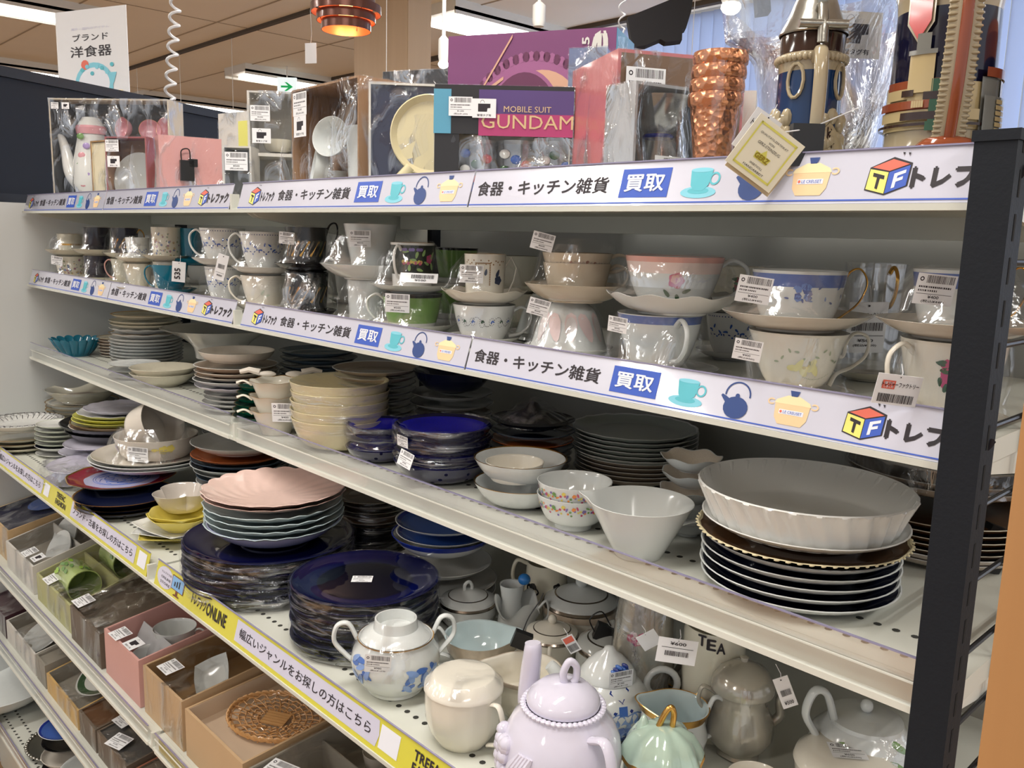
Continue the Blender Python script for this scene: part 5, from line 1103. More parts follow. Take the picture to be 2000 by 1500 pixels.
# 2 cream panelled sugar pot
fx = fit(906, 152, 1338, 1472, SW, .62); t, R, H = pot('cream panelled lidded pot with a plain handle at the shelf edge', 'sugar bowl', 'lidded_pot', fx)
pf = [(.62, 0), (.66, .03), (.72, .08), (.88, .25), (.97, .45), (1.0, .7), (1.0, 1)]
body(t, pf, R, H, [ivory], mod=polyg(12, .9)); dome(t, [(R*1.02, -.002, 0), (R*1.01, .003, 0), (R*.86, .008, 0), (R*.80, .0125, 0), (R*.76, .013, 0), (R*.4, .0122, 0), (0, .012, 0)], [ivory], H, mod=polyg(12, .9))
tubeat(t, [(R*.94, 0, H*.90), (R*1.25, 0, H*.92), (R*1.40, 0, H*.62), (R*1.28, 0, H*.30), (R*.90, 0, H*.16)], AR - .75, R*.085, ivory, flat=.6)
sleeve('wrapper', None, [(R*1.03, H + .004), (R*.88, H + .011), (R*.74, H + .0145), (0, H + .015)], None, m_film, parent=t, amp=.02)
# 3 big lavender teapot
fx = fit(1100, 234, 1372, 1610, SW, .6); t, R, H = pot('large lavender white teapot with ring knob and moulded fruit, closest to the camera', 'teapot', 'teapot', fx)
pf = [(.52, 0), (.60, .02), (.60, .05), (.80, .18), (.96, .36), (1.0, .52), (.95, .70), (.82, .85), (.68, .95), (.66, 1)]
body(t, pf, R, H, [lav]); q = MB()
for k in range(48): a_ = k*2*pi/48; q.blob((cos(a_)*R*.655, sin(a_)*R*.655, H*.985), (.007, .007, .005), n=8, k=5)
q.build('beaded_rim', lav, t)
dome(t, [(R*.60, 0, 0), (R*.61, .004, 0), (R*.56, .010, 0), (R*.40, .018, 0), (R*.2, .021, 0), (0, .0215, 0)], [lav], H)
tubeat(t, [(R*.02, 0, .018), (-R*.02, 0, .030), (R*.08, 0, .042), (R*.20, 0, .036), (R*.20, 0, .024), (R*.14, 0, .020)], AR + .2, R*.062, lav, 'knob', 1).location = (0, 0, H)
sa = AL - 1.0; tubeat(t, [(R*.70, 0, H*.55), (R*.98, 0, H*.72), (R*.98, 0, H*1.0), (R*.92, 0, H*1.28), (R*.93, 0, H*1.36)], sa, R*.22, lav, 'spout', 1, 16, .62)
tubeat(t, [(R*.80, 0, H*.86), (R*1.16, 0, H*.93), (R*1.34, 0, H*.70), (R*1.28, 0, H*.42), (R*.98, 0, H*.24)], AF + .55, R*.10, lav, flat=.65)
q = MB(); r2 = random.Random(4)
for k in range(34):
    a_ = AL + .10 + r2.uniform(-.28, .28); z = r2.uniform(.34, .72); rr = wall_r([(0, 0)]*4 + pf, z)*R; q.blob((cos(a_)*rr, sin(a_)*rr, z*H), (.016, .016, .016), n=8, k=6)
for k in range(5):
    a_ = AL + .45 + k*.06; q.tube([Vector((cos(a_ + j*.06)*R*wall_r([(0, 0)]*4 + pf, .35 + .07*j), sin(a_ + j*.06)*R*wall_r([(0, 0)]*4 + pf, .35 + .07*j), H*(.35 + .07*j))) for j in range(6)], [.003, .005, .006, .006, .004, .002], n=6)
o = q.build('moulded_fruit', lav, t); o['kind'] = 'stuff'
# 4 grey banded sugar bowl with ring knob
def sugar(label, fx, mats, lidm, kn='ring', hands=(AL, AR), bm=None, base=.7):
    t, R, H = pot(label, 'sugar bowl', 'sugar_bowl', fx)
    pf = [(base, 0), (base + .02, .05), (.92, .30), (1.0, .6), (.98, .85), (1.0, .94), (.96, 1)]
    body(t, pf, R, H, mats); MB().lathe([(R*1.003, H*.90), (R*1.01, H*.94), (R*.965, H*1.003), (R*.955, H*.98)], 48).build('rim_line', bm or silverm, t)
    dome(t, [(R*.96, 0, 0), (R*.94, .003, 0), (R*.70, R*.18, 0), (R*.66, R*.20, 1), (R*.64, R*.20, 0), (R*.3, R*.36, 0), (0, R*.40, 0)], [lidm, bm or silverm], H)
    if kn == 'ring': tubeat(t, [(-R*.14, 0, 0), (-R*.12, 0, R*.22), (R*.04, 0, R*.30), (R*.14, 0, R*.15), (R*.14, 0, 0)], AR + .5, R*.06, lidm, 'knob', 1).location = (0, 0, H + R*.36)
    else: MB().blob((0, 0, H + R*.52), (R*.34, R*.34, R*.36)).build('knob', lidm if kn == 'ball' else goldm, t)
    for a_ in hands: tubeat(t, [(R*.95, 0, H*.85), (R*1.18, 0, H*.98), (R*1.36, 0, H*.72), (R*1.28, 0, H*.42), (R*.98, 0, H*.34)], a_, R*.08, mats[0], flat=.6)
    return t, R, H
fx = fit(914, 112, 1172, 1236, SW, .68); t, R, H = sugar('white lidded sugar bowl with silver bands and ring knob behind the gravy boat', fx, [cool], cool)
q = [('leaf', AF - 1.2 + .1*k, .45 + .03*sin(k*2), .06, k, k % 2) for k in range(24)]; paint(t, [(0, 0)]*4 + [(.72, 0), (.92, .3*H/R), (1, .6*H/R), (.98, .85*H/R)], R, q, [grey, greyg])
# 5 gravy boat
fx = fit(936, 132, 1240, 1318, SW, .6); t, R, H = pot('oval gravy boat with pale inside, tan floral border and left handle', 'gravy boat', 'gravy_boat', fx)
def boat(a0): 
    def f(th, s, r, z):
        d = (th - a0 + pi) % (2*pi) - pi; return (r*(1 + .30*math.exp(-(d/.45)**2)*s), z + .007*math.exp(-(d/.6)**2)*s*s)
    return f
body(t, [(.55, 0), (.6, .05), (.7, .2), (.95, .6), (1.0, .9), (1.03, 1)], R, H, [m_band, iceb], mod=boat(AR - .1), n=72)
tubeat(t, [(R*.95, 0, H*.85), (R*1.2, 0, H*1.2), (R*1.42, 0, H*.95), (R*1.3, 0, H*.45), (R*.85, 0, H*.25)], AL, R*.09, cool, flat=.6)
# 6 creamer behind the lavender teapot
fx = fit(1026, 140, 1306, 1410, SW, .6); t, R, H = pot('cream creamer with grey rim line and pouring lip beside the lavender spout', 'creamer', 'creamer', fx)
body(t, [(.6, 0), (.64, .04), (.9, .3), (1.0, .55), (.93, .8), (1.0, .97), (1.02, 1)], R, H, [cream, ivory], mod=boat(AL + .15), n=72)
MB().lathe([(R*1.0, H*.90, 0, .9), (R*1.03, H*.97, 0, 1), (R*1.03, H*1.004, 0, 1), (R*1.0, H*1.0, 0, 1)], 72, boat(AL + .15)).build('rim_band', m_band, t)
# 7 wavy pitcher, 8 cow pitcher
fx = fit(1012, 84, 1180, 1262, SW, .6); t, R, H = pot('white pitcher with wavy top edge and blue line behind the sugar bowls', 'pitcher', 'pitcher', fx)
body(t, [(.6, 0), (.7, .1), (.95, .4), (.85, .7), (1.0, .95), (1.05, 1)], R, H, [cool], mod=lambda th, s, r, z: (r*(1 + .06*cos(3*th)*s), z + .012*cos(3*th + 1)*s**3), n=72)
tubeat(t, [(R*.95, 0, H*.9), (R*1.3, 0, H*1.1), (R*1.4, 0, H*.7), (R*.9, 0, H*.4)], AR, R*.09, cool)
fx = fity(1000, 60, 1140, .12, SW); t = thing('pitcher', 'white creamer with a blue cap rising behind the silver banded sugar bowl', 'creamer', (fx[0], fx[1], S4)); R, H = fx[2]*.8, fx[3]
body(t, [(.6, 0), (.9, .4), (.8, .7), (1.0, 1)], R, H, [cool]); MB().blob((R*.6, R*.8, H + .006), (.018, .018, .016)).build('blue_cap', W_('sky cap', (50, 130, 210)), t)
fx = fity(1068, 90, 1096, .20, SW); t = thing('pitcher', 'cream pitcher with black patches in the back row', 'pitcher', (fx[0], fx[1], S4)); R, H = fx[2], fx[3]
pf = [(.6, 0), (.8, .1), (1.0, .4), (.9, .75), (.85, 1)]; body(t, pf, R, H, [cream]); tubeat(t, [(R*.8, 0, H*.95), (R*1.3, 0, H*1.0), (R*1.45, 0, H*.7), (R*.95, 0, H*.35)], AL, R*.12, cream)
paint(t, [(0, 0)]*4 + [(r, z*H/R) for r, z in pf], R, [('rose', AF - .75, 1.5, .34, 0, 0), ('rose', AF + .5, 1.7, .2, 0, 0)], [black_c])
# 9 rose lidded sugar bowl, 10 tureen, 11 grey pot with security tag
fx = fit(1078, 106, 1236, 1310, SW, .66); t, R, H = sugar('white sugar bowl with old rose garlands on its lid between creamer and tureen', fx, [ivory], ivory, 'ball', (AF - .1, AL), silverm)
q = MB(); r2 = random.Random(9)
for k in range(26): a_ = r2.uniform(0, 6.28); rr = R*r2.uniform(.45, .9); q.blob((cos(a_)*rr, sin(a_)*rr, H + R*.40*(1 - (rr/R)**1.1)*.98), (.006, .006, .0025), k % 3, 8, 5)
o = q.build('painted_roses', [redp, dgrn, orng], t); o['kind'] = 'stuff'
fx = fity(1135, 150, 1172, .20, SW); t, R, H = sugar('large white tureen with faded rose border at the back under the third shelf', fx, [ivory], cool, 'ball', (AR,), silverm, .75)
MB().lathe([(R*.96, H*.99), (R*1.012, H*.9), (R*1.012, H*.74), (R*.99, H*.73)], 56).build('painted_border', m_band, t)
fx = fity(1196, 142, 1258, .125, SW); t, R, H = sugar('low grey white lidded pot with black security tag behind the windmill teapot', fx, [grey], grey, 'ball', (), silverm, .75)
mt = Matrix.Rotation(YAW, 3, 'Z') @ Matrix.Rotation(.35, 3, 'Y'); m_tag = mat('security tag', (20, 20, 22), .4, coat=.2)
p = ptd(1192, 1240, depth(fx[0], fx[1], SW + H) - R*.2); tg = thing('security_tag', 'black plastic security tag on the low grey pot', 'security tag', p); MB().box((0, 0, 0), (.040, .012, .020), mtx=mt).box((.016, 0, .004), (.016, .013, .026), mtx=mt).build('tag_body', m_tag, tg, smooth=False); tubeat(tg, [(-.02, 0, .004), (-.026, 0, .02), (-.012, 0, .03), (0, 0, .012)], YAW, .0012, m_tag, 'loop')
p = ptd(1019, 1250, depth(fx[0], fx[1], SW + H) - R*.9); tg = thing('security_tag', 'black plastic security tag hanging beside the old rose sugar bowl', 'security tag', p); MB().box((0, 0, 0), (.022, .010, .020), mtx=mt).build('tag_body', m_tag, tg, smooth=False); tubeat(tg, [(0, 0, .008), (.008, 0, .03), (.020, 0, .05), (.024, 0, .06)], YAW, .001, m_tag, 'loop')
# 12 windmill teapot
fx = fit(1188, 166, 1318, 1450, SW, .6); t, R, H = pot('egg shaped white teapot with blue windmill landscape and round ring handle', 'teapot', 'teapot', fx)
pf = [(.62, 0), (.66, .03), (.84, .2), (.98, .42), (1.0, .58), (.92, .78), (.72, .95), (.64, 1)]
body(t, pf, R, H, [cool]); dome(t, [(R*.66, 0, 0), (R*.64, .006, 0), (R*.52, R*.28, 0), (R*.30, R*.50, 0), (R*.16, R*.60, 0), (R*.10, R*.70, 0), (0, R*.73, 0)], [cool], H)
tubeat(t, [(R*.6, 0, H*.55), (R*1.0, 0, H*.72), (R*1.25, 0, H*1.0), (R*1.38, 0, H*1.10)], AL - .1, R*.22, cool, 'spout', 1, 14, .6)
rg = [(R*(1.26 + .36*cos(a_)), 0, H*.86 + R*.36*sin(a_)) for a_ in [2*pi*i/18 for i in range(18)]]
q = MB(); q.tube([Vector((p_[0]*cos(AR), p_[0]*sin(AR), p_[2])) for p_ in rg], R*.085, n=10, closed=True, up=(-sin(AR), cos(AR), 0)); q.build('handle', cool, t)
prn = [(0, 0)]*4 + [(r, z*H/R) for r, z in pf]; db, dp, dk = W_('delft blue', (70, 112, 190)), W_('delft pale', (150, 176, 220)), W_('delft deep', (30, 54, 130))
paint(t, prn, R, [('rose', AF + .1 + .3*k, .55, .34, k, 1) for k in range(-1, 5)] + [('rose', AF + .2 + .28*k, .30, .26, k, 0) for k in range(4)] + [('leaf', AF + .5 + .07*k, .22 + .05*(k % 3), .13, 1.2 + .2*k, 2) for k in range(8)] + [('box', AF + .28, .95, .10, 0, 0), ('bar', AF + .28, 1.1, .3, .8, 2), ('bar', AF + .28, 1.1, .3, -.7, 2), ('leaf', AF - .75, 1.08, .13, .2, 0), ('leaf', AF - .7, .5, .1, .2, 0)], [db, dp, dk])
q = MB(); 
for k in range(7): a_ = AF + .1 + .12*k; rr = R*.50; q.blob((cos(a_)*rr, sin(a_)*rr, H + R*.30 + .003*(k % 3)), (.010, .004, .006), k % 2, 8, 5)
q.build('painted_flower', [db, dk], t)['kind'] = 'stuff'
bpy.context.view_layer.update(); label_on(t, 1213, 1327, 50, depth(fx[0], fx[1], SW + H/2) - R*1.05, -.12, price='100', yaw=.3)
card('small white tag with red sticker beside the windmill teapot', 1116, 1258, 24, 40, depth(fx[0], fx[1], SW + H/2) + .01, -.55, [('#', .1, .9, .62, .95, 8), ('|', .1, .9, .1, .5, 0)], hole=False)
# 13 iridescent pitcher, TEA jar, pearl pots
m_iri = mat('iridescent lustre', (176, 170, 158), .12, metal=.3, coat=1, tint=.12, scale=50)
fx = fity(1262, 126, 1160, .10, SW); t = thing('pitcher', 'iridescent pitcher with pink flower print wrapped under the third shelf', 'pitcher', (fx[0], fx[1], S4)); R, H = fx[2], fx[3]
pf = [(.6, 0), (.7, .05), (1.0, .45), (.9, .8), (.8, 1)]; body(t, pf, R, H, [m_iri]); paint(t, [(0, 0)]*4 + [(r, z*H/R) for r, z in pf], R, [('rose', AF - .6 + .1*k, H/R*.72 + .1*sin(k*2), .13, k, k % 2) for k in range(5)], [rosec, petal])
tubeat(t, [(R*.85, 0, H*.85), (R*1.35, 0, H*.85), (R*1.4, 0, H*.55), (R*.95, 0, H*.3)], AR, R*.11, m_iri)
sleeve('wrapper', None, [(R*.9, H*.1), (R*1.06, H*.45), (R*.98, H*.8), (R*.85, H*1.02)], None, m_cello, parent=t, amp=.03)
fx = fity(1398, 120, 1218, .13, SW); t = thing('canister', 'cream tea canister lettered TEA in the dim back row', 'canister', (fx[0], fx[1], S4)); R, H = fx[2], fx[3]
body(t, [(.9, 0), (1, .03), (1, .95), (.95, 1)], R, H, [cream]); q = MB(); zt_ = H*.90
for k, ch in enumerate('TEA'):
    a_ = AF - .65 + k*.30; o = Vector((cos(a_)*R*1.01, sin(a_)*R*1.01, zt_ - k*.003)); ex_ = Vector((-sin(a_), cos(a_), 0)); add_text(q, ch, o, ex_, Vector((0, 0, 1)), -.004, .005, 0, .012, 0, .03)
q.build('lettering', m_ink, t)
fx = fit(1340, 128, 1338, 1400, SW, .7); t, R, H = sugar('pearl lustre sugar bowl with golden knob behind the gold banded creamer', fx, [pearl], pearl, 'gold', (AR,), goldm)
fx = fit(1450, 132, 1345, 1490, SW, .5); t, R, H = pot('tall pearl lustre coffee pot with domed lid in film', 'coffee pot', 'coffee_pot', fx)
pf = [(.50, 0), (.62, .03), (.55, .07), (.80, .2), (1.0, .38), (.95, .55), (.76, .78), (.78, .94), (.86, 1)]
body(t, pf, R, H, [pearl], mod=lambda th, s, r, z: (r*(1 + .03*cos(6*th + 2*s)), z), n=72); dome(t, [(R*.90, 0, 0), (R*.92, .004, 0), (R*.88, R*.3, 0), (R*.66, R*.62, 0), (R*.3, R*.80, 0), (R*.10, R*.86, 0), (R*.12, R*.98, 0), (0, R*1.05, 0)], [pearl], H)
tubeat(t, [(R*.7, 0, H*.9), (R*1.15, 0, H*1.02), (R*1.25, 0, H*.8), (R*.95, 0, H*.6), (R*1.0, 0, H*.45)], AL, R*.09, pearl)
tubeat(t, [(R*.8, 0, H*.45), (R*1.15, 0, H*.6), (R*1.1, 0, H*.85), (R*1.3, 0, H*.98)], AR, R*.16, pearl, 'spout', 1, 12, .6)
sleeve('wrapper', None, [(R*.9, H*.15), (R*1.08, H*.4), (R*.95, H*.7), (R*.98, H), (R*.9, H + R*.4)], None, m_film, parent=t, amp=.03)
# 14 gold banded creamer, 15 mint lidded pot, 16 small cup, 17 front lid, 18 strawberry teapot
fx = fit(1322, 124, 1378, 1500, SW, .58); t, R, H = pot('white creamer with broad gold band and gold edged lip', 'creamer', 'creamer', fx)
pf = [(.5, 0), (.62, .04), (.95, .35), (1.0, .5), (.88, .78), (.98, .97), (1.0, 1)]
body(t, pf, R, H, [cool, iceb], mod=boat(AL), n=72); MB().lathe([(R*.885, H*.80, 0, .8), (R*.98, H*.95, 0, .96), (R*1.02, H*1.0, 0, 1), (R*1.0, H*1.008, 0, 1), (R*.97, H*.99, 0, 1)], 72, boat(AL)).build('gold_band', goldm, t)
tubeat(t, [(R*.95, 0, H*.88), (R*1.15, 0, H*1.16), (R*1.45, 0, H*1.10), (R*1.5, 0, H*.75), (R*1.1, 0, H*.45), (R*.95, 0, H*.42)], AR, R*.10, cool); 
fx = fit(1292, 156, 1478, 1600, SW, .6); t, R, H = pot('mint lustre scalloped pot with gold twig knob at the bottom edge', 'sugar bowl', 'lidded_pot', fx)
sc_ = lambda th, s, r, z: (r*(1 + .05*cos(8*th)*s), z + .003*cos(8*th)*s)
body(t, [(.6, 0), (.7, .1), (.95, .5), (.9, .8), (1.0, 1)], R, H, [mint], mod=sc_, n=72)
MB().lathe([(R*1.02, .0, 1, 1), (R*1.0, .004, 1, 1), (R*.92, R*.30, 0, .7), (R*.74, R*.60, 0, .4), (R*.4, R*.80, 0, .1), (0, R*.86, 0, 0)], 72, sc_).build('lid', [mint, goldm], t, (0, 0, H), ang=60)
tubeat(t, [(-R*.12, 0, R*.80), (R*.02, 0, R*1.15), (R*.16, 0, R*1.32), (R*.24, 0, R*1.15), (R*.22, 0, R*.80)], AR, R*.075, goldm, 'knob', 1).location = (0, 0, H)
MB().lathe([(0, 0), (R*.20, 0), (R*.08, R*.30), (0, R*.4)], 16).build('finial', mint, t, (-R*.45, -R*.2, H + R*.62))
fx = fit(1478, 110, 1500, 1580, SW, .55); t = thing('cup', 'white cup with tall looped handle at the lower edge of the view', 'cup', (fx[0], fx[1], S4)); cup(t, 'round', fx[2], [ivory], hang=AL, hstyle='ear')
fx = fit(1652, 192, 1492, 1600, SW, .6); t, R, H = pot('cream oval lidded dish with price label at the lower right edge', 'lidded dish', 'lidded_dish', fx)
body(t, [(.7, 0), (.95, .4), (1, 1)], R, H, [ivory]); dome(t, [(R*1.02, 0, 0), (R*.98, .006, 0), (R*.75, .014, 0), (0, .016, 0)], [ivory], H)
bpy.context.view_layer.update(); o = link('price_label', label_mesh('bar', PR['600']), t, (R*.05, -R*.1, H + .0172), (-pi/2 + .0, 0, 0)); o.rotation_euler = (Matrix.Rotation(YAW - .1, 3, 'Z') @ Matrix.Rotation(-pi/2, 3, 'X')).to_euler(); o.scale = (.034, .001, .034)
fx = fit(1690, 206, 1408, 1560, SW, .6); t, R, H = pot('round white teapot with strawberries and leaves beside the dark post', 'teapot', 'teapot', fx)
pf = [(.55, 0), (.6, .03), (.88, .25), (1.0, .5), (.93, .75), (.72, .93), (.66, 1)]
body(t, pf, R, H, [cool]); dome(t, [(R*.68, 0, 0), (R*.66, .004, 0), (R*.4, R*.14, 0), (0, R*.18, 0)], [cool], H); MB().blob((0, 0, H + R*.30), (R*.24, R*.24, R*.26)).build('knob', cool, t)
tubeat(t, [(R*.60, 0, H*1.0), (R*.80, 0, H*1.45), (R*1.05, 0, H*1.50), (R*1.18, 0, H*1.15), (R*.95, 0, H*.80)], AL + .1, R*.10, cool)
prn = [(0, 0)]*4 + [(r, z*H/R) for r, z in pf]; paint(t, prn, R, [('leaf', AF - .95, .92, .15, 1.5, 0), ('leaf', AF - 1.15, .72, .15, 1.7, 0), ('leaf', AF + .3, .80, .26, -.5, 1), ('leaf', AF - .9, 1.05, .08, .6, 1), ('leaf', AF + .05, .72, .18, 2.4, 1), ('rose', AF - .1, .58, .09, 0, 0), ('rose', AF + .1, .52, .08, 0, 0), ('leaf', AF - .55, .88, .08, 1.6, 2), ('rose', AF - .7, .62, .14, 0, 3), ('leaf', AF + .5, 1.1, .16, -.6, 1), ('dot', AF - 1.2, .5, .04, 0, 0)], [redp, greenb, brownc, lily])
sleeve('wrapper', None, [(R*1.01, H*.4), (R*1.04, H*.6), (R*.85, H*.95), (R*.5, H*1.2)], None, film('thin film', .02, .3, 20, .8, .06, .03), parent=t, amp=.02)
# hanging tags on this shelf
D_ = depth(fx[0], fx[1], SW) 
card('white tag leaning behind the pearl sugar bowl', 1322, 1272, 78, 50, depth(at(1330, 1330, y=.0).x, .0, 1.05), .12, [('|', .2, .8, .3, .5, 0), ('#', .1, .9, .62, .64, 0), ('¥600', .3, .7, .75, .88, 0)], pitch=-.2)
card('long white tag hanging on the coffee pot', 1534, 1352, 30, 74, depth(at(1534, 1352, y=.02).x, .02, 1.05), -.42, [('|', .2, .85, .4, .6, 0), ('¥500', .2, .8, .12, .24, 0)])
card('blank white tag beside the iridescent pitcher', 1268, 1250, 40, 36, depth(at(1268, 1250, y=.02).x, .02, 1.08), -.6, [])
# ================================================================ top shelf: boxed sets in film
def cardm(n, rgb, r=.6, coat=0): return mat('card ' + n, rgb, r, coat=coat, tint=.04, scale=20)
k_beige, k_white, k_grey = cardm('beige', (206, 192, 170)), cardm('white', (216, 212, 204)), cardm('dark grey', (70, 68, 66)); k_pink = cardm('pink', (226, 164, 160), .35, .6); k_plum = cardm('plum', (150, 76, 78))
k_brown, k_navy, k_black = cardm('brown', (160, 124, 92)), cardm('navy', (22, 26, 58), .4, .5), cardm('black', (34, 32, 34), .4, .5); k_purple = cardm('purple', (122, 62, 110), .4, .5); k_rose = cardm('dusty rose', (198, 112, 114), .4, .6)
k_gold = mat('gilt frame', (206, 160, 100), .35, metal=.6); k_cream = cardm('cream', (230, 220, 190)); k_sky = cardm('sky', (90, 160, 190), .4, .6); k_mag = cardm('magenta', (176, 56, 110), .4, .5); k_vio = cardm('violet', (84, 60, 120), .4, .5); k_wood = grain('kiri wood', (196, 162, 116), (214, 184, 140), (1, 10, 10), .5, 4)
def bx(px1, pyt, px2, Y, rz, ztop=None, z0=None):
    z0 = S1 if z0 is None else z0
    P = at(px1, pyt, y=Y); e = Vector((cos(rz), sin(rz), 0)); lo, hi = .01, .8
    for _ in range(40):
        m = (lo + hi)/2
        if proj(P + e*m)[0] < px2: lo = m
        else: hi = m
    return P.x, Y, lo, P.z - z0
def box(label, g, rz, dep, outer, inner, cat='box', open_=True, filmed=True, t=.003, nm='gift_box', z0=None):
    x, y, w_, h = g; o = thing(nm, label, cat, (x, y, (S1 if z0 is None else z0) + .0005), rz)
    q = MB()
    if open_:
        q.b2((0, 0, 0), (w_, dep, t)); q.b2((0, 0, h - t), (w_, dep, h)); q.b2((0, 0, t), (t, dep, h - t)); q.b2((w_ - t, 0, t), (w_, dep, h - t)); q.b2((t, dep - t, t), (w_ - t, dep, h - t), 1)
        q.b2((t, .001, t), (t + .001, dep - t, h - t), 1); q.b2((w_ - t - .001, .001, t), (w_ - t, dep - t, h - t), 1)
    else: q.b2((0, 0, 0), (w_, dep, h))
    q.build('carton', [outer, inner], o, smooth=False)
    if filmed:
        f = MB(); e = .0012; n = 14
        def fp(u, v, a, b, c): 
            p = a + (b - a)*u + (c - a)*v; k = noise.noise(p*60)*.0018; return p + nrm*k
        for a, b, c in (((-e, -e, -e), (w_ + e, -e, -e), (-e, -e, h + e)), ((w_ + e, -e, -e), (w_ + e, dep, -e), (w_ + e, -e, h + e)), ((-e, dep, -e), (-e, -e, -e), (-e, dep, h + e)), ((-e, -e, h + e), (w_ + e, -e, h + e), (-e, dep, h + e))):
            a, b, c = Vector(a), Vector(b), Vector(c); nrm = (b - a).cross(c - a).normalized(); k0 = len(f.v)
            for i in range(n + 1):
                for j in range(n + 1): f.v.append(tuple(fp(i/n, j/n, a, b, c)))
            for i in range(n):
                for j in range(n): f.f.append((k0 + i*(n + 1) + j, k0 + (i + 1)*(n + 1) + j, k0 + (i + 1)*(n + 1) + j + 1, k0 + i*(n + 1) + j + 1)); f.m.append(0)
        f.build('wrapper', m_cello, o)
    return o
def lab(o, u, v, wd, kind='bar', price='3000', dy=-.004, roll=0):
    l = link('price_label', label_mesh(kind, PR[price] if kind == 'bar' else ''), o, (u, dy, v), (0, roll, 0)); l.scale = (wd, .0008, wd); return l
def vessel(parent, kind, R, loc, mats, rot=(0, 0, 0), h=None, name='cup', hang=None, deco=None, rim=None, bands=()):
    kw = dict(CUPS[kind]); 
    if h: kw['h'] = h
    pr = dish(o=0, i=0, rim=rim, ob=bands, **kw); o = MB().lathe([(p[0]*R, p[1]*R) + tuple(p[2:]) for p in pr], 36).build(name, mats, parent, loc, rot, ang=50)
    if deco: paint(o, pr, R, *deco)
    if hang is not None: add_handle(o, R, kw['h']*R, hang, 'ear', mats[0])
    return o
# tea set box
g = bx(94, 192, 328, .035, radians(40)); o = box('large dark lined box with pink flowered coffee pot and cups at the left end', g, radians(40), .075, k_beige, k_grey)
w_, h = g[2], g[3]; pk = W_('set pink', (222, 160, 168)); fl = ([('rose', -pi/2 + .35*sin(k*2), 1.2 + .5*cos(k), .3, k, k % 2) for k in range(5)] + [('leaf', -pi/2 + .2, .7, .2, 1, 2)], [W_('set mauve', (170, 150, 200)), pk, greenb])
R = w_*.16; tp = MB().lathe([(0, 0), (R*.7, 0), (R, h*.12), (R*.95, h*.3), (R*.6, h*.62), (R*.66, h*.68), (R*.4, h*.76), (0, h*.78)], 32).build('coffee_pot', [white], o, (w_*.27, .040, h*.08)); MB().lathe([(R*.68, h*.60), (R*.74, h*.66), (R*.68, h*.68)], 32).build('pink_collar', pk, tp)
MB().tube(cat_rom([(-R*.5, -.01, h*.10), (-R*1.0, -.014, h*.22), (-R*1.25, -.012, h*.42), (-R*1.5, -.01, h*.56), (-R*1.75, -.01, h*.57)], 5), [R*.42*(1 - .75*i/20) for i in range(21)], n=10).build('spout', white, tp)
q = MB()
for k in range(6): q.blob((R*.2*sin(k*2), -R*.93 + .03*R*k, h*(.12 + .09*k)), (.020, .004, .016), k % 3, 8, 5)
q.build('painted_flowers', [pk, W_('set mauve', (170, 150, 200)), greenb], tp)['kind'] = 'stuff'
for k, (u, v) in enumerate(((.58, .74), (.76, .72), (.93, .74), (.60, .40), (.92, .40), (.62, .12))):
    vessel(o, 'round', w_*.085, (w_*u, .050, h*v), [pk, goldm], (radians(85), 0, (k % 2 - .5)*.9), deco=([('rose', -pi/2 + .5*k, .45, .3, 0, 0), ('leaf', -pi/2 + .3, .3, .16, 1, 1)], [W_('set mauve', (170, 150, 200)), greenb]), rim=1)
MB().box((w_*.27, .012, h*.05), (w_*.52, .02, h*.08)).build('liner', k_grey, o, smooth=False)
lab(o, w_*.06, h*.93, .020, price='3000'); lab(o, w_*.15, h*.93, .020, 'tag')
g = bx(176, 276, 210, -.0 + .022, radians(10)); o = box('small gilt framed cream box between the tea set box and the plum box', g, radians(10), .02, k_gold, k_cream); MB().b2((.003, .004, .004), (g[2] - .003, .006, g[3] - .004)).build('cream_panel', k_cream, o, smooth=False)
g = bx(204, 267, 285, .018, radians(35)); o = box('plum box with pale grey plate and price labels in front of the tea set', g, radians(35), .055, k_plum, k_brown); w_, h = g[2], g[3]
MB().lathe([(0, 0), (h*.38, .003), (h*.42, .010), (h*.40, .010), (h*.34, .005), (0, .004)], 36).build('plate', grey, o, (w_*.62, .030, h*.36), (radians(80), 0, 0)); lab(o, w_*.20, h*.86, w_*.32, price='1500'); lab(o, w_*.22, h*.62, w_*.30, 'tag')
g = (g[0] + .090, .030, .062, g[3] - .002); P_ = at(309, 263, y=.035); g = (P_.x, .035, .12, P_.z - S1); o = box('plain pink box with a black security tag on its side', g, radians(76), .055, k_pink, k_pink, open_=False); w_, h = g[2], g[3]
q = MB().box((w_*.42, -.007, h*.48), (.026, .012, .040)).box((w_*.42 + .012, -.007, h*.60), (.016, .012, .015)); q.build('security_tag', m_tag, o, smooth=False); MB().tube(cat_rom([(w_*.34, -.006, h*.62), (w_*.34, -.008, h*.78), (w_*.46, -.008, h*.80), (w_*.48, -.006, h*.62)], 4), .0012, n=6).build('tag_loop', m_tag, o)
g = bx(426, 223, 500, .20, radians(10)); o = box('cream box with a yellow stripe behind the small grey box', g, radians(10), .06, k_white, k_cream, open_=False); MB().b2((g[2]*.55, -.002, .0), (g[2]*.8, 0, g[3]*.9)).build('yellow_stripe', yel2, o, smooth=False)
g = bx(434, 285, 490, .060, radians(45)); o = box('small grey fronted box with a barcode label by the white cubby box', g, radians(45), .05, k_white, cardm('mid grey', (130, 132, 130))); lab(o, g[2]*.5, g[3]*.72, g[2]*.8, price='500')
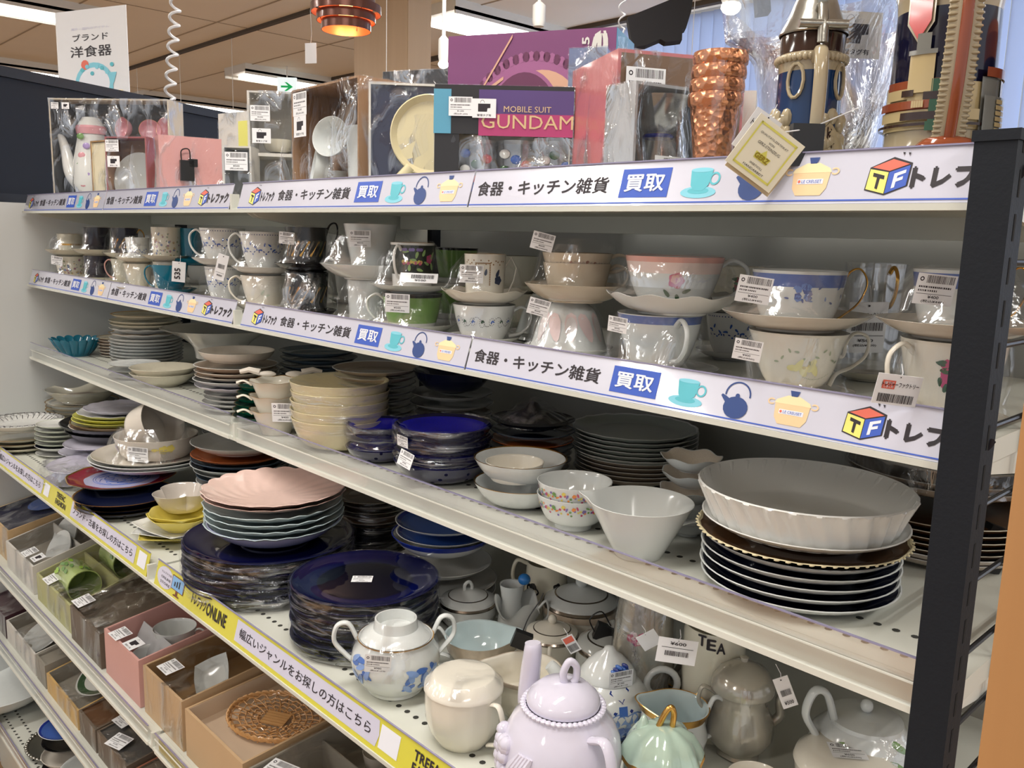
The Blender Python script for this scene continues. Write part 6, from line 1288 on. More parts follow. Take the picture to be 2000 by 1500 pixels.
# white cubby box
g = bx(482, 177, 574, .11, radians(52)); o = box('white two-level box holding white bowls with price labels', g, radians(52), .09, k_white, k_white); w_, h = g[2], g[3]
MB().b2((.003, .004, h*.42), (w_ - .003, .088, h*.45)).build('divider', k_white, o, smooth=False)
for v in (.03, .46): vessel(o, 'low', w_*.36, (w_*.56, .048, h*v + .003), [cream], h=.75, name='bowl')
lab(o, w_*.28, h*.80, w_*.42, price='3000'); lab(o, w_*.30, h*.60, w_*.40, 'tag')
# brown box with mugs
g = bx(569, 178, 700, .085, radians(-3)); o = box('brown card box in crinkled film with white cups inside', g, radians(-3), .09, k_brown, k_brown); w_, h = g[2], g[3]
vessel(o, 'mug', w_*.17, (w_*.80, .045, .004), [cool], h=2.9, name='cup'); vessel(o, 'round', w_*.16, (w_*.36, .03, h*.25), [cool], (radians(80), 0, -.4)); vessel(o, 'round', w_*.15, (w_*.48, .03, h*.52), [cool], (radians(80), 0, .5)); vessel(o, 'mug', w_*.14, (w_*.30, .04, .006), [cool])
MB().b2((.004, .05, .004), (w_*.5, .053, h*.7)).build('liner', k_brown, o, smooth=False); lab(o, w_*.17, h*.86, w_*.22, price='3000'); lab(o, w_*.17, h*.66, w_*.20, 'tag')
# navy box with a round pan
g = bx(720, 160, 862, .055, radians(50)); g = (g[0], g[1], g[2]*1.3, g[3]); o = box('navy box with a cream round plate and handle showing', g, radians(50), .075, k_white, k_navy); w_, h = g[2], g[3]
MB().b2((.003, .004, .003), (w_ - .003, .008, h - .003)).build('navy_panel', k_navy, o, smooth=False)
MB().lathe([(0, 0), (h*.32, 0), (h*.36, .010), (h*.35, .011), (h*.30, .003), (0, .003)], 40).build('plate', wedge, o, (w_*.66, .002, h*.55), (radians(90), 0, 0)); MB().tube([(w_*.45, -.004, h*.27), (w_*.30, -.004, h*.13)], .008, n=10).build('handle', wedge, o)
g = bx(748, 141, 880, .22, radians(25)); box('flat black box at the back behind the navy box', g, radians(25), .05, k_black, k_black, open_=False)
# purple tableware box
g = bx(876, 72, 1205, .215, radians(26)); o = box('big purple box printed with chopsticks and a bowl, tallest on the shelf', g, radians(26), .11, k_purple, k_sky, open_=False, filmed=False); w_, h = g[2], g[3]
m_pu1, m_pu2, m_pu3, m_pu4 = cardm('print mauve', (160, 96, 140)), cardm('print plum', (104, 52, 84)), cardm('print peach', (214, 166, 140)), cardm('print olive cream', (190, 184, 140)); fr = (Vector((0, -.0004, 0)), Vector((w_, 0, 0)), Vector((0, 0, h))); q = MB()
ell(q, .53, .46, .40, .42, fr, 0, .0003, 48)
for k in range(40): a_ = k*pi/39; ell(q, .53 + .385*cos(a_), .46 + .40*sin(a_), .022, .03, fr, 1 if k % 2 else 0, .0006, 8)
ell(q, .58, .42, .27, .36, fr, 2, .0008, 40); ell(q, .48, .42, .24, .37, fr, 0, .0010, 40); ell(q, .475, .42, .225, .35, fr, 1, .0012, 40); ell(q, .76, .36, .15, .22, fr, 3, .0014, 40)
for a, b in (((.0, .50), (.35, .74)), ((.01, .33), (.40, .98))): 
    d = .010; poly(q, [(a[0], a[1] - d), (b[0], b[1] - d), (b[0], b[1] + d), (a[0], a[1] + d)], fr, 2, .0016)
q.build('printed_picture', [m_pu1, m_pu2, m_pu3, m_pu4], o, smooth=False); q = MB(); add_text(q, 'e', fr[0], Vector((0, 0, h)), Vector((-w_, 0, 0)), .82, .97, -.95, -.87, 0, .04, .0010); add_text(q, '5.5', fr[0], Vector((0, 0, h)), Vector((-w_, 0, 0)), .84, .95, -.85, -.81, 0, .03, .0010)
add_text(q, 'TABLEWARE', fr[0], Vector((0, 0, h)), Vector((-w_, 0, 0)), .3, .86, -.05, -.035, 0) if 0 else None
q.build('lettering', k_white, o, smooth=False); MB().b2((w_, .001, .001), (w_ + .0012, .109, h - .001)).build('side_panel', k_sky, o, smooth=False)
f = MB(); [f.v.extend([(w_ + .002, .002 + .1*i/8, 0), (w_ + .002 + .012*abs(sin(i*1.4)), .002 + .1*i/8, h*.95)]) for i in range(9)]; f.f = [(2*i, 2*i + 2, 2*i + 3, 2*i + 1) for i in range(8)]; f.m = [0]*8; f.build('wrapper', m_cello, o)
# boxed glass set with window
g = bx(850, 166, 1122, .045, radians(44)); o = box('boxed glass set with violet lid band and three printed glasses in the window', g, radians(44), .07, k_black, k_cream); w_, h = g[2], g[3]; ht = h*.56
q = MB(); q.b2((0, -.003, ht), (w_, .0, h)); q.build('lid_band', k_black, o, smooth=False); MB().b2((w_*.32, -.0045, ht - .001), (w_, -.003, h*.96), 0).build('violet_panel', k_vio, o, smooth=False); MB().b2((w_*.32, -.0055, ht - .002), (w_, -.0045, ht + (h - ht)*.42), 0).build('magenta_panel', k_mag, o, smooth=False); MB().b2((-.001, -.004, ht), (w_*.12, -.003, h*.96)).build('sky_panel', k_sky, o, smooth=False)
q = MB(); fr = (Vector((0, -.006, 0)), Vector((1, 0, 0)), Vector((0, 0, 1))); add_text(q, 'MOBILE SUIT', *fr, w_*.50, w_*.84, ht + (h - ht)*.46, ht + (h - ht)*.58, 0, 0, .0003); add_text(q, 'GUNDAM', *fr, w_*.34, w_*1.0, ht + (h - ht)*.12, ht + (h - ht)*.40, 0, 0, .0003); q.build('lettering', [mat('gilt ink', (214, 184, 140), .5)], o, smooth=False)
for k in range(3): 
    gz = vessel(o, 'mug', h*.20, (w_*(.30 + .29*k), .036, .006), [m_gl], h=2.4, name='glass'); q = MB()
    for j in range(6): q.blob((h*.12*sin(j*2.1 + k), -h*.19, h*(.10 + .05*j)), (.014, .004, .012), (j + k) % 4, 8, 5)
    q.build('printed_shapes', [redp, bluedec, white, dgrn], gz)['kind'] = 'stuff'
MB().b2((0, -.002, 0), (w_, 0, h*.12)).build('lower_band', cardm('blue band', (30, 60, 120), .4, .5), o, smooth=False); MB().b2((0, -.002, h*.1), (w_*.18, 0, ht)).build('dark_flap', k_black, o, smooth=False)
lab(o, w_*.19, ht + (h - ht)*.55, w_*.17, price='1500', dy=-.008); lab(o, w_*.36, ht + (h - ht)*.52, w_*.17, 'tag', dy=-.008)
# rose box, tall blue box, glass carafe box, paper box
g = bx(1112, 95, 1185, .21, radians(30)); o = box('tall pale blue wrapped box between the purple and the rose box', g, radians(30), .06, cardm('blue grey', (110, 124, 160), .4, .5), k_grey, open_=False)
P0_ = at(1208, 95, y=.105); P1_ = at(1119, 140, z=P0_.z); rz_ = math.atan2(P0_.y - P1_.y, P0_.x - P1_.x); L_ = (Vector((P0_.x, P0_.y)) - Vector((P1_.x, P1_.y))).length
g = (P1_.x, P1_.y, L_, P0_.z - S1); o = box('dusty rose carton with brown window side and a barcode label', g, rz_, .16, k_rose, k_rose, open_=False); w_, h = g[2], g[3]
MB().b2((w_, .004, .004), (w_ + .001, .156, h - .004)).build('window_side', cardm('kraft', (120, 96, 78)), o, smooth=False)
q = MB()
for k in range(9): q.tube(cat_rom([(w_ + .003, .01 + .015*k, h*.55 + .01*sin(k)), (w_ + .006, .02 + .015*k, h*.62), (w_ + .003, .035 + .014*k, h*.50 + .02*sin(k*2))], 4), .003, n=6)
q.build('crumpled_paper', cardm('kraft', (120, 96, 78)), o)['kind'] = 'stuff'
q = link('price_label', label_mesh('bar', PR['3000']), o, (w_ + .006, .032, h*.76), (0, 0, pi/2)); q.scale = (.048, .0008, .048)
P0_ = at(1243, 158, y=.035); P1_ = at(1180, 168, z=P0_.z); rz_ = math.atan2(P0_.y - P1_.y, P0_.x - P1_.x); L_ = (Vector((P0_.x, P0_.y)) - Vector((P1_.x, P1_.y))).length
d2 = .10; cr = Vector((P0_.x, P0_.y, 0)); rz2 = radians(76)
o = box('silver grey box with a glass carafe behind its window', (cr.x, cr.y, .098, P0_.z - S1), rz2, .050, cardm('silver', (186, 188, 192), .35, .6), cardm('mid grey', (130, 132, 130))); h = P0_.z - S1
MB().lathe([(0, .002), (.028, .002), (.030, .02), (.020, h*.42), (.014, h*.55), (.022, h*.62), (.034, h*.90), (.032, h*.90), (.02, h*.62), (.011, h*.55), (.018, h*.42), (.028, .02), (0, .006)], 32).build('carafe', m_gl, o, (.052, .026, .002))
MB().lathe([(.0155, h*.52), (.017, h*.54), (.0155, h*.56)], 24).build('blue_ring', bluerim, o, (.052, .026, 0)); lab(o, .050, h*.14, .050, price='1500')
g = bx(1350, 180, 1478, .26, radians(30)); o = box('pale open carton behind the copper cups', g, radians(30), .08, k_white, k_grey, open_=False)
# copper cups
m_cup = mat('hammered copper', (216, 150, 112), .24, metal=.85, tint=.15, scale=40)
nt = m_cup.node_tree; vo = nt.nodes.new('ShaderNodeTexVoronoi'); vo.inputs['Scale'].default_value = 170; bp_ = nt.nodes.new('ShaderNodeBump'); bp_.inputs['Strength'].default_value = .55; bp_.inputs['Distance'].default_value = .003
tc_ = [n for n in nt.nodes if n.bl_idname == 'ShaderNodeTexCoord'][0]; nt.links.new(tc_.outputs['Object'], vo.inputs['Vector']); nt.links.new(vo.outputs['Distance'], bp_.inputs['Height']); nt.links.new(bp_.outputs['Normal'], nt.nodes['Principled BSDF'].inputs['Normal'])
p = at(1400, 150, y=.055); D_ = depth(p.x, .055, 1.6); R = 51*D_/FPX; zt = at(1403, 106, y=.055).z; zb = S1
Hc = (zt - zb)*.70
for k in range(4):
    o = MB().lathe([(0, .001), (R*.58, 0)] + [(R*(.60 + .32*(i/12)), Hc*.86*i/12) for i in range(1, 13)] + [(R*1.02, Hc*.88), (R*1.04, Hc*.93), (R*1.0, Hc), (R*.95, Hc), (R*.90, Hc*.86), (R*.56, .004), (0, .004)], 56).build('copper_cup', m_cup, None, (p.x + .001*k, .055, zb + .0005 + k*(zt - zb - Hc)/3), ang=50)
    tag(o, '%s hammered copper cup in the nested stack' % ['lowest', 'second lowest', 'second highest', 'topmost'][k], 'cup', 'nested copper cups')
sleeve('plastic_wrap', 'clear film around the copper cups', [(R*.62, .002), (R*.85, Hc*.6), (R*1.08, Hc*.95), (R*1.08, zt - zb)], (p.x, .055, zb), film('thin film', .02, .3, 20, .8, .06, .03), amp=.02)
# crystal vase
p = at(1600, 290, y=.135); D_ = depth(p.x, .135, 1.65); m_cry = film('crystal', .22, .80, 24, 1.0, .03, .05, (1, 1, .5)); zt = at(1610, 35, y=.135).z; Hh = zt - S1; R = 152*D_/FPX
def crys(th, s, r, z):
    d = (th - (AL + .05) + pi) % (2*pi) - pi; return (r*(1 + .035*cos(9*th)*(1 - .5*s)) + (.030*math.exp(-(d/.30)**2) if s > .82 else 0), z + .008*cos(3*th)*s**8)
t = thing('crystal_jug', 'large clear cut crystal jug with pouring lip behind the blue stein', 'jug', (p.x, .135, S1 + .0005))
MB().lathe([(0, .004, 0, 0), (R*.56, .0, 0, 0), (R*.60, Hh*.05, 0, .05), (R*.62, Hh*.12, 0, .12)] + [(R*(.62 + .38*k/10), Hh*(.12 + .88*k/10), 0, .12 + .88*k/10) for k in range(1, 11)] + [(R*.97, Hh, 0, 1)] + [(R*(.95 - .38*k/6), Hh*(1 - .85*k/6), 0, 1 - .85*k/6) for k in range(1, 7)] + [(0, Hh*.12, 0, 0)], 90, crys).build('glass_body', m_cry, t, ang=15)
q = MB()
for k in range(18):
    a_ = k*2*pi/18
    for zz in (.06, .14): q.lathe([(0, -.012), (.013, 0), (0, .014)], 4, c=(cos(a_ + zz)*R*.60, sin(a_ + zz)*R*.60, Hh*zz + .006))
o = q.build('cut_facets', m_cry, t, smooth=False); o['kind'] = 'stuff'
q_ = ptd(1668, 68, D_ - R*.9); l = link('price_label', label_mesh('tag')); l.parent = t; l.location = q_ - t.location; l.rotation_euler = (0, 0, YAW + .1); l.scale = (.05, .001, .05)
# beer steins
st_b, st_br, st_c = W_('stein blue', (20, 50, 92)), W_('stein brown', (52, 34, 28)), W_('stein stone', (172, 158, 130)); pew = mat('pewter', (160, 158, 150), .28, metal=.9, bump=.3, scale=80)
def stein(label, xc, wpx, ytop, Y, cols, lidded, big=False):
    p = at(xc, 280, y=Y); D = depth(p.x, Y, 1.65); R = wpx/2*D/FPX; zt = at(xc, ytop, y=Y).z; H = zt - S1; t = thing('beer_stein', label, 'beer stein', (p.x, Y, S1 + .0005))
    c0, c1, c2 = cols
    P = [(0, .002, 2), (R*1.08, 0, 2), (R*1.12, H*.02, 2), (R*1.10, H*.05, 1), (R*1.04, H*.07, 2), (R*1.02, H*.11, 2), (R*.99, H*.13, 2)] + [(R*(.99 - .05*k/8), H*(.13 + .62*k/8), 2 if k < 4 else 0) for k in range(1, 9)] + [(R*.96, H*.80, 2), (R*.99, H*.83, 2), (R*.95, H*.87, 2), (R*.93, H*.88, 1), (R*.95, H*.98, 1), (R*.94, H, 1), (R*.86, H, 1), (R*.85, H*.1, 1), (0, H*.09, 1)]
    MB().lathe(P, 64).build('mug_body', [c0, c1, c2], t, ang=50)
    return t, R, H, D
t, R, H, D = stein('blue relief beer stein with pewter lid and a tag hanging from it', 1572, 128, 62 + 14, .055, (st_b, st_br, st_c), True)
q = MB()
for k in range(40): a_ = k*2*pi/40; q.blob((cos(a_)*R*1.0, sin(a_)*R*1.0, H*.835), (.006, .006, .007), 0, 8, 5)
for k in range(46): a_ = AF + rnd.uniform(-1.7, 1.7); zz = rnd.uniform(.14, .46); q.blob((cos(a_)*R*.985, sin(a_)*R*.985, H*zz), (.010, .010, .008 + .01*rnd.random()), 0, 8, 5)
for s_ in (-1, 1):
    q.tube([Vector((cos(AF + s_*.75 + .25*cos(a_))*R*.99, sin(AF + s_*.75 + .25*cos(a_))*R*.99, H*.68 + .014*sin(a_))) for a_ in [2*pi*i/14 for i in range(14)]], .0016, n=6, closed=True)
q.tube([Vector((cos(AF + .15 + .11*k)*R*1.0, sin(AF + .15 + .11*k)*R*1.0, H*(.36 - .030*k))) for k in range(9)], .010, n=6, flat=.3); q.build('relief', st_c, t)['kind'] = 'stuff'
q = MB()
for k, ch in enumerate('KOHLER TR'):
    a_ = AF + .28 + .082*k; o_ = Vector((cos(a_)*R*1.06, sin(a_)*R*1.06, H*(.34 - .026*k))); e_ = (Vector((-sin(a_), cos(a_), 0)) - Vector((0, 0, .45))).normalized()
    if ch != ' ': add_text(q, ch, o_, e_, Vector((0, 0, 1)), 0, .0055, -.006, .004, 0, .03, .001)
q.build('lettering', st_br, t)
lid = MB().lathe([(R*1.0, H*1.0), (R*1.02, H*1.01), (R*.98, H*1.03), (R*.82, H*1.10), (R*.78, H*1.12), (R*.62, H*1.22), (R*.58, H*1.24), (R*.36, H*1.34), (R*.20, H*1.40), (R*.14, H*1.42), (R*.17, H*1.46), (0, H*1.50)], 48).build('pewter_lid', pew, t)
hp = [(R*.93, 0, H*.80), (R*1.30, 0, H*.86), (R*1.52, 0, H*.72), (R*1.5, 0, H*.45), (R*1.35, 0, H*.22), (R*1.0, 0, H*.16)]
tubeat(t, hp, AF - .12, R*.20, st_c, 'handle', .7); tubeat(t, [(R*.6, 0, H*1.10), (R*1.0, 0, H*1.16), (R*1.3, 0, H*1.04), (R*1.36, 0, H*.90)], AF - .12, R*.15, pew, 'hinge', .6)
tubeat(t, [(R*1.0, 0, H*1.14), (R*1.12, 0, H*1.32), (R*1.05, 0, H*1.50)], AF - .12, R*.15, pew, 'thumb_lift', .4); MB().tube([Vector((cos(AF - .12), sin(AF - .12), 0))*R*1.28 + Vector((cos(AR)*s_*.02, sin(AR)*s_*.02, H*1.02)) for s_ in (-1, 1)], R*.13, n=12).build('hinge_pin', pew, t)
sb = MB().box((0, 0, 0), (.026, .010, .034), rz=YAW); pb_ = at(1574, 284, y=.0135); sb.build('security_tag', m_tag, t, tuple(pb_ - t.location), smooth=False)
# big relief stein
t, R, H, D = stein('tall relief beer stein with a castle town scene and plaited handle', 1828, 196, -75, .095, (nv, st_br, st_c), False)
cas = [W_('castle roof', (138, 70, 42)), W_('castle wall', (186, 166, 122)), W_('castle tree', (44, 84, 58)), W_('castle tower', (122, 122, 116)), st_br]
q = MB()
def rel(a_, z, wa, hz, m, lift=.003):
    da = wa/R/2; n = max(2, int(wa/.006)); k = len(q.v)
    for i in range(n + 1):
        th = a_ - da + 2*da*i/n
        for zz in (z - hz/2, z + hz/2):
            rr = R*(1.0 - .05*max(0, min(1, (zz/H - .13)/.62)))
            q.v.append((cos(th)*(rr + lift), sin(th)*(rr + lift), zz))
    for i in range(n): q.f.append((k + 2*i, k + 2*i + 2, k + 2*i + 3, k + 2*i + 1)); q.m.append(m)
for a_, z, wa, hz, m, lf in [(-.8, .33, .14, .20, 1, .001), (-1.02, .425, .045, .035, 0, .003), (-1.0, .385, .045, .045, 1, .003), (-.80, .47, .018, .17, 1, .005), (-.80, .555, .020, .02, 3, .006), (-.80, .60, .010, .07, 3, .005), (-.62, .425, .032, .035, 0, .004), (-.62, .37, .034, .07, 1, .003), (-.86, .335, .07, .035, 0, .005), (-.72, .29, .08, .045, 1, .004), (-1.12, .30, .04, .06, 0, .003), (-.47, .36, .011, .16, 2, .005), (-.44, .30, .014, .10, 2, .006), (-.45, .24, .016, .04, 2, .006), (-.8, .25, .14, .012, 4, .005), (-.9, .15, .14, .015, 0, .003), (1.0, .32, .06, .26, 3, .003), (1.18, .34, .03, .28, 1, .004), (1.05, .47, .06, .04, 0, .005), (.70, .26, .034, .22, 3, .006), (0, .055, 6.2*R, .012, 0, .006)]:
    rel(AF + a_, H*z, wa, H*hz, m, lf)
for k in range(22):
    rel(AF - 1.06 + .028*k, H*.285, .0022, .006, 4, .006)
    if k < 10: rel(AF - 1.10 + .02*k, H*.385, .002, .005, 4, .005)
    if k < 9: rel(AF - .70 + .03*k, H*.37, .002, .006, 4, .005)
for k in range(5): rel(AF - .88 + .04*k, H*.335, .0015, H*.03, 1, .0065)
for k in range(30): rel(AF + .63 + .05*(k % 4), H*(.18 + .024*(k//4)), .0065, H*.018, 1, .007)
for k in range(34):
    a_ = AF - 1.5 + k*.09; q.blob((cos(a_)*R*1.06, sin(a_)*R*1.06, H*.085), (.006, .006, .006), 1, 8, 5)
q.build('relief', cas, t, ang=30)['kind'] = 'stuff'
hpts = [(R*.95, 0, H*1.0), (R*1.45, 0, H*.98), (R*1.60, 0, H*.72), (R*1.45, 0, H*.42), (R*1.12, 0, H*.17)]
tubeat(t, hpts, AF - .27, R*.28, st_c, 'handle', .5, 12); tubeat(t, [(p_[0] + R*.17, 0, p_[2]) for p_ in hpts], AF - .27, R*.10, cas[0], 'handle_stripe', .6)
q = MB(); a_ = AF - .27; hc = cat_rom(hpts, 12)
for i in range(6, len(hc) - 1):
    tz = (hc[i + 1] - hc[i - 1]).normalized() if i < len(hc) - 1 else Vector((0, 0, 1))
    for s_ in (-1, 1):
        lx = hc[i].x + R*.06; q.blob((cos(a_)*lx - sin(a_)*s_*R*.20, sin(a_)*lx + cos(a_)*s_*R*.20, hc[i].z), (R*.16, R*.22, H*.021), 0, 8, 5, mtx=Matrix.Rotation(a_, 3, 'Z'))
q.build('plaiting', st_c, t)['kind'] = 'stuff'; MB().blob((cos(AF - .27)*R*1.12, sin(AF - .27)*R*1.12, H*.145), (.028, .046, .020), mtx=Matrix.Rotation(AF - .27, 3, 'Z')).build('handle_foot', cas[0], t)
sh = MB(); fr = None; a_ = AF - .92; o_ = Vector((cos(a_)*R*1.0, sin(a_)*R*1.0, H*.68)); ex_ = Vector((-sin(a_), cos(a_), 0)); fr = (o_, ex_, Vector((0, 0, 1)))
poly(sh, [(-.011, .026), (.011, .026), (.011, 0), (0, -.016), (-.011, 0)], fr, 0, .001); poly(sh, [(-.009, .024), (.009, .024), (.009, .001), (0, -.013), (-.009, .001)], fr, 1, .0025); sh.build('shield', [st_c, redp], t, smooth=False)
p = at(1985, 200, y=.22); t = thing('beer_stein', 'orange and navy relief stein mostly cut off at the right edge', 'beer stein', (1.19, .16, S1)); R = .045; MB().lathe([(0, 0, 0), (R, 0, 0), (R*1.05, .01, 0), (R, .06, 1), (R, .11, 1), (R*1.05, .13, 2), (R*.9, .14, 2), (R*.85, .01, 2), (0, .008, 2)], 40).build('mug_body', [st_c, nv, orangec], t)
q = MB(); [q.blob((cos(AF + k*.3)*R, sin(AF + k*.3)*R, .03 + .012*sin(k*3)), (.02, .02, .02), k % 3, 8, 6) for k in range(-3, 4)]; q.build('relief', [orangec, greenb, tealc], t)['kind'] = 'stuff'
# folded quality tag and grey hang tag
D_ = depth(at(1490, 300, y=-.02).x, -.02, 1.56)
Rt = Matrix.Rotation(YAW, 3, 'Z') @ Matrix.Rotation(radians(12), 3, 'X') @ Matrix.Rotation(radians(33), 3, 'Y')
t = thing('folded_tag', 'cream folded tag with yellow frame hanging over the top strip', 'tag', ptd(1494, 300, D_)); t.rotation_euler = Rt.to_euler(); a_, b_ = 112*D_/FPX, 108*D_/FPX
MB().box((0, 0, 0), (a_, .0006, b_)).build('front_leaf', mat('tag cream', (240, 236, 214), .5), t, smooth=False); MB().box((.003, .004, -.003), (a_, .0006, b_), mtx=Matrix.Rotation(.06, 3, 'Z')).build('back_leaf', mat('tag buff', (214, 196, 160), .6), t, smooth=False)
fr = (Vector((-a_/2, -.0004, -b_/2)), Vector((a_, 0, 0)), Vector((0, 0, b_))); q = MB()
for x0, x1, y0, y1 in ((.10, .90, .88, .92), (.10, .90, .08, .12), (.10, .13, .08, .92), (.87, .90, .08, .92)): poly(q, [(x0, y0), (x1, y0), (x1, y1), (x0, y1)], fr, 2, .0003)
for s_, y0, y1, x0, x1 in (('QUALITÄTS-ZERTIFIKAT', .74, .79, .2, .8), ('VON', .66, .70, .44, .56), ('GERZ-STEINZEUG', .58, .63, .26, .74), ('WERTVOLL', .22, .26, .36, .64), ('HANDARBEIT', .14, .18, .28, .72)): add_text(q, s_, *fr, x0, x1, y0, y1, 0, 0, .0004)
poly(q, [(.34, .46), (.44, .46), (.50, .56), (.56, .46), (.66, .46), (.64, .34), (.36, .34)], fr, 2, .0003); add_text(q, 'GERZ', *fr, .36, .64, .36, .45, 1, .04, .0008); q.build('print', [m_ink, mat('dark gold ink', (150, 130, 20), .5), yel2], t, smooth=False)
MB().tube([(a_*.0, .0, b_*.45), (.02, .01, b_*.8), (.045, .02, b_*1.6)], .0006, n=5).build('string', m_cord, t)
card('grey hang tag behind the cream folded tag', 1478, 262, 60, 84, D_ + .025, .55, [('トレファク', .1, .9, .6, .75, 0)])
# ================================================================ fifth and sixth shelves: open-topped boxes, seventh: bowls
def tray(label, x0, x1, Yf, dep, h, tilt, outer, inner, z0, wall=.004, deep=.04, filmed=True, cat='box', lidside=None):
    t = thing('open_box', label, cat, (x0, Yf, z0 + .0005)); W = x1 - x0; tt = math.tan(tilt); q = MB()
    def zt(y): return h + y*tt
    def pr(xa, xb, ya, yb, za, m, dz=0):       # prism with a sloping top
        k = len(q.v); q.v += [(xa, ya, za), (xb, ya, za), (xb, yb, za), (xa, yb, za), (xa, ya, zt(ya) + dz), (xb, ya, zt(ya) + dz), (xb, yb, zt(yb) + dz), (xa, yb, zt(yb) + dz)]
        q.f += [tuple(k + i for i in f_) for f_ in [(0, 3, 2, 1), (4, 5, 6, 7), (0, 1, 5, 4), (1, 2, 6, 5), (2, 3, 7, 6), (3, 0, 4, 7)]]; q.m += [m]*6
    pr(0, W, 0, wall, 0, 0); pr(0, W, dep - wall, dep, 0, 0); pr(0, wall, wall, dep - wall, 0, 0); pr(W - wall, W, wall, dep - wall, 0, 0); pr(wall, W - wall, wall, dep - wall, 0, 1, -deep)
    pr(wall, wall + .001, wall, dep - wall, 0, 1, -.001); pr(W - wall - .001, W - wall, wall, dep - wall, 0, 1, -.001); pr(wall, W - wall, dep - wall - .001, dep - wall, 0, 1, -.001)
    q.build('carton', [outer, inner], t, smooth=False)
    if filmed:
        f = MB(); n = 16
        for i in range(n + 1):
            for j in range(n + 1):
                u, v = -.001 + (W + .002)*i/n, -.001 + (dep + .002)*j/n; f.v.append((u, v, zt(v) + .001 + .003*noise.noise(Vector((u*40, v*40, x0*9)))))
        for i in range(n):
            for j in range(n): f.f.append((i*(n + 1) + j, (i + 1)*(n + 1) + j, (i + 1)*(n + 1) + j + 1, i*(n + 1) + j + 1)); f.m.append(0)
        k = len(f.v); f.v += [(-.001, -.0015, .004), (W + .001, -.0015, .004), (W + .001, -.0015, h + .001), (-.001, -.0015, h + .001)]; f.f.append((k, k + 1, k + 2, k + 3)); f.m.append(0)
        f.build('wrapper', film('lid film', .05, .5, 18, .9, .08, .06), t)
    def P(u, v, d=deep): return (u*W, v*dep, zt(v*dep) - d)
    return t, W, P, tilt
def tl(t, P, u, v, wd, rot=0, kind='bar', price='1500', up=.003):
    p = P(u, v, -up); l = link('price_label', label_mesh(kind, PR[price] if kind == 'bar' else ''), t, p, (-pi/2 + t_tilt, 0, rot)); l.rotation_euler = (Matrix.Rotation(rot, 3, 'Z') @ Matrix.Rotation(-pi/2 + t_tilt, 3, 'X')).to_euler(); l.scale = (wd*.82, .0008, wd*.82)
k_wb = cardm('warm brown', (176, 128, 84)); k_gb = cardm('grey brown', (104, 90, 76)); k_blush = cardm('blush', (206, 158, 150)); k_olive = cardm('olive', (178, 176, 124)); k_tan = cardm('tan board', (150, 116, 74)); k_rat = W_('rattan', (206, 156, 100), rough=.5); k_fil = cardm('filing grey', (150, 144, 132))
Z5, Z6 = S5, S6
t, W, P, t_tilt = tray('brown wooden box with a blue patterned lid at the far left of the fifth shelf', -1.19, -.985, -.14, .27, .085, radians(12), k_wood, k_navy, Z5, deep=.012)
MB().lathe([(0, 0), (.05, 0), (.055, .004), (0, .004)], 30).build('blue_plate', bluedec, t, P(.4, .5, .010), (radians(12), 0, 0))
t, W, P, t_tilt = tray('white divided box with plates standing on edge and a barcode label', -.965, -.742, -.15, .30, .068, radians(15), k_white, k_fil, Z5, deep=.045)
for u, v, a in ((.30, .42, .1), (.62, .30, .1), (.72, .72, .2)): MB().lathe([(0, .003), (.03, 0), (.050, .010), (.052, .014), (.050, .014), (.03, .005), (0, .006)], 36).build('plate', cool, t, P(u, v, .035), (radians(62), 0, a))
for v in (.36, .62): MB().b2((.005, 0, 0), (W - .005, .003, .040)).build('divider', k_white, t, (0, P(0, v)[1], P(0, v, .044)[2]), smooth=False)
MB().b2((0, 0, 0), (.003, .09, .040)).build('divider', k_white, t, (P(.7, 0)[0], P(0, .62)[1], P(0, .62, .044)[2]), smooth=False)
tl(t, P, .62, .06, .050, 0); tl(t, P, .86, .07, .044, 0, 'tag')
t, W, P, t_tilt = tray('olive box with three green leaf printed glasses in compartments', -.712, -.474, -.15, .30, .062, radians(17), k_olive, k_olive, Z5, deep=.045)
m_gg = film('green tinted glass', .35, .6, 4, .05, .05, .4); leafm = [greenb, W_('spring green', (150, 190, 70))]
for v in (.18, .50, .82):
    g_ = MB().lathe([(0, 0), (.030, 0), (.034, .005), (.036, .10), (.034, .10), (.031, .007), (0, .005)], 32).build('glass', cardm('pale green', (176, 196, 120), .2, .8), t, (W*.24, P(0, v)[1], P(0, v, .012)[2]), (0, radians(90), 0)); q = MB()
    paint(g_, [(0, 0)]*4 + [(1.02, 0), (1.06, 2.8)], .035, [('leaf', 2.0 + 2.3*rnd.random(), .3 + 2.2*rnd.random(), .28, 1.2 + .6*rnd.random(), k % 2) for k in range(26)], leafm)
for v in (.34, .66): MB().b2((.005, 0, 0), (W - .005, .004, .040)).build('divider', k_olive, t, (0, P(0, v)[1], P(0, v, .044)[2]), smooth=False)
tl(t, P, .30, .05, .056)
t, W, P, t_tilt = tray('grey brown box under crumpled film with foil edge', -.46, -.285, -.155, .30, .072, radians(12), k_gb, k_gb, Z5, deep=.016)
f = MB()
for i in range(15):
    for j in range(15): u, v = W*i/14, .30*j/14; f.v.append((u, v, .084 + v*math.tan(radians(12)) + .012*noise.noise(Vector((u*30, v*30, 3)))))
for i in range(14):
    for j in range(14): f.f.append((i*15 + j, (i + 1)*15 + j, (i + 1)*15 + j + 1, i*15 + j + 1)); f.m.append(0)
f.build('crumpled_film', m_cello, t, ang=10); tl(t, P, .22, .05, .055, up=.016)
t, W, P, t_tilt = tray('blush pink box with two white mugs behind a grey card', -.268, -.098, -.152, .30, .090, radians(8.6), k_blush, k_blush, Z5, deep=.065, filmed=False)
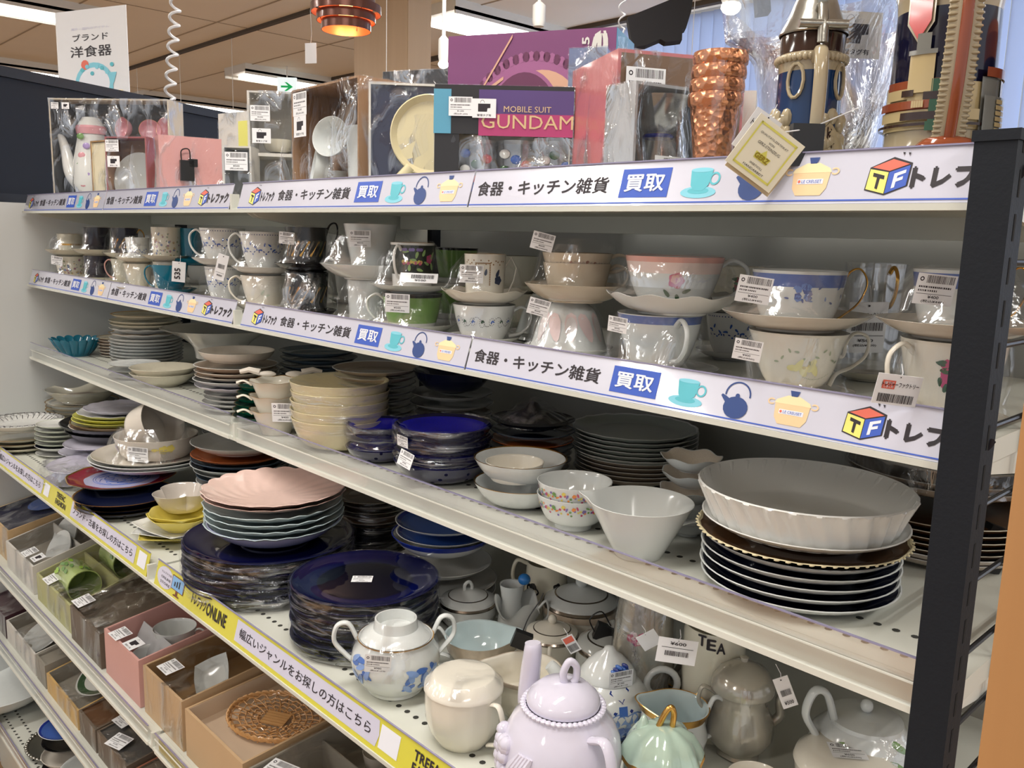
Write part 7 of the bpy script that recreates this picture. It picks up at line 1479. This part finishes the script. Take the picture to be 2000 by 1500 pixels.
for u, v in ((.48, .34), (.62, .70)): vessel(t, 'low', .040, P(u, v, .062), [cool], h=1.2, hang=AR)
vessel(t, 'low', .034, P(.62, .16, .064), [cool], h=1.0)
MB().b2((0, 0, 0), (W*.88, .002, .045)).build('grey_card', cardm('pale grey card', (170, 170, 172)), t, (W*.08, P(0, .16)[1], P(0, .16, .048)[2]), (-.5, 0, 0), smooth=False)
tl(t, P, .30, .04, .050); tl(t, P, .64, .05, .046, 0, 'tag')
t, W, P, t_tilt = tray('tan box with a square white dish and a glass jar', -.082, .080, -.150, .29, .088, radians(7), cardm('kraft outer', (196, 164, 126)), k_tan, Z5, deep=.06)
MB().lathe([(p_[0]*.042, p_[1]*.042) + tuple(p_[2:]) for p_ in dish(.4, .5, .8, 1.2, .05)], 44, polyg(4, .8)).build('square_dish', cool, t, P(.45, .34, .04), (radians(35), 0, .3)); q = MB().lathe([(0, 0), (.022, 0), (.026, .01), (.026, .04), (.020, .048), (.022, .055), (.010, .062), (0, .064)], 30); q.build('jar', cool, t, P(.55, .75, .055))
tl(t, P, .30, .10, .052)
t, W, P, t_tilt = tray('pale wood tray holding an oval woven rattan basket', .092, .290, -.150, .24, .082, radians(5.4), cardm('kraft outer', (196, 164, 126)), cardm('tray inside', (208, 184, 158)), Z5, deep=.03, filmed=False)
q = MB(); n_ = 44
for k in range(n_):                                                   # radial stakes woven over rings
    a_ = 2*pi*k/n_; q.tube([(cos(a_ + .05*j*(-1)**k)*(.026 + .011*j)*1.25, sin(a_ + .05*j*(-1)**k)*(.026 + .011*j)*.85, .004 + .0012*j + .002*sin(j*1.5 + k)) for j in range(6)], .0011, n=5)
for r_ in (.030, .040, .050, .060, .072): q.tube([(cos(2*pi*i/60)*r_*1.25, sin(2*pi*i/60)*r_*.85, .006 + .002*sin(i*2.1) + (r_ - .03)*.10) for i in range(60)], .0013, n=5, closed=True)
for s_ in (0, pi): q.tube([(cos(2*pi*i/90)*(.080 + .002*sin(i*1.4 + s_))*1.2, sin(2*pi*i/90)*(.080 + .002*sin(i*1.4 + s_))*.82, .012 + .0025*cos(i*1.4 + s_)) for i in range(90)], .0026, n=6, closed=True)
for k in range(-2, 3): q.box((k*.009, 0, .006), (.0075, .034, .0012)); q.box((0, k*.007, .0072), (.050, .0055, .0012))
q.v = [(a*.84, b*.84, c_*1.1) for a, b, c_ in q.v]
bk = q.build('rattan_basket', k_rat, None, (.092 + W*.52, -.150 + .24*.44, Z5 + P(.5, .42, .029)[2] + .001), (radians(9), 0, .5)); tag(bk, 'oval woven rattan basket lying in the pale wood tray', 'basket')
t, W, P, t_tilt = tray('grey film covered box with cups in card dividers', .302, .560, -.150, .29, .080, radians(5), k_fil, k_fil, Z5, deep=.06)
for k, (u, v) in enumerate(((.28, .22), (.72, .20), (.30, .62), (.74, .60), (.5, .88))): vessel(t, 'demi', .028, P(u, v, .056), [bone], hang=AR + k)
for v in (.42, .78): MB().b2((.005, 0, 0), (W - .005, .002, .045)).build('divider', k_fil, t, (0, P(0, v)[1], P(0, v, .058)[2]), smooth=False)
MB().b2((0, 0, 0), (.002, .27, .045)).build('divider', k_fil, t, (W*.5, .01, .022), (radians(5), 0, 0), smooth=False); tl(t, P, .16, .10, .060, .3)
t, W, P, t_tilt = tray('grey box further right on the fifth shelf, mostly below the view', .57, .82, -.15, .29, .075, radians(5), k_fil, k_fil, Z5, deep=.05)
# sixth shelf
t, W, P, t_tilt = tray('dark plum wrapped box at the left of the sixth shelf', -1.19, -1.03, -.15, .2, .060, radians(12), cardm('dark plum', (66, 38, 46), .3, .5), cardm('dark plum', (66, 38, 46), .3, .5), Z6, deep=.006)
t, W, P, t_tilt = tray('white framed box with pale plates under glossy film, sixth shelf', -1.02, -.775, -.15, .3, .055, radians(12), k_white, k_fil, Z6, deep=.035)
for v in (.2, .6): MB().lathe([(0, .003), (.03, 0), (.064, .010), (.062, .013), (.03, .005), (0, .006)], 36).build('plate', cool, t, P(.5, v, .030), (radians(30), 0, 0))
MB().b2((.005, 0, 0), (W - .005, .003, .03)).build('divider', k_white, t, (0, P(0, .4)[1], P(0, .4, .034)[2]), smooth=False); tl(t, P, .3, .93, .05); tl(t, P, .62, .93, .05, 0, 'tag')
t, W, P, t_tilt = tray('grey wrapped box with a dark red ribbon tag, sixth shelf', -.765, -.695, -.15, .3, .058, radians(10), k_fil, k_fil, Z6, deep=.006)
q = MB().box((0, 0, 0), (.05, .02, .012)); q.build('dark_tag', cardm('dark plum', (66, 38, 46), .3, .5), t, P(.6, .35, -.010), smooth=False)
t, W, P, t_tilt = tray('cream edged box with a green banded plate inside, sixth shelf', -.685, -.470, -.15, .3, .045, radians(13), cardm('mustard', (206, 168, 104)), k_fil, Z6, deep=.035)
MB().lathe([(p_[0]*.075, p_[1]*.075) + tuple(p_[2:]) for p_ in dish(.12, .6, 1, 2, .04, o=0, i=2, rim=0, ib=[(.45, .95, 1)])], 44).build('plate', [white, dgrn, white], t, P(.55, .34, .012), (radians(22), 0, 0)); MB().b2((.005, 0, 0), (W - .005, .003, .03)).build('divider', k_white, t, (0, P(0, .62)[1], P(0, .62, .034)[2]), smooth=False)
tl(t, P, .12, .78, .05, .2); tl(t, P, .22, .62, .05, .2, 'tag')
t, W, P, t_tilt = tray('brown wooden lidded box in shiny film, sixth shelf', -.46, -.36, -.15, .3, .052, radians(10), k_gb, cardm('chestnut', (96, 62, 36), .3, .6), Z6, deep=.004)
t, W, P, t_tilt = tray('dark grey wrapped box with two barcode labels, sixth shelf', -.35, -.19, -.15, .3, .055, radians(10), k_gb, k_grey, Z6, deep=.004); tl(t, P, .12, .16, .055, .1, up=.006); tl(t, P, .50, .05, .055, .3, up=.006)
t, W, P, t_tilt = tray('red brown box at the joint of the sixth shelf', -.18, -.03, -.15, .3, .050, radians(8), cardm('russet', (150, 90, 66)), k_gb, Z6, deep=.004)
# lowest deck
S_ = S7
fx = fit(-10, 240, 1326, 1402, S7, .55); put('b_foot', fx[2], fx[0], fx[1], S7, 'large pale grey bowl on the lowest shelf at the left edge', H=max(.05, fx[3]))
fx = fit(120, 150, 1408, 1500, S7, .7); x, y, R, H = fx
MB_ = MB().lathe([(0, .004), (R*.6, 0), (R*.8, .006), (R, .014), (R*.99, .017), (R*.8, .010), (R*.6, .004), (0, .006)], 72, wavy(30, .012, .002)); o = MB_.build('ornate_plate', pew, None, (x - .03, y + .02, S7 + .001)); tag(o, 'ornate pewter plate with a beaded edge on the lowest shelf', 'plate')
o2 = MB(); [o2.blob((cos(k*2*pi/52)*R*.96, sin(k*2*pi/52)*R*.96, .0155), (.010, .010, .006), 0, 8, 5) for k in range(52)]; o2.build('beaded_edge', pew, o)['kind'] = 'stuff'
bx_, by_ = x + .085, y - .01
stack('of the three-bowl pile on the lowest shelf', bx_, by_, S7 + .002, .115, [('blued', .062, 1.2), ('b_black', .058, 1), ('b_top', .06, 1), ('b_black', .06)])
stack('of the white pile beside the blue bowl', bx_ + .16, by_ + .01, S7, .09, [('b_foot', .075, 1.4), ('b_foot', .075)])
stack('of the plain pile further right on the lowest shelf', bx_ + .36, by_ + .03, S7, .08, [('white', .08)]*5)

p = at(1932, 1118, x=1.10); tg = thing('security_tag', 'black plastic security tag standing near the wire grid on the third shelf', 'security tag', (1.10, p.y, S3 + .026)); MB().box((0, 0, 0), (.030, .014, .048), mtx=Matrix.Rotation(YAW, 3, 'Z') @ Matrix.Rotation(.35, 3, 'Y')).build('tag_body', m_tag, tg, smooth=False)
